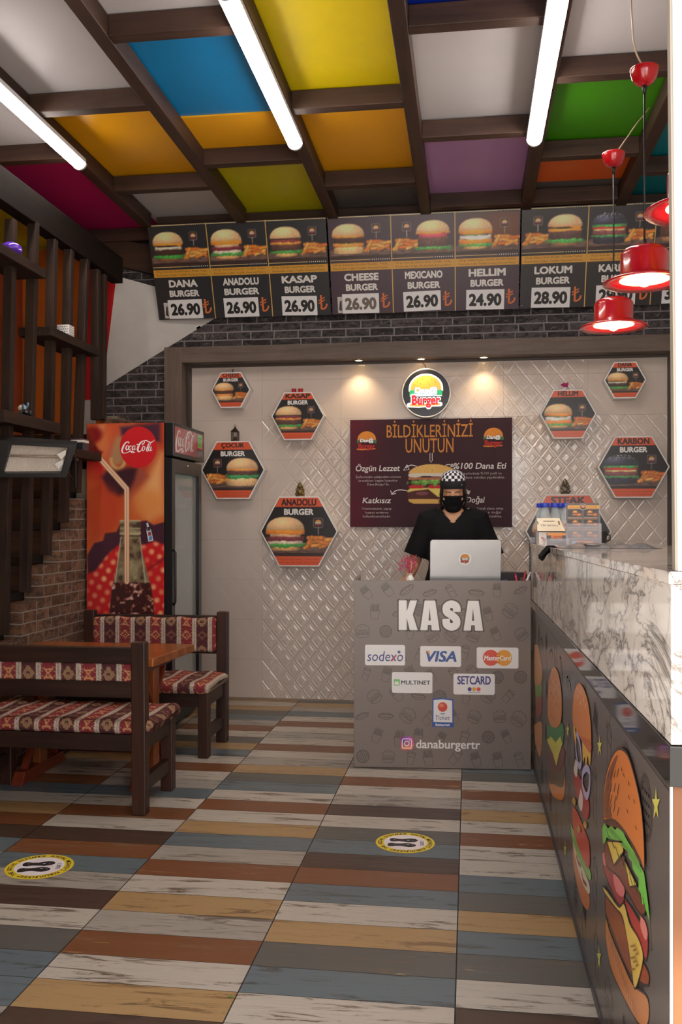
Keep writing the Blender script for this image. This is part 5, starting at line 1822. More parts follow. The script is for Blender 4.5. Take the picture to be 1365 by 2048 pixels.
# ------------------------------------------------------------------ cash desk
KW, KH = 0.944, 1.009
kasa = thing('cash_desk', 'grey brown cash desk with KASA in big white letters and payment card logos', 'cash desk', (-0.615, 4.946, 0), math.atan2(.069, .941))
M_kas = M('desk_laminate', (120, 110, 106), 0.35)
M_top = M('desk_top', (176, 168, 164), 0.35)
MB().box(0, 0, .004, KW, .018, KH).build('front_panel', M_kas, kasa, bevel=.001)
MB().box(0, .0185, .004, .018, .47, KH).build('side_panel', M_kas, kasa, bevel=.001)
MB().box(KW - .018, .0185, .004, KW, .47, KH).build('side_panel', M_kas, kasa, bevel=.001)
MB().box(.0185, .0185, .935, KW - .0185, .47, .955).build('desk_top', M_top, kasa)
MB().box(.0185, .05, .45, KW - .0185, .45, .468).build('shelf', M_kas, kasa)
P = Print()
ku = lambda x: (x - 58) / 1214.0 * KW
kv = lambda y: (1352 - y) / 1275.0 * KH
P.rect(.001, .005, KW - .001, KH - .001, (128, 116, 110), 0)
DC = (88, 76, 71)


def doodle(P, kind, cx, cy, s, rot, col, lay=1, wd=.0028, squash=1.0):
    c, sn = math.cos(rot), math.sin(rot)
    def tr(pts): return [(cx + (x * c - y * sn) * s * squash, cy + (x * sn + y * c) * s) for x, y in pts]
    def ln(pts): P.stroke(tr(pts), wd, col, lay)
    def el(x, y, rx, ry, a0=0, a1=360): ln([(x + rx * math.cos(R(a)), y + ry * math.sin(R(a))) for a in np.linspace(a0, a1, 22)])
    if kind == 0:      # burger
        el(0, .1, .9, .75, 0, 180); ln([(-.9, .1), (.9, .1)])
        ln([(-.95, -.08), (-.6, -.2), (-.3, -.05), (0, -.2), (.3, -.05), (.6, -.2), (.95, -.08)])
        ln([(-.9, -.3), (.9, -.3), (.9, -.45), (-.9, -.45), (-.9, -.3)]); el(0, -.5, .85, .4, 180, 360)
        for x in (-.3, .1, .4): ln([(x, .5), (x + .08, .58)])
    elif kind == 1:    # chips in a bag
        ln([(-.6, .2), (-.42, -.95), (.42, -.95), (.6, .2), (.2, .05), (-.2, .05), (-.6, .2)])
        for i in range(6):
            x = -.5 + i * .18; t_ = .75 + .2 * (i % 2)
            ln([(x, .14), (x - .06, t_), (x + .09, t_ + .05), (x + .13, .1)])
    elif kind == 2:    # waffle
        el(0, 0, .85, .85); el(0, 0, .75, .75)
        for i in (-.4, -.13, .13, .4):
            h = math.sqrt(.56 - i * i) * .95
            ln([(i - h * .7, -h * .7 - i), (i + h * .7, h * .7 - i)] if False else [(i, -h), (i, h)]); ln([(-h, i), (h, i)])
    elif kind == 3:    # cup with lid
        ln([(-.5, .55), (-.35, -.9), (.35, -.9), (.5, .55)]); ln([(-.6, .55), (.6, .55), (.55, .72), (-.55, .72), (-.6, .55)]); ln([(.05, .72), (.15, 1.15), (.3, 1.2)])
        ln([(-.44, .1), (.44, .1)])
    elif kind == 4:    # hot dog
        el(0, 0, .98, .42); ln([(-.95, .12), (-.5, .3), (-.2, .1), (.1, .3), (.4, .1), (.7, .26), (.95, .1)]); el(0, .05, 1.05, .2)
    elif kind == 5:    # wrap
        ln([(-.45, .8), (-.5, -.8), (.35, -.9), (.5, .7), (-.45, .8)]); ln([(-.45, .2), (.45, -.1)]); el(0, .8, .48, .2)


rs = random.Random(21)
for i in range(8):
    for j in range(9):
        x = (i + .5 + (.5 if j % 2 else 0)) * KW / 8 + rs.uniform(-.014, .014); y = (j + .5) * KH / 9 + rs.uniform(-.012, .012)
        if x > KW - .05 or x < .03: continue
        doodle(P, rs.choice((0, 0, 1, 1, 2, 3, 4, 5)), x, min(max(y, .055), KH - .05), rs.uniform(.036, .046), rs.uniform(-.7, .7), DC)
for bold, col, lay in ((.13, (84, 74, 70), 3), (.035, (244, 242, 242), 4)):
    e = 11 if bold > .1 else 0
    kp = lambda pts: [(ku(x), kv(y)) for x, y in pts]
    def fat(pts, lay_=lay, col_=col):
        P.poly(kp(pts), col_, lay_)
        if e: P.stroke(kp(pts), ku(2 * e) - ku(0), col_, lay_, True); [P.ell(ku(x), kv(y), ku(e) - ku(0), ku(e) - ku(0), col_, lay_, 12) for x, y in pts]
    fat([(369, 212), (424, 212), (424, 290), (448, 212), (496, 212), (466, 308), (500, 414), (446, 414), (424, 330), (424, 414), (369, 414)])
    for ox in (0, 297):
        fat([(548 + ox, 212), (620 + ox, 212), (650 + ox, 414), (596 + ox, 414), (593 + ox, 378), (570 + ox, 378), (567 + ox, 414), (517 + ox, 414)])
        if not e: P.poly(kp([(574 + ox, 348), (590 + ox, 348), (582 + ox, 262)]), (84, 74, 70), lay + 1)
    S_ = spline([(768, 288), (764, 252), (732, 236), (700, 252), (700, 288), (734, 312), (764, 340), (762, 376), (731, 390), (700, 374), (694, 336)], 7)
    P.stroke(kp(S_), ku(52 + 2 * e) - ku(0), col, lay)
def card(x0, y0, x1, y1): P.rrect(ku(x0), kv(y1), ku(x1), kv(y0), .010, (240, 238, 240), 3)
card(136, 515, 413, 654); card(517, 520, 797, 660); card(904, 526, 1188, 667); card(322, 699, 601, 840); card(745, 705, 1027, 846)
NV = (58, 60, 130)
P.text('sodexo', ku(275), kv(626), ku(400) - ku(152), kv(558) - kv(626), NV, 5, bold=-.006, shear=.15)
P.stroke([(ku(322), kv(625)), (ku(352), kv(585))], .006, (214, 60, 60), 6)
for a in range(0, 180, 30): P.stroke([(ku(371) - .009 * math.cos(R(a)), kv(563) - .009 * math.sin(R(a))), (ku(371) + .009 * math.cos(R(a)), kv(563) + .009 * math.sin(R(a)))], .0022, NV, 6)
P.text('VISA', ku(662), kv(627), ku(775) - ku(565), kv(553) - kv(627), (48, 84, 160), 5, bold=.03, shear=.2)
P.poly([(ku(547), kv(553)), (ku(582), kv(553)), (ku(584), kv(585)), (ku(566), kv(560))], (236, 160, 60), 6)
P.ell(ku(1000), kv(596), .042, .043, (226, 88, 70), 5, 36); P.ell(ku(1090), kv(596), .042, .043, (240, 166, 60), 6, 36)
for k in range(4): P.rect(ku(1030), kv(566 + k * 20), ku(1062), kv(571 + k * 20), (226, 88, 70), 7)
P.text('MasterCard', ku(1046), kv(614), ku(1138) - ku(955), kv(580) - kv(614), (250, 246, 244), 8, bold=.03, shear=.12)
P.rect(ku(336), kv(789), ku(376), kv(748), (96, 190, 80), 5)
for k in (0, 1): P.poly([(ku(340 + k * 15), kv(785)), (ku(340 + k * 15), kv(768)), (ku(347 + k * 13), kv(755)), (ku(356 + k * 13), kv(768)), (ku(358 + k * 13), kv(785))], (240, 244, 240), 6)
P.text('MULTINET', ku(486), kv(783), ku(586) - ku(386), kv(755) - kv(783), (44, 40, 42), 5, bold=.02)
P.text('SETCARD', ku(886), kv(778), ku(1000) - ku(772), kv(720) - kv(778), (66, 58, 136), 5, bold=.03)
for x, c_ in ((856, (66, 58, 136)), (886, (240, 166, 60)), (917, (226, 84, 70))): P.ell(ku(x), kv(809), .0105, .0105, c_, 5)
P.rect(ku(845), kv(832), ku(928), kv(829), (110, 104, 150), 5)
# Ticket Restaurant shield
P.poly([(ku(599), kv(1066)), (ku(747), kv(1068)), (ku(745), kv(878)), (ku(672), kv(870)), (ku(600), kv(876))], (44, 84, 168), 3)
P.poly([(ku(608), kv(1034)), (ku(738), kv(1036)), (ku(736), kv(888)), (ku(672), kv(880)), (ku(609), kv(886))], (240, 238, 240), 4)
P.ell(ku(671), kv(932), .0255, .0258, (216, 72, 56), 5, 30); P.ell(ku(664), kv(922), .012, .010, (236, 130, 104), 6, 20)
P.ell(ku(671), kv(978), .014, .003, (90, 140, 190), 5, 16)
P.text('Ticket', ku(670), kv(1020), ku(720) - ku(622), kv(990) - kv(1020), NV, 5, shear=.15)
P.text('Restaurant', ku(671), kv(1061), ku(722) - ku(622), kv(1043) - kv(1061), (240, 240, 244), 5, bold=.03, shear=.15)
# camera emblem and account name
x0, x1, y0, y1 = ku(379), ku(471), kv(1228), kv(1137)
P.rrect(x0, y0, x1, y1, .016, (196, 54, 112), 3)
gr = Raster(x0, y0, x1, y1, .004)
gx = (gr.U - x0) / (x1 - x0); gy = (gr.V - y0) / (y1 - y0)
gr.C = np.clip(rgb(96, 60, 180) * np.clip(gy * 1.2 - gx * .2, 0, 1)[..., None] + rgb(236, 60, 90) * np.clip(gx * .8, 0, 1)[..., None] + rgb(246, 180, 70) * np.clip(1 - gy * 1.4 - gx * .2, 0, 1)[..., None], 0, 1)
P.raster(gr, gr.rbox((x0 + x1) / 2, (y0 + y1) / 2, (x1 - x0) / 2, (y1 - y0) / 2, 0, .018) < 0, 4)
xc, yc = (x0 + x1) / 2, (y0 + y1) / 2
P.stroke([(xc + .025 * sx, yc + .025 * sy) for sx, sy in ((-1, -.6), (-1, .6), (-.88, .88), (-.6, 1), (.6, 1), (.88, .88), (1, .6), (1, -.6), (.88, -.88), (.6, -1), (-.6, -1), (-.88, -.88))], .0052, (246, 240, 240), 6, True)
P.ring(xc, yc, .0125, .0125, .005, (246, 240, 240), 6); P.ell(xc + .0145, yc + .0145, .003, .003, (246, 240, 240), 6, 12)
P.text('danaburgertr', ku(708), kv(1212), ku(928) - ku(488), kv(1156) - kv(1212), (238, 234, 234), 5, bold=.02, ref='d')
P.build('printed_front', kasa, FACE(0, -.0006, 0), M_print('laminated_front', .34), label='printed front with logos')

KM = Matrix.Translation(kasa.location) @ Matrix.Rotation(kasa.rotation_euler.z, 4, 'Z')
def on_desk(px, y, z):
    """point on the desk at local depth y, seen in the picture column px"""
    p = onY(px, 1160, (KM @ Vector((.5, y, 0))).y)
    return Vector((p.x, p.y, z))


# laptop
lp = thing('laptop', 'silver laptop with a round burger sticker, open on the cash desk', 'laptop', tuple(on_desk(931, .10, .955)), kasa.rotation_euler.z)
M_alu = M('brushed_aluminium', (186, 186, 188), 0.36, 0.85)
M_key = M('keyboard_black', (24, 24, 26), 0.5)
LW, LHt = .384, .262
bs_ = MB().box(-LW / 2, .004, .004, LW / 2, .254, .018).build('base', M_alu, lp, bevel=.003)
q = MB(); q.box(-LW / 2 + .03, .05, .018, LW / 2 - .03, .15, .0195); q.box(-.05, .17, .018, .05, .235, .0188); q.build('keyboard', M_key, bs_, weld=False)
ld = MB()
tilt = R(8)
uz = Vector((0, -math.sin(tilt), math.cos(tilt))); un = Vector((0, -math.cos(tilt), -math.sin(tilt)))
rr = .016
pts = []
for cx, cz, a0 in ((LW / 2 - rr, LHt - rr, 0), (-LW / 2 + rr, LHt - rr, 90), (-LW / 2 + rr * .5, rr * .5, 180), (LW / 2 - rr * .5, rr * .5, 270)):
    for k in range(6):
        a = R(a0 + 18 * k); r_ = rr if cz > .1 else rr * .5
        pts.append((cx + r_ * math.cos(a), cz + r_ * math.sin(a)))
ld.prism(pts, .008, (Vector((0, .0, .012)) - un * .004, (1, 0, 0), uz, un))
ld = ld.build('lid', M_alu, lp, bevel=.0025)
q = MB(); q.prism([(-LW / 2 + .008, .02), (LW / 2 - .008, .02), (LW / 2 - .008, LHt - .008), (-LW / 2 + .008, LHt - .008)], .0005, (Vector((0, 0, .012)) - un * .0048, (1, 0, 0), uz, un)); q.build('screen', M('dark_screen', (16, 18, 22), 0.15), ld)
P = Print()
P.ell(0, 0, .034, .034, (240, 238, 238), 0, 36)
emblem(P, 0, .002, .050, 2, sep=1)
P.build('sticker', ld, (Vector((-.003, 0, .012)) + uz * (LHt * .60) + un * .0046, (1, 0, 0), uz, un), M_sheet, label='round burger sticker')
# vase
vs_ = thing('vase', 'tiny white vase on the corner of the cash desk', 'vase', tuple(on_desk(821, .06, .955)))
MB().lathe([(.012, 0), (.015, .002), (.014, .012), (.020, .030), (.0235, .048), (.022, .062), (.013, .074), (.010, .079), (.012, .084), (.0155, .087), (.013, .088), (.008, .080)], (0, 0, 0), 28).build('body', M('white_porcelain', (238, 236, 232), 0.15, coat=.5), vs_)
fl = thing('dried_flowers', 'sprig of pink dried flowers standing in the tiny white vase', 'flowers', tuple(on_desk(821, .06, .96)))
M_stem = M('pink_stem', (176, 60, 96), 0.7); M_pet = M('pink_petals', (206, 70, 112), 0.75)
rs = random.Random(5)
qs = MB(); qp = MB()
for i in range(16):
    a = rs.uniform(0, 6.28); sp_ = rs.uniform(.008, .046); h = rs.uniform(.125, .185)
    tip = Vector((math.cos(a) * sp_ - .008, math.sin(a) * sp_ * .8, h))
    qs.tube([(0, 0, .035), (tip.x * .25, tip.y * .25, .09), tuple(tip)], .0011, 5)
    for k in range(9):
        b_ = tip + Vector((rs.uniform(-.012, .012), rs.uniform(-.012, .012), rs.uniform(-.03, .008)))
        qp.ball(tuple(b_), rs.uniform(.002, .0042), 0, 6, 4)
qs.build('stems', M_stem, fl, weld=False); qp.build('petals', M_pet, fl, weld=False)
# tray with pens, dark box
px_tray = on_desk(1026, .39, .955)
t = thing('storage_box', 'low black box on the cash desk right of the laptop', 'box', tuple(px_tray), kasa.rotation_euler.z)
q = MB()
q.box(-.075, -.05, 0, .075, .05, .006); q.box(-.075, -.05, .006, .075, -.045, .078); q.box(-.075, .045, .006, .075, .05, .078); q.box(-.075, -.045, .006, -.07, .045, .078); q.box(.07, -.045, .006, .075, .045, .078)
q.build('tray', M('box_dark', (38, 32, 34), 0.5), t, weld=False, bevel=.002)
MB().box(-.07, .0505, .03, .02, .0515, .085).build('label_card', M('grey_card', (150, 146, 144), 0.6), t)
pc = on_desk(1042, .10, .955)
t = thing('pen_cup', 'small dark pen cup at the right end of the cash desk', 'cup', tuple(pc))
q = MB(); q.lathe([(.026, 0), (.030, .004), (.030, .046), (.027, .046), (.026, .006), (.0, .005)], (0, 0, 0), 20, cap=False); q.build('body', M_key, t)
for i, (dx, dy, lean, ln, cc, lb) in enumerate(((-.014, 0, -.012, .072, (214, 40, 96), 'pink pen leaning left in the pen cup on the cash desk'), (.004, .008, .022, .086, (176, 20, 34), 'red pen standing in the pen cup on the cash desk'), (.014, -.006, .034, .080, (222, 210, 226), 'white pen leaning right in the pen cup on the cash desk'))):
    t = thing('pen', lb, 'pen', (pc.x + dx, pc.y + dy, pc.z + .007))
    q = MB(); q.tube([(0, 0, 0), (lean, 0, ln)], .0052, 8); q.build('barrel', M('pen_%d' % i, cc, 0.35), t)
    q = MB(); q.tube([(lean * 1.02, 0, ln * 1.02), (lean * 1.12, 0, ln * 1.14)], [.0054, .003], 8); q.build('tip', M('pen_%d' % i, cc, 0.35), t)
bp = on_desk(1007, .13, .955)
t = thing('cable_coil', 'coil of blue cable beside the laptop on the cash desk', 'cable', tuple(bp))
q = MB(); q.tube([(.020 * math.cos(R(a)), .020 * math.sin(R(a)), .03 + .022 * a / 1080) for a in range(0, 1081, 30)], .0035, 6); q.build('coil', M('blue_cable', (60, 92, 140), 0.5), t)
q = MB(); q.lathe([(.024, 0), (.024, .024), (.018, .026)], (0, 0, 0), 18); q.build('spool', M_key, t)

# ------------------------------------------------------------------ the person behind the desk
pr_ = onY(907, 985, 5.62)
PX, PY = pr_.x, 5.62
pe = thing('person', 'person in black shirt, black face mask and checkered cap standing behind the laptop', 'person', (PX, PY, 0))


def loft(mb, rings, n=20):
    """rings: (centre, rx, ry) stacked; each ring lies across the local direction"""
    vs, fs = [], []
    pts = [Vector(r[0]) for r in rings]
    ref = Vector((1, 0, 0))
    for i, r in enumerate(rings):
        d = (pts[min(i + 1, len(pts) - 1)] - pts[max(i - 1, 0)]).normalized()
        s = ref - d * ref.dot(d)
        if s.length < .2: s = Vector((0, 1, 0)) - d * d.y
        s.normalize(); u = d.cross(s)
        for k in range(n):
            a = 2 * math.pi * k / n
            vs.append(pts[i] + s * math.cos(a) * r[1] + u * math.sin(a) * r[2])
    for i in range(len(rings) - 1):
        for k in range(n):
            fs.append((i * n + k, i * n + (k + 1) % n, (i + 1) * n + (k + 1) % n, (i + 1) * n + k))
    fs.append(tuple(reversed(range(n)))); fs.append(tuple((len(rings) - 1) * n + k for k in range(n)))
    return mb.add(vs, fs, 0, True)


def fuse(mb, name, mat, parent, voxel=.006, smooth=6, cut=None, thick=0.0):
    """one continuous skin over overlapping forms"""
    o = mb.build(name + '_form', mat, None, weld=False)
    md = o.modifiers.new('r', 'REMESH'); md.mode = 'VOXEL'; md.voxel_size = voxel
    if smooth:
        ms = o.modifiers.new('s', 'SMOOTH'); ms.factor = .5; ms.iterations = smooth
    dg = bpy.context.evaluated_depsgraph_get()
    me = bpy.data.meshes.new_from_object(o.evaluated_get(dg))
    old = o.data
    bpy.data.objects.remove(o); bpy.data.meshes.remove(old)
    me.name = name
    if cut:
        bm = bmesh.new(); bm.from_mesh(me)
        dead = [v for v in bm.verts if cut(v.co)]
        bmesh.ops.delete(bm, geom=dead, context='VERTS')
        bm.to_mesh(me); bm.free()
    me.materials.clear(); me.materials.append(mat)
    me.polygons.foreach_set('use_smooth', [True] * len(me.polygons))
    ob = bpy.data.objects.new(name, me); COL.objects.link(ob); ob.parent = parent
    if thick:
        so_ = ob.modifiers.new('t', 'SOLIDIFY'); so_.thickness = thick; so_.offset = 1
    return ob


M_skin = M('skin', (190, 140, 108), 0.5, vary=.04)
M_blkc = M('black_cloth', (17, 17, 20), 0.85, spec=.2, bump=.1, bscale=160)
M_hair = M('dark_brown_hair', (40, 27, 22), 0.5, vary=.3, nscale=60)

EL = {-1: Vector((-.232, .03, 1.085)), 1: Vector((.238, .02, 1.075))}
WR = {-1: Vector((-.262, -.13, .985)), 1: Vector((.13, -.19, 1.035))}
HD = {-1: Vector((-.268, -.20, .972)), 1: Vector((.075, -.255, 1.02))}
SH = {s: Vector((s * .150, .01, 1.335)) for s in (-1, 1)}
b = MB()
loft(b, [((0, .01, .80), .155, .115), ((0, .01, .88), .172, .125), ((0, .005, .97), .155, .112), ((0, 0, 1.05), .132, .098), ((0, -.002, 1.16), .146, .108), ((0, 0, 1.25), .158, .110), ((0, .005, 1.32), .150, .092), ((0, .012, 1.372), .095, .070), ((0, .012, 1.40), .055, .056), ((0, .004, 1.44), .049, .053), ((0, -.004, 1.49), .050, .055)], 28)
for s in (-1, 1):
    loft(b, [(SH[s] + Vector((-s * .03, 0, .01)), .055, .060), (SH[s], .054, .058), (SH[s].lerp(EL[s], .45), .044, .046), (EL[s], .037, .039), (EL[s].lerp(WR[s], .3), .037, .038), (WR[s], .024, .029)], 16)
    # hand: palm, four fingers and a thumb leaving its side
    f = (HD[s] - WR[s]).normalized(); sd = f.cross(Vector((0, 0, 1))).normalized(); upv = sd.cross(f)
    loft(b, [(WR[s], .024, .026), (WR[s] + f * .03, .034, .018), (WR[s] + f * .085, .040, .015)], 14)
    for k, ln in enumerate((.062, .075, .070, .052)):
        r0 = WR[s] + f * .08 + sd * ((k - 1.5) * .0215)
        p1_ = r0 + f * ln * .5 + upv * .004; p2_ = p1_ + f * ln * .3 - upv * .012; p3_ = p2_ + f * ln * .22 - upv * .016
        b.tube([r0, p1_, p2_, p3_], [.0095, .009, .0082, .007], 8)
    tb_ = WR[s] + f * .03 - sd * s * .03 * (1 if s < 0 else 1)
    td = -sd * s
    b.tube([WR[s] + f * .025, tb_ + td * .012 + f * .012, tb_ + td * .028 + f * .036 - upv * .006, tb_ + td * .030 + f * .06 - upv * .012], [.014, .012, .010, .008], 8)
    loft(b, [((s * .088, .01, .86), .085, .10), ((s * .088, .01, .72), .078, .086), ((s * .088, 0, .50), .055, .058), ((s * .088, .012, .34), .052, .056), ((s * .088, .012, .12), .034, .038), ((s * .088, 0, .07), .036, .044)], 16)
    loft(b, [((s * .090, .04, .035), .034, .030), ((s * .092, -.03, .035), .042, .030), ((s * .096, -.13, .025), .044, .020), ((s * .098, -.175, .022), .030, .015)], 14)
# head, tipped forward
HC = Vector((0, -.016, 1.525))
tipm = Matrix.Translation(HC + Vector((0, 0, -.012))) @ Matrix.Diagonal((.97, .97, .88, 1)) @ Matrix.Rotation(R(9), 4, 'X') @ Matrix.Translation(-HC)
hd_ = MB()
hd_.ball((0, .002, 1.556), (.0715, .092, .084), 0, 28, 18)
hd_.ball((0, -.020, 1.50), (.063, .074, .072), 0, 28, 18)
hd_.ball((0, -.036, 1.438), (.044, .050, .040), 0, 24, 14)
hd_.ball((0, -.062, 1.416), (.020, .018, .016), 0, 14, 10)
loft(hd_, [((0, -.089, 1.520), .009, .008), ((0, -.099, 1.497), .011, .012), ((0, -.110, 1.474), .0145, .015), ((0, -.098, 1.462), .015, .012)], 12)
for s in (-1, 1):
    hd_.ball((s * .029, -.0800, 1.5005), (.0165, .0125, .0115), 0, 14, 10)
    hd_.ball((s * .030, -.0810, 1.524), (.024, .010, .007), 0, 14, 8)
    hd_.ball((s * .042, -.066, 1.474), (.022, .018, .018), 0, 14, 10)
    hd_.ball((s * .072, .010, 1.492), (.008, .017, .028), 0, 12, 10)
hd_.ball((0, -.092, 1.440), (.024, .012, .007), 0, 14, 8); hd_.ball((0, -.090, 1.430), (.020, .012, .007), 0, 14, 8)
vv = [tuple(tipm @ Vector(v)) for v in hd_.v]
b.add(vv, hd_.f, 0, True)
fuse(b, 'body', M_skin, pe, .0052, 4)


def on_face(x, z, lift=.001):
    """front surface of the head (tipped)"""
    best = -9
    y_ = 0
    for c_, r_ in (((0, .002, 1.556), (.0715, .092, .084)), ((0, -.020, 1.50), (.063, .074, .072)), ((0.029 if x > 0 else -.029, -.080, 1.5005), (.0165, .0125, .0115)), ((.030 if x > 0 else -.030, -.081, 1.524), (.024, .010, .007))):
        k = 1 - ((x - c_[0]) / r_[0]) ** 2 - ((z - c_[2]) / r_[2]) ** 2
        if k > 0: y_ = min(y_, c_[1] - r_[1] * math.sqrt(k))
    return tipm @ Vector((x, y_ - lift, z))


for s in (-1, 1):
    q = MB(); q.tube([on_face(s * (.014 + .032 * k / 8), 1.4975 - .0035 * math.sin(math.pi * k / 8), .0012) for k in range(9)], [.0008] + [.0016] * 6 + [.0014, .0008], 6); q.build('eyelashes', M('lash_black', (24, 16, 14), 0.6), pe)
    q = MB(); q.tube([on_face(s * (.012 + .038 * k / 8), 1.5195 + .006 * math.sin(math.pi * min(1, k / 8 * .75)), .0010) for k in range(9)], [.0024, .0030, .0030, .0028, .0026, .0023, .0018, .0014, .0008], 6); q.build('eyebrow', M_hair, pe)
# hair under the cap, at the nape and loose strands
h = MB()
hv = MB()
hv.ball((0, .018, 1.540), (.0775, .090, .088), 0, 24, 16)
for s in (-1, 1):
    loft(hv, [((s * .070, -.018, 1.555), .009, .030), ((s * .075, -.012, 1.510), .009, .032), ((s * .074, .010, 1.46), .012, .034), ((s * .066, .030, 1.42), .016, .030), ((s * .052, .036, 1.385), .014, .02)], 12)
hv.ball((0, .075, 1.465), (.055, .040, .055), 0, 18, 12)
h.add([tuple(tipm @ Vector(v)) for v in hv.v], hv.f, 0, True)
hair_ = fuse(h, 'hair', M_hair, pe, .006, 3, cut=lambda c: c.y < -.055)
q = MB()
rs = random.Random(8)
for i in range(12):
    s = 1 if i % 3 else -1
    z0 = rs.uniform(1.47, 1.52)
    p0 = Vector((s * .072, -.01 + rs.uniform(-.02, .02), z0))
    q.tube(spline([tuple(p0), (p0.x + s * rs.uniform(.006, .024), p0.y - .01, z0 - .025), (p0.x + s * rs.uniform(.0, .022), p0.y, z0 - .06), (p0.x - s * .008, p0.y + .01, z0 - .095)], 4), .0011, 5)
q.build('loose_strands', M_hair, hair_, weld=False)
# cap: black band and chequered crown
M_chw, M_chb = M('cap_white', (232, 230, 236), 0.8), M('cap_black', (26, 26, 30), 0.85)
q = MB()
bz0, bz1 = 1.547, 1.592
vs, fs = [], []
n = 40
for j, (z, k) in enumerate(((bz0 - .004, .985), (bz0, 1.02), (bz0 + .02, 1.035), (bz1, 1.02), (bz1 + .004, .985))):
    for i in range(n):
        a = 2 * math.pi * i / n
        dz_ = -.030 * max(0, math.sin(a)) * (1 if j < 2 else .2) - (.012 * (1 - abs(math.sin(a))) if j < 2 else 0)
        vs.append((math.cos(a) * .079 * k, .004 + math.sin(a) * .098 * k, z + dz_))
for j in range(4):
    for i in range(n): fs.append((j * n + i, j * n + (i + 1) % n, (j + 1) * n + (i + 1) % n, (j + 1) * n + i))
q.add([tuple(tipm @ Vector(v)) for v in vs], fs, 0, True)
bnd = q.build('cap_band', M_chb, pe, label='black cap band')
q = MB()
n = 24
rows = [(bz1 - .002, 1.0), (bz1 + .020, .955), (bz1 + .040, .85), (bz1 + .057, .68), (bz1 + .068, .44), (bz1 + .073, .10)]
for j in range(len(rows) - 1):
    for i in range(n):
        a0, a1 = 2 * math.pi * (i - .5) / n, 2 * math.pi * (i + .5) / n
        quad = [(math.cos(a) * .078 * k, .004 + math.sin(a) * .096 * k, z) for a, (z, k) in ((a0, rows[j]), (a1, rows[j]), (a1, rows[j + 1]), (a0, rows[j + 1]))]
        q.add([tuple(tipm @ Vector(v)) for v in quad], [(0, 1, 2, 3)], (i + j) % 2, True)
q.build('cap_crown', [M_chw, M_chb], pe, label='black and white checkered cap crown')
P = Print(); P.rect(-.004, -.006, .004, .006, (70, 66, 70), 0); P.text('M', 0, -.003, .005, .006, (190, 186, 190), 1)
pt = tipm @ Vector((.054, -.073, 1.570))
P.build('cap_tag', bnd, (tuple(pt), (.80, .60, 0), (0, .17, .98), (.6, -.80, .1)), M_sheet_m)
# face mask
vs, fs = [], []
nu, nv = 24, 14
for j in range(nv + 1):
    v = j / nv
    z = 1.494 - .100 * v
    for i in range(nu + 1):
        u = -1 + 2 * i / nu
        a = u * R(78)
        zz = z + .008 * (1 - abs(u)) * (1 - v) - .012 * (1 - u * u) * v + (.012 * abs(u) ** 2) * (v - .4)
        rx = .073 - .022 * v ** 2; ry = .092 - .012 * v ** 2
        bul = .024 * math.exp(-(u / .22) ** 2) * math.exp(-((v - .12) / .38) ** 2) + .004 * math.sin(v * 18) * (1 - abs(u))
        vs.append((math.sin(a) * rx, -.016 - math.cos(a) * (ry + bul), zz))
fs = [(j * (nu + 1) + i, j * (nu + 1) + i + 1, (j + 1) * (nu + 1) + i + 1, (j + 1) * (nu + 1) + i) for j in range(nv) for i in range(nu)]
q = MB(); q.add([tuple(tipm @ Vector(v)) for v in vs], fs, 0, True)
mk = q.build('face_mask', M_blkc, pe)
sm_ = mk.modifiers.new('t', 'SOLIDIFY'); sm_.thickness = .002
q = MB()
for s in (-1, 1):
    q.tube(spline([tuple(tipm @ Vector((s * .070, -.034, 1.485))), tuple(tipm @ Vector((s * .078, -.010, 1.50))), tuple(tipm @ Vector((s * .080, .016, 1.49))), tuple(tipm @ Vector((s * .074, .004, 1.455))), tuple(tipm @ Vector((s * .058, -.045, 1.425)))], 5), .0015, 6)
q.build('mask_loops', M('loop_white', (200, 198, 200), 0.7), mk, weld=False)
# shirt
b = MB()
g = .011
loft(b, [((0, .01, .82), .190, .142), ((0, .005, .95), .180, .134), ((0, 0, 1.05), .158, .122), ((0, -.002, 1.16), .164, .126), ((0, 0, 1.25), .172, .124), ((0, .005, 1.318), .164, .106), ((0, .010, 1.368), .126, .092), ((0, .012, 1.405), .078, .074), ((0, .010, 1.425), .066, .068)], 30)
for s in (-1, 1):
    loft(b, [(SH[s] + Vector((-s * .06, 0, .014)), .070, .076), (SH[s], .071, .076), (SH[s].lerp(EL[s], .35), .068, .072), (SH[s].lerp(EL[s], .88) + Vector((-s * -.004, 0, -.0)), .076, .078)], 20)
def cutv(c):
    if c.z > 1.416: return True
    if c.y < .03 and c.z > 1.316 and abs(c.x) < (c.z - 1.316) * .82: return True
    if c.z < .83 and abs(c.x) < .19 and c.z < .826: return True
    for s in (-1, 1):       # open the sleeve ends
        d = (EL[s] - SH[s]).normalized()
        if (c - SH[s]).dot(d) > (EL[s] - SH[s]).length * .86 and (c - SH[s]).cross(d).length < .12 and s * c.x > .14: return True
    return False
fuse(b, 'shirt', M_blkc, pe, .0065, 5, cut=cutv, thick=.003)
b = MB()
loft(b, [((0, .01, .93), .178, .132), ((0, .01, .86), .186, .138), ((0, .01, .80), .182, .13)], 26)
for s in (-1, 1):
    loft(b, [((s * .088, .01, .86), .096, .112), ((s * .089, .01, .72), .090, .098), ((s * .089, 0, .50), .070, .074), ((s * .089, .012, .34), .066, .070), ((s * .089, .012, .10), .058, .064)], 18)
fuse(b, 'trousers', M('trouser_cloth', (24, 24, 28), 0.85), pe, .008, 5)
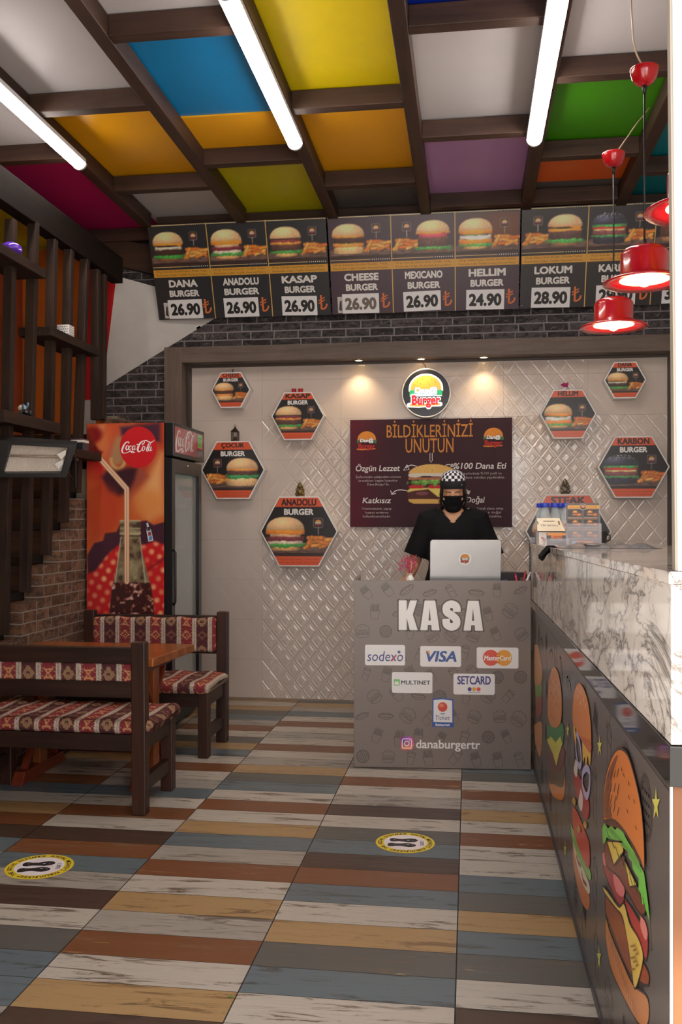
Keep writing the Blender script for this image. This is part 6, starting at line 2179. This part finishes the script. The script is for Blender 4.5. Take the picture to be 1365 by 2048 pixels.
for s in (-1, 1):
    b = MB()
    loft(b, [((s * .090, .062, .045), .036, .040), ((s * .091, .0, .045), .044, .042), ((s * .094, -.08, .034), .050, .032), ((s * .098, -.16, .027), .046, .024), ((s * .100, -.20, .022), .026, .016)], 18)
    fuse(b, 'shoe', M_blk, pe, .006, 3)

# ------------------------------------------------------------------ bar counter on the right
BX0, BY0, BY1 = 0.345, 1.65, 5.30
BL = BY1 - BY0
bar = thing('bar_counter', 'long marble topped bar counter with a painted burger front along the right side', 'counter', (BX0, BY0, 0))


def M_marble(name, ax=1, lightc=(238, 231, 224)):
    t = NT(name)
    sc = [2.6, 1.15, 1.9]
    v = t.coord(tuple(sc))
    wv = t.noise(v, 1.1, 8, 0.62, 1.6)
    rid = t.math('ABSOLUTE', t.math('SUBTRACT', wv, 0.5))
    vein = t.ramp(rid, [(0.0, .9), (0.008, 0.6), (0.022, 0.1), (0.05, 0.0)])
    w2 = t.noise(t.coord((4, 2.2, 3.4)), 1.3, 7, 0.62, 1.6)
    r2 = t.math('ABSOLUTE', t.math('SUBTRACT', w2, 0.48))
    vein2 = t.ramp(r2, [(0.0, 0.6), (0.006, 0.25), (0.018, 0.0)])
    pat = t.ramp(t.noise(t.coord((2.4, 1.3, 1.3)), 1.4, 5, 0.6, 0.8), [(0.54, 0.0), (0.60, 0.8), (0.66, 0.2)])
    base = t.mix(t.noise(t.coord((2, 2, .8)), 2.0, 4), lin(lightc), lin((230, 220, 210)))
    c = t.mix(t.math('MULTIPLY', pat, t.ramp(w2, [(.4, .1), (.6, .85)])), base, lin((128, 116, 108)))
    c = t.mix(vein2, c, lin((112, 96, 86)))
    c = t.mix(vein, c, lin((92, 82, 78)))
    t.base(c)
    t.set(0.06, 0, 0.5)
    MATS[name] = t.m
    return t.m


M_mar = M_marble('veined_marble')
M_mart = M_wood('grey_streaked_marble', (120, 112, 108), (206, 198, 192), 1, 0.06, 0.5, spec=.5)
M_gran = M('black_granite', (20, 18, 20), 0.05, vary=.5, nscale=240)
M_cab = M('counter_grey', (80, 72, 69), 0.35)
M_edge = M('orange_edge_wood', (112, 68, 38), 0.6)
ZL = lambda y, a, b_: a + (b_ - a) * y / BL
def slab(name, x0, x1, y0, y1, z0, z1, mat, label=None, bevel=.0015):
    """z0, z1: (near, far) heights"""
    za, zb, zc, zd = ZL(y0, *z0), ZL(y1, *z0), ZL(y0, *z1), ZL(y1, *z1)
    q = MB(); q.hexa([(x0, y0, za), (x1, y0, za), (x1, y1, zb), (x0, y1, zb), (x0, y0, zc), (x1, y0, zc), (x1, y1, zd), (x0, y1, zd)])
    return q.build(name, mat, bar, bevel=bevel, label=label)
slab('front_panel', 0, .018, .010, BL, (0.002, .002), (.868, .855), M_cab)
slab('carcass', .02, .60, .03, BL - .01, (0.002, .002), (.868, .855), M_cab, bevel=0)
slab('end_panel', .003, .60, 0, .0095, (0.002, .002), (.868, .855), M_edge, 'orange wood end panel')
slab('corner_strip', -.002, .0025, 0, .0095, (0.002, .002), (.868, .855), M('white_edge', (226, 222, 220), 0.4))
slab('granite_band', -.006, .60, -.012, BL, (.869, .856), (.938, .894), M_gran, 'black polished granite band')
slab('marble_front', -.002, .025, -.004, BL, (.939, .895), (1.214, 1.182), M_mar, 'veined marble upper front')
slab('marble_end', .026, .60, -.004, .02, (.939, .895), (1.214, 1.182), M_mar)
slab('marble_back', .50, .60, .021, BL, (.939, .895), (1.214, 1.182), M_mar)
slab('counter_top', -.006, .62, -.006, BL, (1.2145, 1.1825), (1.236, 1.203), M_mar, 'glossy marble counter top')
slab('far_edge_strip', -.008, .02, BL + .001, BL + .014, (.90, .90), (1.236, 1.22), M_blk)
slab('kick_strip', -.004, -.0005, .01, BL, (.002, .002), (.03, .03), M('kick_strip', (70, 66, 70), 0.4), bevel=0)

# painted front: every outline lies on the panel, u runs from the far end to the near end
P = Print()
XM = BX0 - .0007
def mp(px, py):
    p = onX(px, py, XM)
    return (BY1 - p.y, max(.031, min(.852, p.z)))
P.rect(.002, .031, BL - .012, .853, (90, 82, 79), 0)
DK = (54, 46, 44)
rs = random.Random(12)
for i in range(15):
    for j in range(4):
        doodle(P, rs.choice((0, 1, 2, 3, 4, 5)), .12 + i * .235 + rs.uniform(-.03, .03), .13 + j * .21 + rs.uniform(-.02, .02), rs.uniform(.066, .082), rs.uniform(-.6, .6), (58, 50, 48), 1, .007)
a2 = lambda pts: [mp(1040 + x / 3.606, 1480 + y / 3.606) for x, y in pts]
a1 = lambda pts: [mp(1040 + x / 4.095, 1060 + y / 4.095) for x, y in pts]
def S(pts, col, lay, f=a2, ol=None, wd=.005):
    q = spline(f(pts) + [f(pts)[0]], 5)
    P.poly(q[:-1], col, lay)
    if ol: P.stroke(q, wd, ol, lay + 1)
def SP(pts, col, lay, f=a2, ol=None, wd=.004):
    q = f(pts); P.poly(q, col, lay)
    if ol: P.stroke(q + [q[0]], wd, ol, lay + 1)
INK = (52, 26, 16)
# nearest burger
S([(622, 1270), (660, 1400), (740, 1590), (820, 1760), (925, 1860), (928, 2048), (862, 2048), (740, 1830), (660, 1640), (625, 1440)], (196, 122, 66), 3, ol=INK)
S([(622, 1120), (720, 1222), (790, 1480), (815, 1700), (740, 1560), (660, 1340), (625, 1240)], (142, 68, 32), 5, ol=INK)
S([(880, 1580), (935, 1680), (930, 1770), (870, 1740), (850, 1660)], (150, 66, 30), 5, ol=INK)
S([(755, 1130), (820, 1220), (900, 1360), (932, 1440), (920, 1590), (890, 1520), (800, 1290)], (172, 42, 44), 6, ol=INK)
S([(880, 1270), (912, 1310), (932, 1400), (915, 1442), (880, 1350)], (222, 128, 118), 8)
S([(605, 1050), (640, 1090), (720, 1200), (760, 1178), (800, 1320), (860, 1420), (896, 1530), (890, 1640), (840, 1796), (815, 1650), (790, 1480), (750, 1280), (700, 1215), (620, 1105)], (222, 186, 84), 8, ol=INK)
S([(612, 890), (620, 960), (720, 1185), (762, 1140), (742, 1060), (680, 960), (620, 820)], (160, 44, 46), 9, ol=INK)
S([(680, 955), (730, 1000), (767, 1080), (750, 1132), (700, 1080)], (214, 112, 112), 11)
S([(606, 820), (622, 812), (636, 860), (630, 910), (612, 890)], (214, 112, 112), 11)
S([(618, 770), (640, 745), (690, 900), (760, 840), (800, 1000), (860, 1060), (916, 1180), (905, 1262), (860, 1230), (800, 1120), (720, 985), (640, 910)], (122, 56, 32), 12, ol=INK)
SP([(640, 728), (750, 735), (762, 806), (692, 902)], (226, 192, 82), 14, ol=INK)
SP([(768, 865), (835, 1000), (862, 1050), (808, 1062)], (226, 192, 82), 14, ol=INK)
P.poly(a2([(612, 752), (607, 640), (622, 596), (650, 640), (672, 612), (700, 648), (738, 614), (775, 700), (822, 780), (846, 815), (862, 812), (880, 900), (912, 960), (930, 1090), (944, 1200), (952, 1312), (925, 1225), (915, 1180), (900, 1190), (889, 1110), (872, 1080), (872, 1000), (846, 960), (830, 930), (824, 880), (800, 850), (790, 800), (760, 780), (730, 730), (700, 720), (660, 716), (640, 700), (630, 735)]), (112, 192, 70), 15)
for k in range(9):
    q = [(640 + k * 33, 640 + k * 62), (650 + k * 33, 690 + k * 62), (668 + k * 32, 716 + k * 66)]
    P.stroke(a2(q), .004, (44, 110, 40), 17)
S([(622, 590), (690, 566), (760, 620), (830, 730), (905, 900), (915, 935), (850, 830), (800, 720), (730, 640), (650, 615)], (104, 50, 28), 17)
S([(622, 588), (617, 420), (638, 250), (680, 120), (722, 66), (765, 72), (805, 130), (852, 290), (892, 480), (913, 700), (916, 930), (885, 860), (830, 755), (760, 645), (690, 580)], (212, 118, 42), 18, ol=INK, wd=.007)
S([(626, 560), (624, 420), (646, 260), (690, 150), (725, 110), (700, 200), (672, 330), (664, 470), (680, 560)], (136, 68, 26), 20)
for k in range(16):
    x, y = 660 + (k % 4) * 24 + rs.uniform(-6, 6), 210 + (k // 4) * 90 + rs.uniform(-20, 20)
    P.stroke(a2([(x, y), (x - 12, y + 60)]), .0045, INK, 21)
for x, y in ((748, 200), (764, 240), (800, 300), (790, 500), (840, 430), (852, 620), (800, 400)): P.stroke(a2([(x, y), (x + 10, y + 28)]), .004, (140, 66, 22), 21)
for k in range(20):
    x, y = 640 + k * 13, 590 + k * 15
    P.stroke(a2([(x, y), (x + 8, y + 45 + k * 2)]), .003, INK, 22)
for k in range(14):
    x, y = 640 + k * 16, 1320 + k * 46
    P.stroke(a2([(x, y), (x + 6, y + 90)]), .004, (110, 56, 26), 21)
for k in range(7): P.stroke(a2([(820 + (k % 3) * 18, 1490 + k * 28), (850 + (k % 3) * 12, 1484 + k * 28)]), .004, (150, 110, 40), 21)
# third burger, layers flying apart
S([(380, 720), (392, 800), (440, 980), (498, 1100), (507, 1180), (488, 1225), (440, 1140), (396, 930)], (206, 116, 56), 3)
S([(382, 690), (400, 740), (450, 900), (505, 1040), (500, 1110), (440, 990), (395, 810)], (226, 206, 180), 4)
for q in ([(412, 830), (425, 880), (445, 910)], [(450, 950), (460, 1010), (486, 1050)]): P.stroke(a2(q), .012, (140, 44, 40), 5)
S([(372, 600), (392, 650), (440, 790), (512, 940), (508, 1010), (440, 880), (385, 720)], (128, 182, 84), 6)
S([(385, 470), (420, 520), (470, 640), (508, 760), (505, 925), (450, 830), (392, 640)], (200, 62, 44), 8)
S([(392, 230), (430, 250), (500, 420), (500, 560), (460, 540), (398, 330)], (176, 34, 40), 8)
for x, y, rx, ry in ((410, 200, 14, 66), (446, 430, 16, 80)):
    S([(x, y - ry), (x + rx, y - ry * .3), (x + rx * .8, y + ry * .8), (x, y + ry), (x - rx, y + ry * .2)], (226, 214, 204), 10)
for q, f in (([(488, 200), (512, 240), (508, 360), (486, 405), (460, 330), (462, 240), (488, 200)], a2), ([(470, 1660), (500, 1750), (512, 1900), (490, 1930), (470, 1820), (464, 1700)], a1)):
    P.stroke(spline(f(q), 5), .022, (186, 176, 216), 10)
S([(520, 1680), (586, 1720), (592, 1850), (580, 1930), (566, 1850), (552, 1945), (540, 1860), (526, 1900)], (232, 178, 62), 11, a1)
S([(446, 1560), (466, 1660), (470, 1760), (452, 1690)], (232, 178, 62), 11, a1)
S([(440, 1490), (454, 1340), (488, 1258), (528, 1290), (566, 1400), (588, 1560), (595, 1690), (590, 1825), (545, 1770), (480, 1650), (446, 1590)], (226, 130, 50), 12, a1)
S([(445, 1570), (500, 1680), (590, 1730), (590, 1825), (545, 1770), (480, 1655)], (206, 104, 48), 14, a1)
for x, y in ((480, 1290), (496, 1310), (488, 1350), (515, 1320), (530, 1380), (508, 1400), (548, 1430)): P.stroke(a1([(x, y), (x + 4, y + 26)]), .008, (250, 224, 170), 15)
for x, y in ((400, 440), (480, 610), (435, 640)): S([(x, y - 30), (x + 14, y), (x + 6, y + 34), (x - 12, y)], (190, 150, 52), 16)
# second burger
S([(215, 270), (320, 250), (322, 400), (295, 432), (240, 400), (216, 330)], (216, 130, 56), 3)
S([(214, 150), (318, 150), (322, 320), (290, 340), (250, 320), (216, 300)], (110, 84, 50), 4)
S([(210, 60), (318, 60), (318, 170), (270, 236), (215, 160)], (110, 46, 40), 6)
S([(230, 1600), (354, 1580), (356, 1770), (320, 1720), (290, 1790), (262, 1740), (232, 1760)], (40, 132, 66), 8, a1)
P.poly(a1([(228, 1720), (262, 1690), (300, 1740), (340, 1690), (357, 1750), (330, 1830), (306, 1932), (276, 1830)]), (214, 208, 76), 10)
S([(235, 1420), (244, 1250), (268, 1150), (290, 1122), (318, 1160), (342, 1270), (352, 1400), (346, 1560), (310, 1618), (262, 1600), (236, 1520)], (218, 136, 66), 12, a1)
for k in range(14): P.stroke(a1([(262 + (k % 4) * 22, 1230 + (k // 4) * 90 + (k % 2) * 30), (263 + (k % 4) * 22, 1262 + (k // 4) * 90 + (k % 2) * 30)]), .008, (130, 70, 30), 14)
# farthest burger
S([(124, 940), (152, 950), (178, 1080), (186, 1200), (160, 1300), (124, 1260), (118, 1100)], (206, 150, 100), 3, a1)
S([(128, 1280), (182, 1270), (176, 1380), (150, 1410), (130, 1340)], (112, 160, 60), 4, a1)
S([(130, 1380), (182, 1360), (180, 1500), (140, 1520)], (150, 40, 36), 5, a1)
S([(120, 1600), (184, 1580), (178, 1820), (160, 1850), (130, 1740)], (196, 128, 76), 4, a1)
# stars
def star(f, cx, cy, w, h):
    q = []
    for k in range(10):
        a = R(90 + 36 * k); r_ = 1 if k % 2 == 0 else .38
        q.append((cx + math.cos(a) * w * r_, cy - math.sin(a) * h * r_))
    P.poly(f(q), (206, 200, 92), 6)
star(a1, 398, 1640, 13, 72); star(a1, 660, 1770, 20, 90); star(a2, 990, 465, 30, 125); star(a2, 577, 1570, 16, 100); star(a2, 332, 790, 11, 62)
P.build('painted_front', bar, (Vector((XM, BY1, 0)) - bar.location, (0, -1, 0), (0, 0, 1), (-1, 0, 0)), M_print('laminated_mural', .27, spec=.28), label='painted burger mural')

# ---- things on the bar
TOPZ = lambda y: ZL(y - BY0, 1.236, 1.203) + .0006
def bar_pt(px, py):
    p = onZ(px, py, 1.21)
    for _ in range(4): p = onZ(px, py, TOPZ(p.y))
    return p
def at_bar(px, y):
    p = onY(px, 1080, y); return (p.x, y, TOPZ(y))
# tip box
t = thing('tip_box', 'white tip box with a sloping lid hand lettered TiP BOX on the bar counter', 'tip box', at_bar(1100, 4.86), R(4))
M_tip = M('cream_wood', (236, 226, 204), 0.6); M_tipe = M('burnt_edge', (92, 72, 46), 0.7)
hw_ = .060
q = MB(); q.hexa([(-hw_, -.04, 0), (hw_, -.04, 0), (hw_, .05, 0), (-hw_, .05, 0), (-hw_, -.04, .066), (hw_, -.04, .066), (hw_, .05, .122), (-hw_, .05, .122)]); q.build('body', M('white_panel', (236, 232, 230), 0.5), t, bevel=.001)
lid_u = Vector((0, .105, .064)).normalized(); lid_n = Vector((0, -lid_u.z, lid_u.y))
lo = Vector((0, -.052, .064))
lw = .070
q = MB(); q.prism([(-lw, 0), (lw, 0), (lw - .012, .128), (-lw + .012, .128)], .006, (lo, (1, 0, 0), lid_u, lid_n), 0, 1); tl_ = q.build('lid', [M_tip, M_tipe], t)
P = Print()
P.rect(-.028, .093, .028, .099, (84, 70, 48), 0); P.rect(-.060, .062, -.056, .095, (40, 34, 26), 0); P.rect(.046, .060, .054, .096, (120, 90, 50), 0)
P.text('TİP BOX:)', -.004, .040, .090, .026, (34, 30, 30), 1, shear=.2, bold=-.004)
P.build('lettering', tl_, (lo + lid_n * .0065, (1, 0, 0), lid_u, lid_n), M_sheet_m)
P = Print(); P.text('"Yerli', -.030, .016, .036, .022, (196, 50, 56), 1, shear=.25, bold=.02); P.build('front_lettering', t, FACE(0, -.0406, 0), M_sheet_m)
# bottles with blue caps
M_clear = M_glass('clear_bottle', (214, 226, 232), .42, .06)
M_bcap = M('blue_cap', (44, 66, 190), 0.4)
M_lab = M('pale_label', (226, 216, 212), 0.5)
WB = [(1083, 5.07, 'leftmost blue capped water bottle behind the tip box'), (1091, 4.985, 'blue capped water bottle directly behind the tip box, second from the left'), (1111, 5.02, 'blue capped water bottle in the middle of the row behind the tip box'), (1121, 5.11, 'rear blue capped water bottle between the tip box and the leaflet stand'), (1134, 5.0, 'blue capped water bottle half hidden by the leaflet stand')]
pb = None
for px, y, lab in WB:
    if pb is None:
        pb = t = thing('water_bottle', lab, 'bottle', at_bar(px, y), 0, 'blue capped bottles on the bar')
        q = MB(); q.lathe([(.024, 0), (.031, .006), (.031, .05), (.029, .058), (.031, .066), (.031, .128), (.028, .150), (.020, .180), (.0165, .196), (.0165, .204)], (0, 0, 0), 24); q.build('body', M_clear, t)
        q = MB(); q.lathe([(.0314, .078), (.0316, .08), (.0316, .122), (.0314, .124)], (0, 0, 0), 24, cap=False); lb_ = q.build('label_band', M_lab, t)
        P = Print(); P.text('Hisar', 0, 0, .034, .018, (196, 60, 70), 0, bold=.02, shear=.2) if False else P.rect(-.016, 0, .016, .010, (206, 90, 96), 0)
        P.build('label_stripe', lb_, (( .002, -.0325, .095), (1, 0, 0), (0, 0, 1), (0, -1, 0)), M_sheet_m)
        q = MB(); q.lathe([(.0235, .194), (.024, .198), (.024, .214), (.022, .217)], (0, 0, 0), 24); q.build('cap', M_bcap, t)
    else:
        t = copy_tree(pb); t.location = at_bar(px, y); t['label'] = lab
# leaflet stand
M_acr = M_glass('clear_acrylic', (226, 226, 236), .22, .03)
t = thing('leaflet_stand', 'clear acrylic stand holding a grey burger leaflet on the bar counter', 'leaflet stand', at_bar(1166, 4.50), R(2))
LWD, LHH = .150, .197
q = MB(); q.box(-LWD / 2 - .004, -.030, 0, LWD / 2 + .008, .045, .004); q.box(-LWD / 2 - .004, -.030, .004, LWD / 2 + .008, -.027, .105); q.box(-LWD / 2 - .004, .006, .004, LWD / 2 + .008, .009, LHH + .002); q.box(LWD / 2 + .005, -.027, .004, LWD / 2 + .008, .006, .105); q.box(-LWD / 2 - .004, -.027, .004, -LWD / 2 - .001, .006, .105)
q.build('acrylic_holder', M_acr, t, weld=False)
lf = thing('leaflet', 'grey printed burger menu leaflet standing in the clear acrylic stand', 'leaflet', tuple(Vector(at_bar(1166, 4.50)) + Vector((0, 0, .0045))), R(2))
q = MB(); q.box(-LWD / 2, -.012, 0, LWD / 2, .002, LHH); q.build('sheets', M('grey_paper', (98, 90, 88), 0.5), lf)
ras = Raster(-LWD / 2, 0, LWD / 2, LHH, .0032, (98, 90, 88))
P = Print()
for j, zc in enumerate((.140, .094, .040)):
    for i, xc in enumerate((-.038, .036)):
        ras.put(ras.soft(ras.rbox(xc, zc + .008, .032, .017)), (52, 44, 42))
        bun_top(ras, xc + .002 - .006 * i, .026, zc + .010, .011, (222, 150, 74), 2 + i, False)
        ras.put(ras.soft(ras.rbox(xc + .002 - .006 * i, zc + .007, .013, .003)), (90, 46, 30)); ras.put(ras.soft(ras.rbox(xc + .002 - .006 * i, zc + .002, .013, .003)), (214, 140, 70))
        ras.put(ras.soft(ras.ell(xc + .020, zc + .002, .010, .007)), (226, 120, 50))
P.raster(ras)
P.rect(-LWD / 2 + .004, .170, LWD / 2, .186, (236, 170, 62), 2)
P.text('LEZZETİN ADRESİ', -.040, .1745, .052, .006, (70, 50, 40), 3, res=1); P.text('DANA BURGER', .040, .1745, .050, .006, (70, 50, 40), 3, res=1)
P.ell(0, .178, .015, .015, (236, 226, 220), 3, 24); P.ell(0, .178, .0135, .0135, (60, 40, 38), 4, 24); P.ell(0, .181, .009, .006, (226, 160, 80), 5, 16); P.rect(-.009, .172, .009, .176, (180, 60, 46), 5)
P.text('GURME BURGERLER', 0, .119, .135, .008, (206, 140, 74), 3, res=1); P.text('SPECIAL MENÜLER', 0, .068, .135, .008, (206, 140, 74), 3, res=1)
for j, zc in enumerate((.1265, .0800, .027)):
    for xc in (-.038, .036): P.rect(xc - .032, zc, xc + .032, zc + .0022, (176, 166, 160), 3)
P.rect(-.052, .002, .050, .018, (226, 128, 52), 3); P.rect(-.052, .002, -.030, .018, (150, 170, 196), 4); P.text('Paket Servis', .008, .006, .060, .007, (240, 236, 230), 4, res=1, bold=.02)
P.build('print', lf, FACE(0, -.0125, 0), M_sheet)
# business card holder
t = thing('card_holder', 'small clear acrylic card holder in front of the tip box', 'card holder', at_bar(1113, 4.42), R(3))
q = MB(); q.box(-.056, -.03, 0, .056, .025, .004); q.box(-.056, -.03, .004, .056, -.027, .034); q.box(-.056, .010, .004, .056, .013, .05); q.box(-.056, -.027, .004, -.053, .010, .034); q.box(.053, -.027, .004, .056, .010, .034)
q.build('acrylic_holder', M_acr, t, weld=False)
lf = thing('business_cards', 'stack of dark business cards with an orange strip in the small card holder', 'business cards', tuple(Vector(at_bar(1113, 4.42)) + Vector((0, 0, .0045))), R(3))
q = MB(); q.box(-.043, -.012, 0, .043, .004, .056); q.build('cards', M('card_grey', (76, 74, 78), 0.5), lf)
P = Print(); P.rect(-.043, 0, .043, .056, (70, 68, 72), 0); P.rect(-.043, .044, .043, .055, (232, 150, 56), 1); P.rect(-.025, .030, .026, .044, (226, 120, 44), 1)
P.text('DANA BURGER', .006, .034, .040, .006, (80, 50, 40), 2, res=1, bold=.02); P.text('Lezzetin Adresi', 0, .020, .056, .008, (236, 232, 232), 2, res=1); P.rect(-.02, .012, .02, .0135, (160, 156, 160), 2)
P.build('print', lf, FACE(0, -.0125, 0), M_sheet)
# black cloth hanging over the edge
cA = onX(1098, 1107, BX0 - .012)
t = thing('cloth', 'black cloth hanging over the front edge of the marble bar counter', 'cloth', (BX0, cA.y, TOPZ(cA.y)))
cpx = [(1116, 1097), (1100, 1101), (1084, 1112), (1083, 1118), (1087, 1122), (1106, 1127), (1110, 1113), (1118, 1103)]
cpt = [onY(x_, y_, cA.y) - Vector((BX0, cA.y, TOPZ(cA.y))) for x_, y_ in cpx]
q = MB()
ny_ = 8
ring_ = []
for k in range(ny_ + 1):
    yy = k / ny_ * .16
    for m_, p_ in enumerate(cpt):
        wob = .003 * math.sin(k * 1.7 + m_ * 2.1)
        xx = min(p_.x + wob, .03); zz = p_.z + (wob if m_ not in (0, 7) else 0)
        if xx > -.008: zz = max(zz, .0015 if m_ in (6, 7) else .004)
        ring_.append((xx, yy, zz))
K_ = len(cpt)
fs = [(k * K_ + m_, k * K_ + (m_ + 1) % K_, (k + 1) * K_ + (m_ + 1) % K_, (k + 1) * K_ + m_) for k in range(ny_) for m_ in range(K_)] + [tuple(range(K_)), tuple(ny_ * K_ + m_ for m_ in reversed(range(K_)))]
q.add(ring_, fs, 0, False)
q.build('fabric', M_blkc, t, bevel=.002)
# glossy foil bags
g0 = bar_pt(1112, 1098)
M_foil = M('silver_foil', (170, 176, 186), 0.2, 0.6, vary=.3, nscale=18, bump=.5, bscale=14)
t = thing('foil_bag', 'flat glossy silver bag lying across the marble bar counter', 'bag', (.36, 3.85, TOPZ(3.85)))
pts = []
nu, nv = 22, 12
for j in range(nv + 1):
    for i in range(nu + 1):
        u, v = i / nu, j / nv
        e = min(1, 8 * min(u, 1 - u), 6 * min(v, 1 - v))
        pts.append((.0 + u * .40, -.13 + v * .32 + .05 * u, .0015 + e * (.011 + .006 * math.sin(u * 17 + v * 5) * math.sin(v * 11) + .004 * math.sin(u * 31))))
fs = [(j * (nu + 1) + i, j * (nu + 1) + i + 1, (j + 1) * (nu + 1) + i + 1, (j + 1) * (nu + 1) + i) for j in range(nv) for i in range(nu)]
q = MB(); q.add(pts, fs, 0, True)
b0_ = [(x, y, .0004) for x, y, z in pts]; q.add(b0_, [tuple(reversed(f)) for f in fs], 0, False)
q.build('foil', M_foil, t, weld=False)
q = MB(); q.prism([(.10, -.07), (.16, -.06), (.15, .05), (.10, .04)], .0012, ((0, 0, .0185), (1, 0, 0), (0, 1, 0), (0, 0, 1))); q.build('dark_print', M('foil_print', (96, 100, 108), 0.25), t)
t = thing('black_cup', 'small black cup beside the leaflet stand on the bar counter', 'cup', at_bar(1204, 4.72))
q = MB(); q.lathe([(.022, 0), (.024, .003), (.027, .064), (.029, .068), (.025, .068), (.022, .006), (0, .005)], (0, 0, 0), 22, cap=False); q.build('body', M_blk, t)
q = MB(); q.tube([(.025, 0, .052), (.041, 0, .048), (.042, 0, .026), (.0245, 0, .018)], .0035, 8); q.build('handle', M_blk, t)
t = thing('glass_cube', 'small clear box at the far end of the bar counter left of the bottles', 'box', at_bar(1064, 5.22))
q = MB(); q.box(-.012, -.03, 0, .018, .03, .036); q.build('body', M_acr, t, bevel=.002)
q = MB(); q.box(-.008, -.02, .004, .012, .02, .02); q.build('contents', M('grey_contents', (150, 150, 156), 0.4), t)

t = thing('cable', 'short white cable end above the menu boards under the purple ceiling board', 'cable', tuple(onY(1016, 412, 6.36)))
q = MB(); q.tube(spline([tuple(onY(x_, y_, 6.36 + .02 * k_) - t.location) for k_, (x_, y_) in enumerate(((1013, 414), (1024, 405), (1036, 397), (1044, 392)))], 5), .004, 6); q.build('sheath', M('white_wire'), t)
q = MB(); q.ball((0, 0, 0), .0055, 0, 8, 6); q.build('tip', M('white_wire'), t)
# ------------------------------------------------------------------ floor stickers
def ring_text(P, s, r, a0, step, h, col, lay):
    a = a0
    for ch in s:
        if ch != ' ':
            v, f = text_mesh(ch, .03, 0, 1, 2)
            base = text_mesh('H', .03, 0, 1, 2)[0]
            k = h / (base[:, 1].max() - base[:, 1].min())
            q = (v - np.array([(v[:, 0].min() + v[:, 0].max()) / 2, 0])) * k
            an = R(a); c_, s_ = math.cos(an - math.pi / 2), math.sin(an - math.pi / 2)
            w_ = np.stack([q[:, 0] * c_ - q[:, 1] * s_, q[:, 0] * s_ + q[:, 1] * c_], 1) + np.array([r * math.cos(an), r * math.sin(an)])
            P._add(w_, lay, f, lin(col))
        a -= step


def sticker(px, py, rad, rot, lab):
    c = onZ(px, py, .0008)
    P = Print()
    BK, YE = (22, 20, 24), (226, 200, 36)
    P.ell(0, 0, rad, rad, (214, 190, 60), 0, 56); P.ell(0, 0, rad * .985, rad * .985, YE, 1, 56); P.ell(0, 0, rad * .73, rad * .73, (226, 218, 224), 2, 48)
    ring_text(P, 'KEEP THE SOCIAL DISTANCE', rad * .79, 262, 7.4, rad * .135, BK, 3)
    ring_text(P, 'SOSYAL MESAFEYİ KORUYUN', rad * .79, 76, 7.4, rad * .135, BK, 3)
    for s in (-1, 1):
        y0 = s * rad * .20
        out = [(-.50, .10), (-.46, .17), (-.36, .18), (-.22, .13), (-.05, .12), (.10, .17), (.24, .20), (.38, .17), (.47, .08), (.46, -.02), (.36, -.10), (.18, -.14), (.0, -.10), (-.2, -.08), (-.36, -.12), (-.46, -.10), (-.51, 0)]
        P.poly([(x * rad * .98 + (-.04 - .05 * (s < 0)) * rad, y0 + (y * s - .02) * rad * 1.15) for x, y in out], BK, 3)
        P.ell(.10 * rad, y0 + .01 * rad, .05 * rad, .03 * rad, (200, 196, 206), 4, 10); P.ell(-.36 * rad, y0 + .02 * rad, .025 * rad, .02 * rad, (180, 176, 186), 4, 8)
        P.ell(.26 * rad, y0 - .03 * rad, .02 * rad, .03 * rad, (160, 156, 166), 4, 8)
    P.text('1.5', rad * .50, rad * .08, rad * .20, rad * .13, BK, 3, bold=.02, rot=-math.pi / 2); P.text('METRE', rad * .50, -rad * .14, rad * .26, rad * .13, BK, 3, bold=.02, rot=-math.pi / 2)
    t = P.build('floor_sticker', None, ((0, 0, 0), (math.cos(rot), math.sin(rot), 0), (-math.sin(rot), math.cos(rot), 0), (0, 0, 1)), M_sheet_m)
    t.location = c
    tag(t, lab, 'floor sticker', 'yellow footprint stickers on the floor')


sticker(811, 1685, .122, R(2), 'round yellow footprint sticker on the floor in front of the cash desk')
sticker(79, 1733, .128, R(14), 'round yellow footprint sticker on the floor near the benches')
# small dead leaf on the floor
c = onZ(453, 1994, .001)
t = MB(); t.add([(0, 0, 0.0006), (.012, .004, .004), (.022, 0, .002), (.012, -.006, .003)], [(0, 1, 2, 3)]); lf_ = t.build('leaf', M('green_leaf', (92, 120, 50), 0.6), None)
lf_.location = c
sl_ = lf_.modifiers.new('t', 'SOLIDIFY'); sl_.thickness = .0006
tag(lf_, 'tiny green leaf lying on the tan plank at the front of the floor', 'leaf')
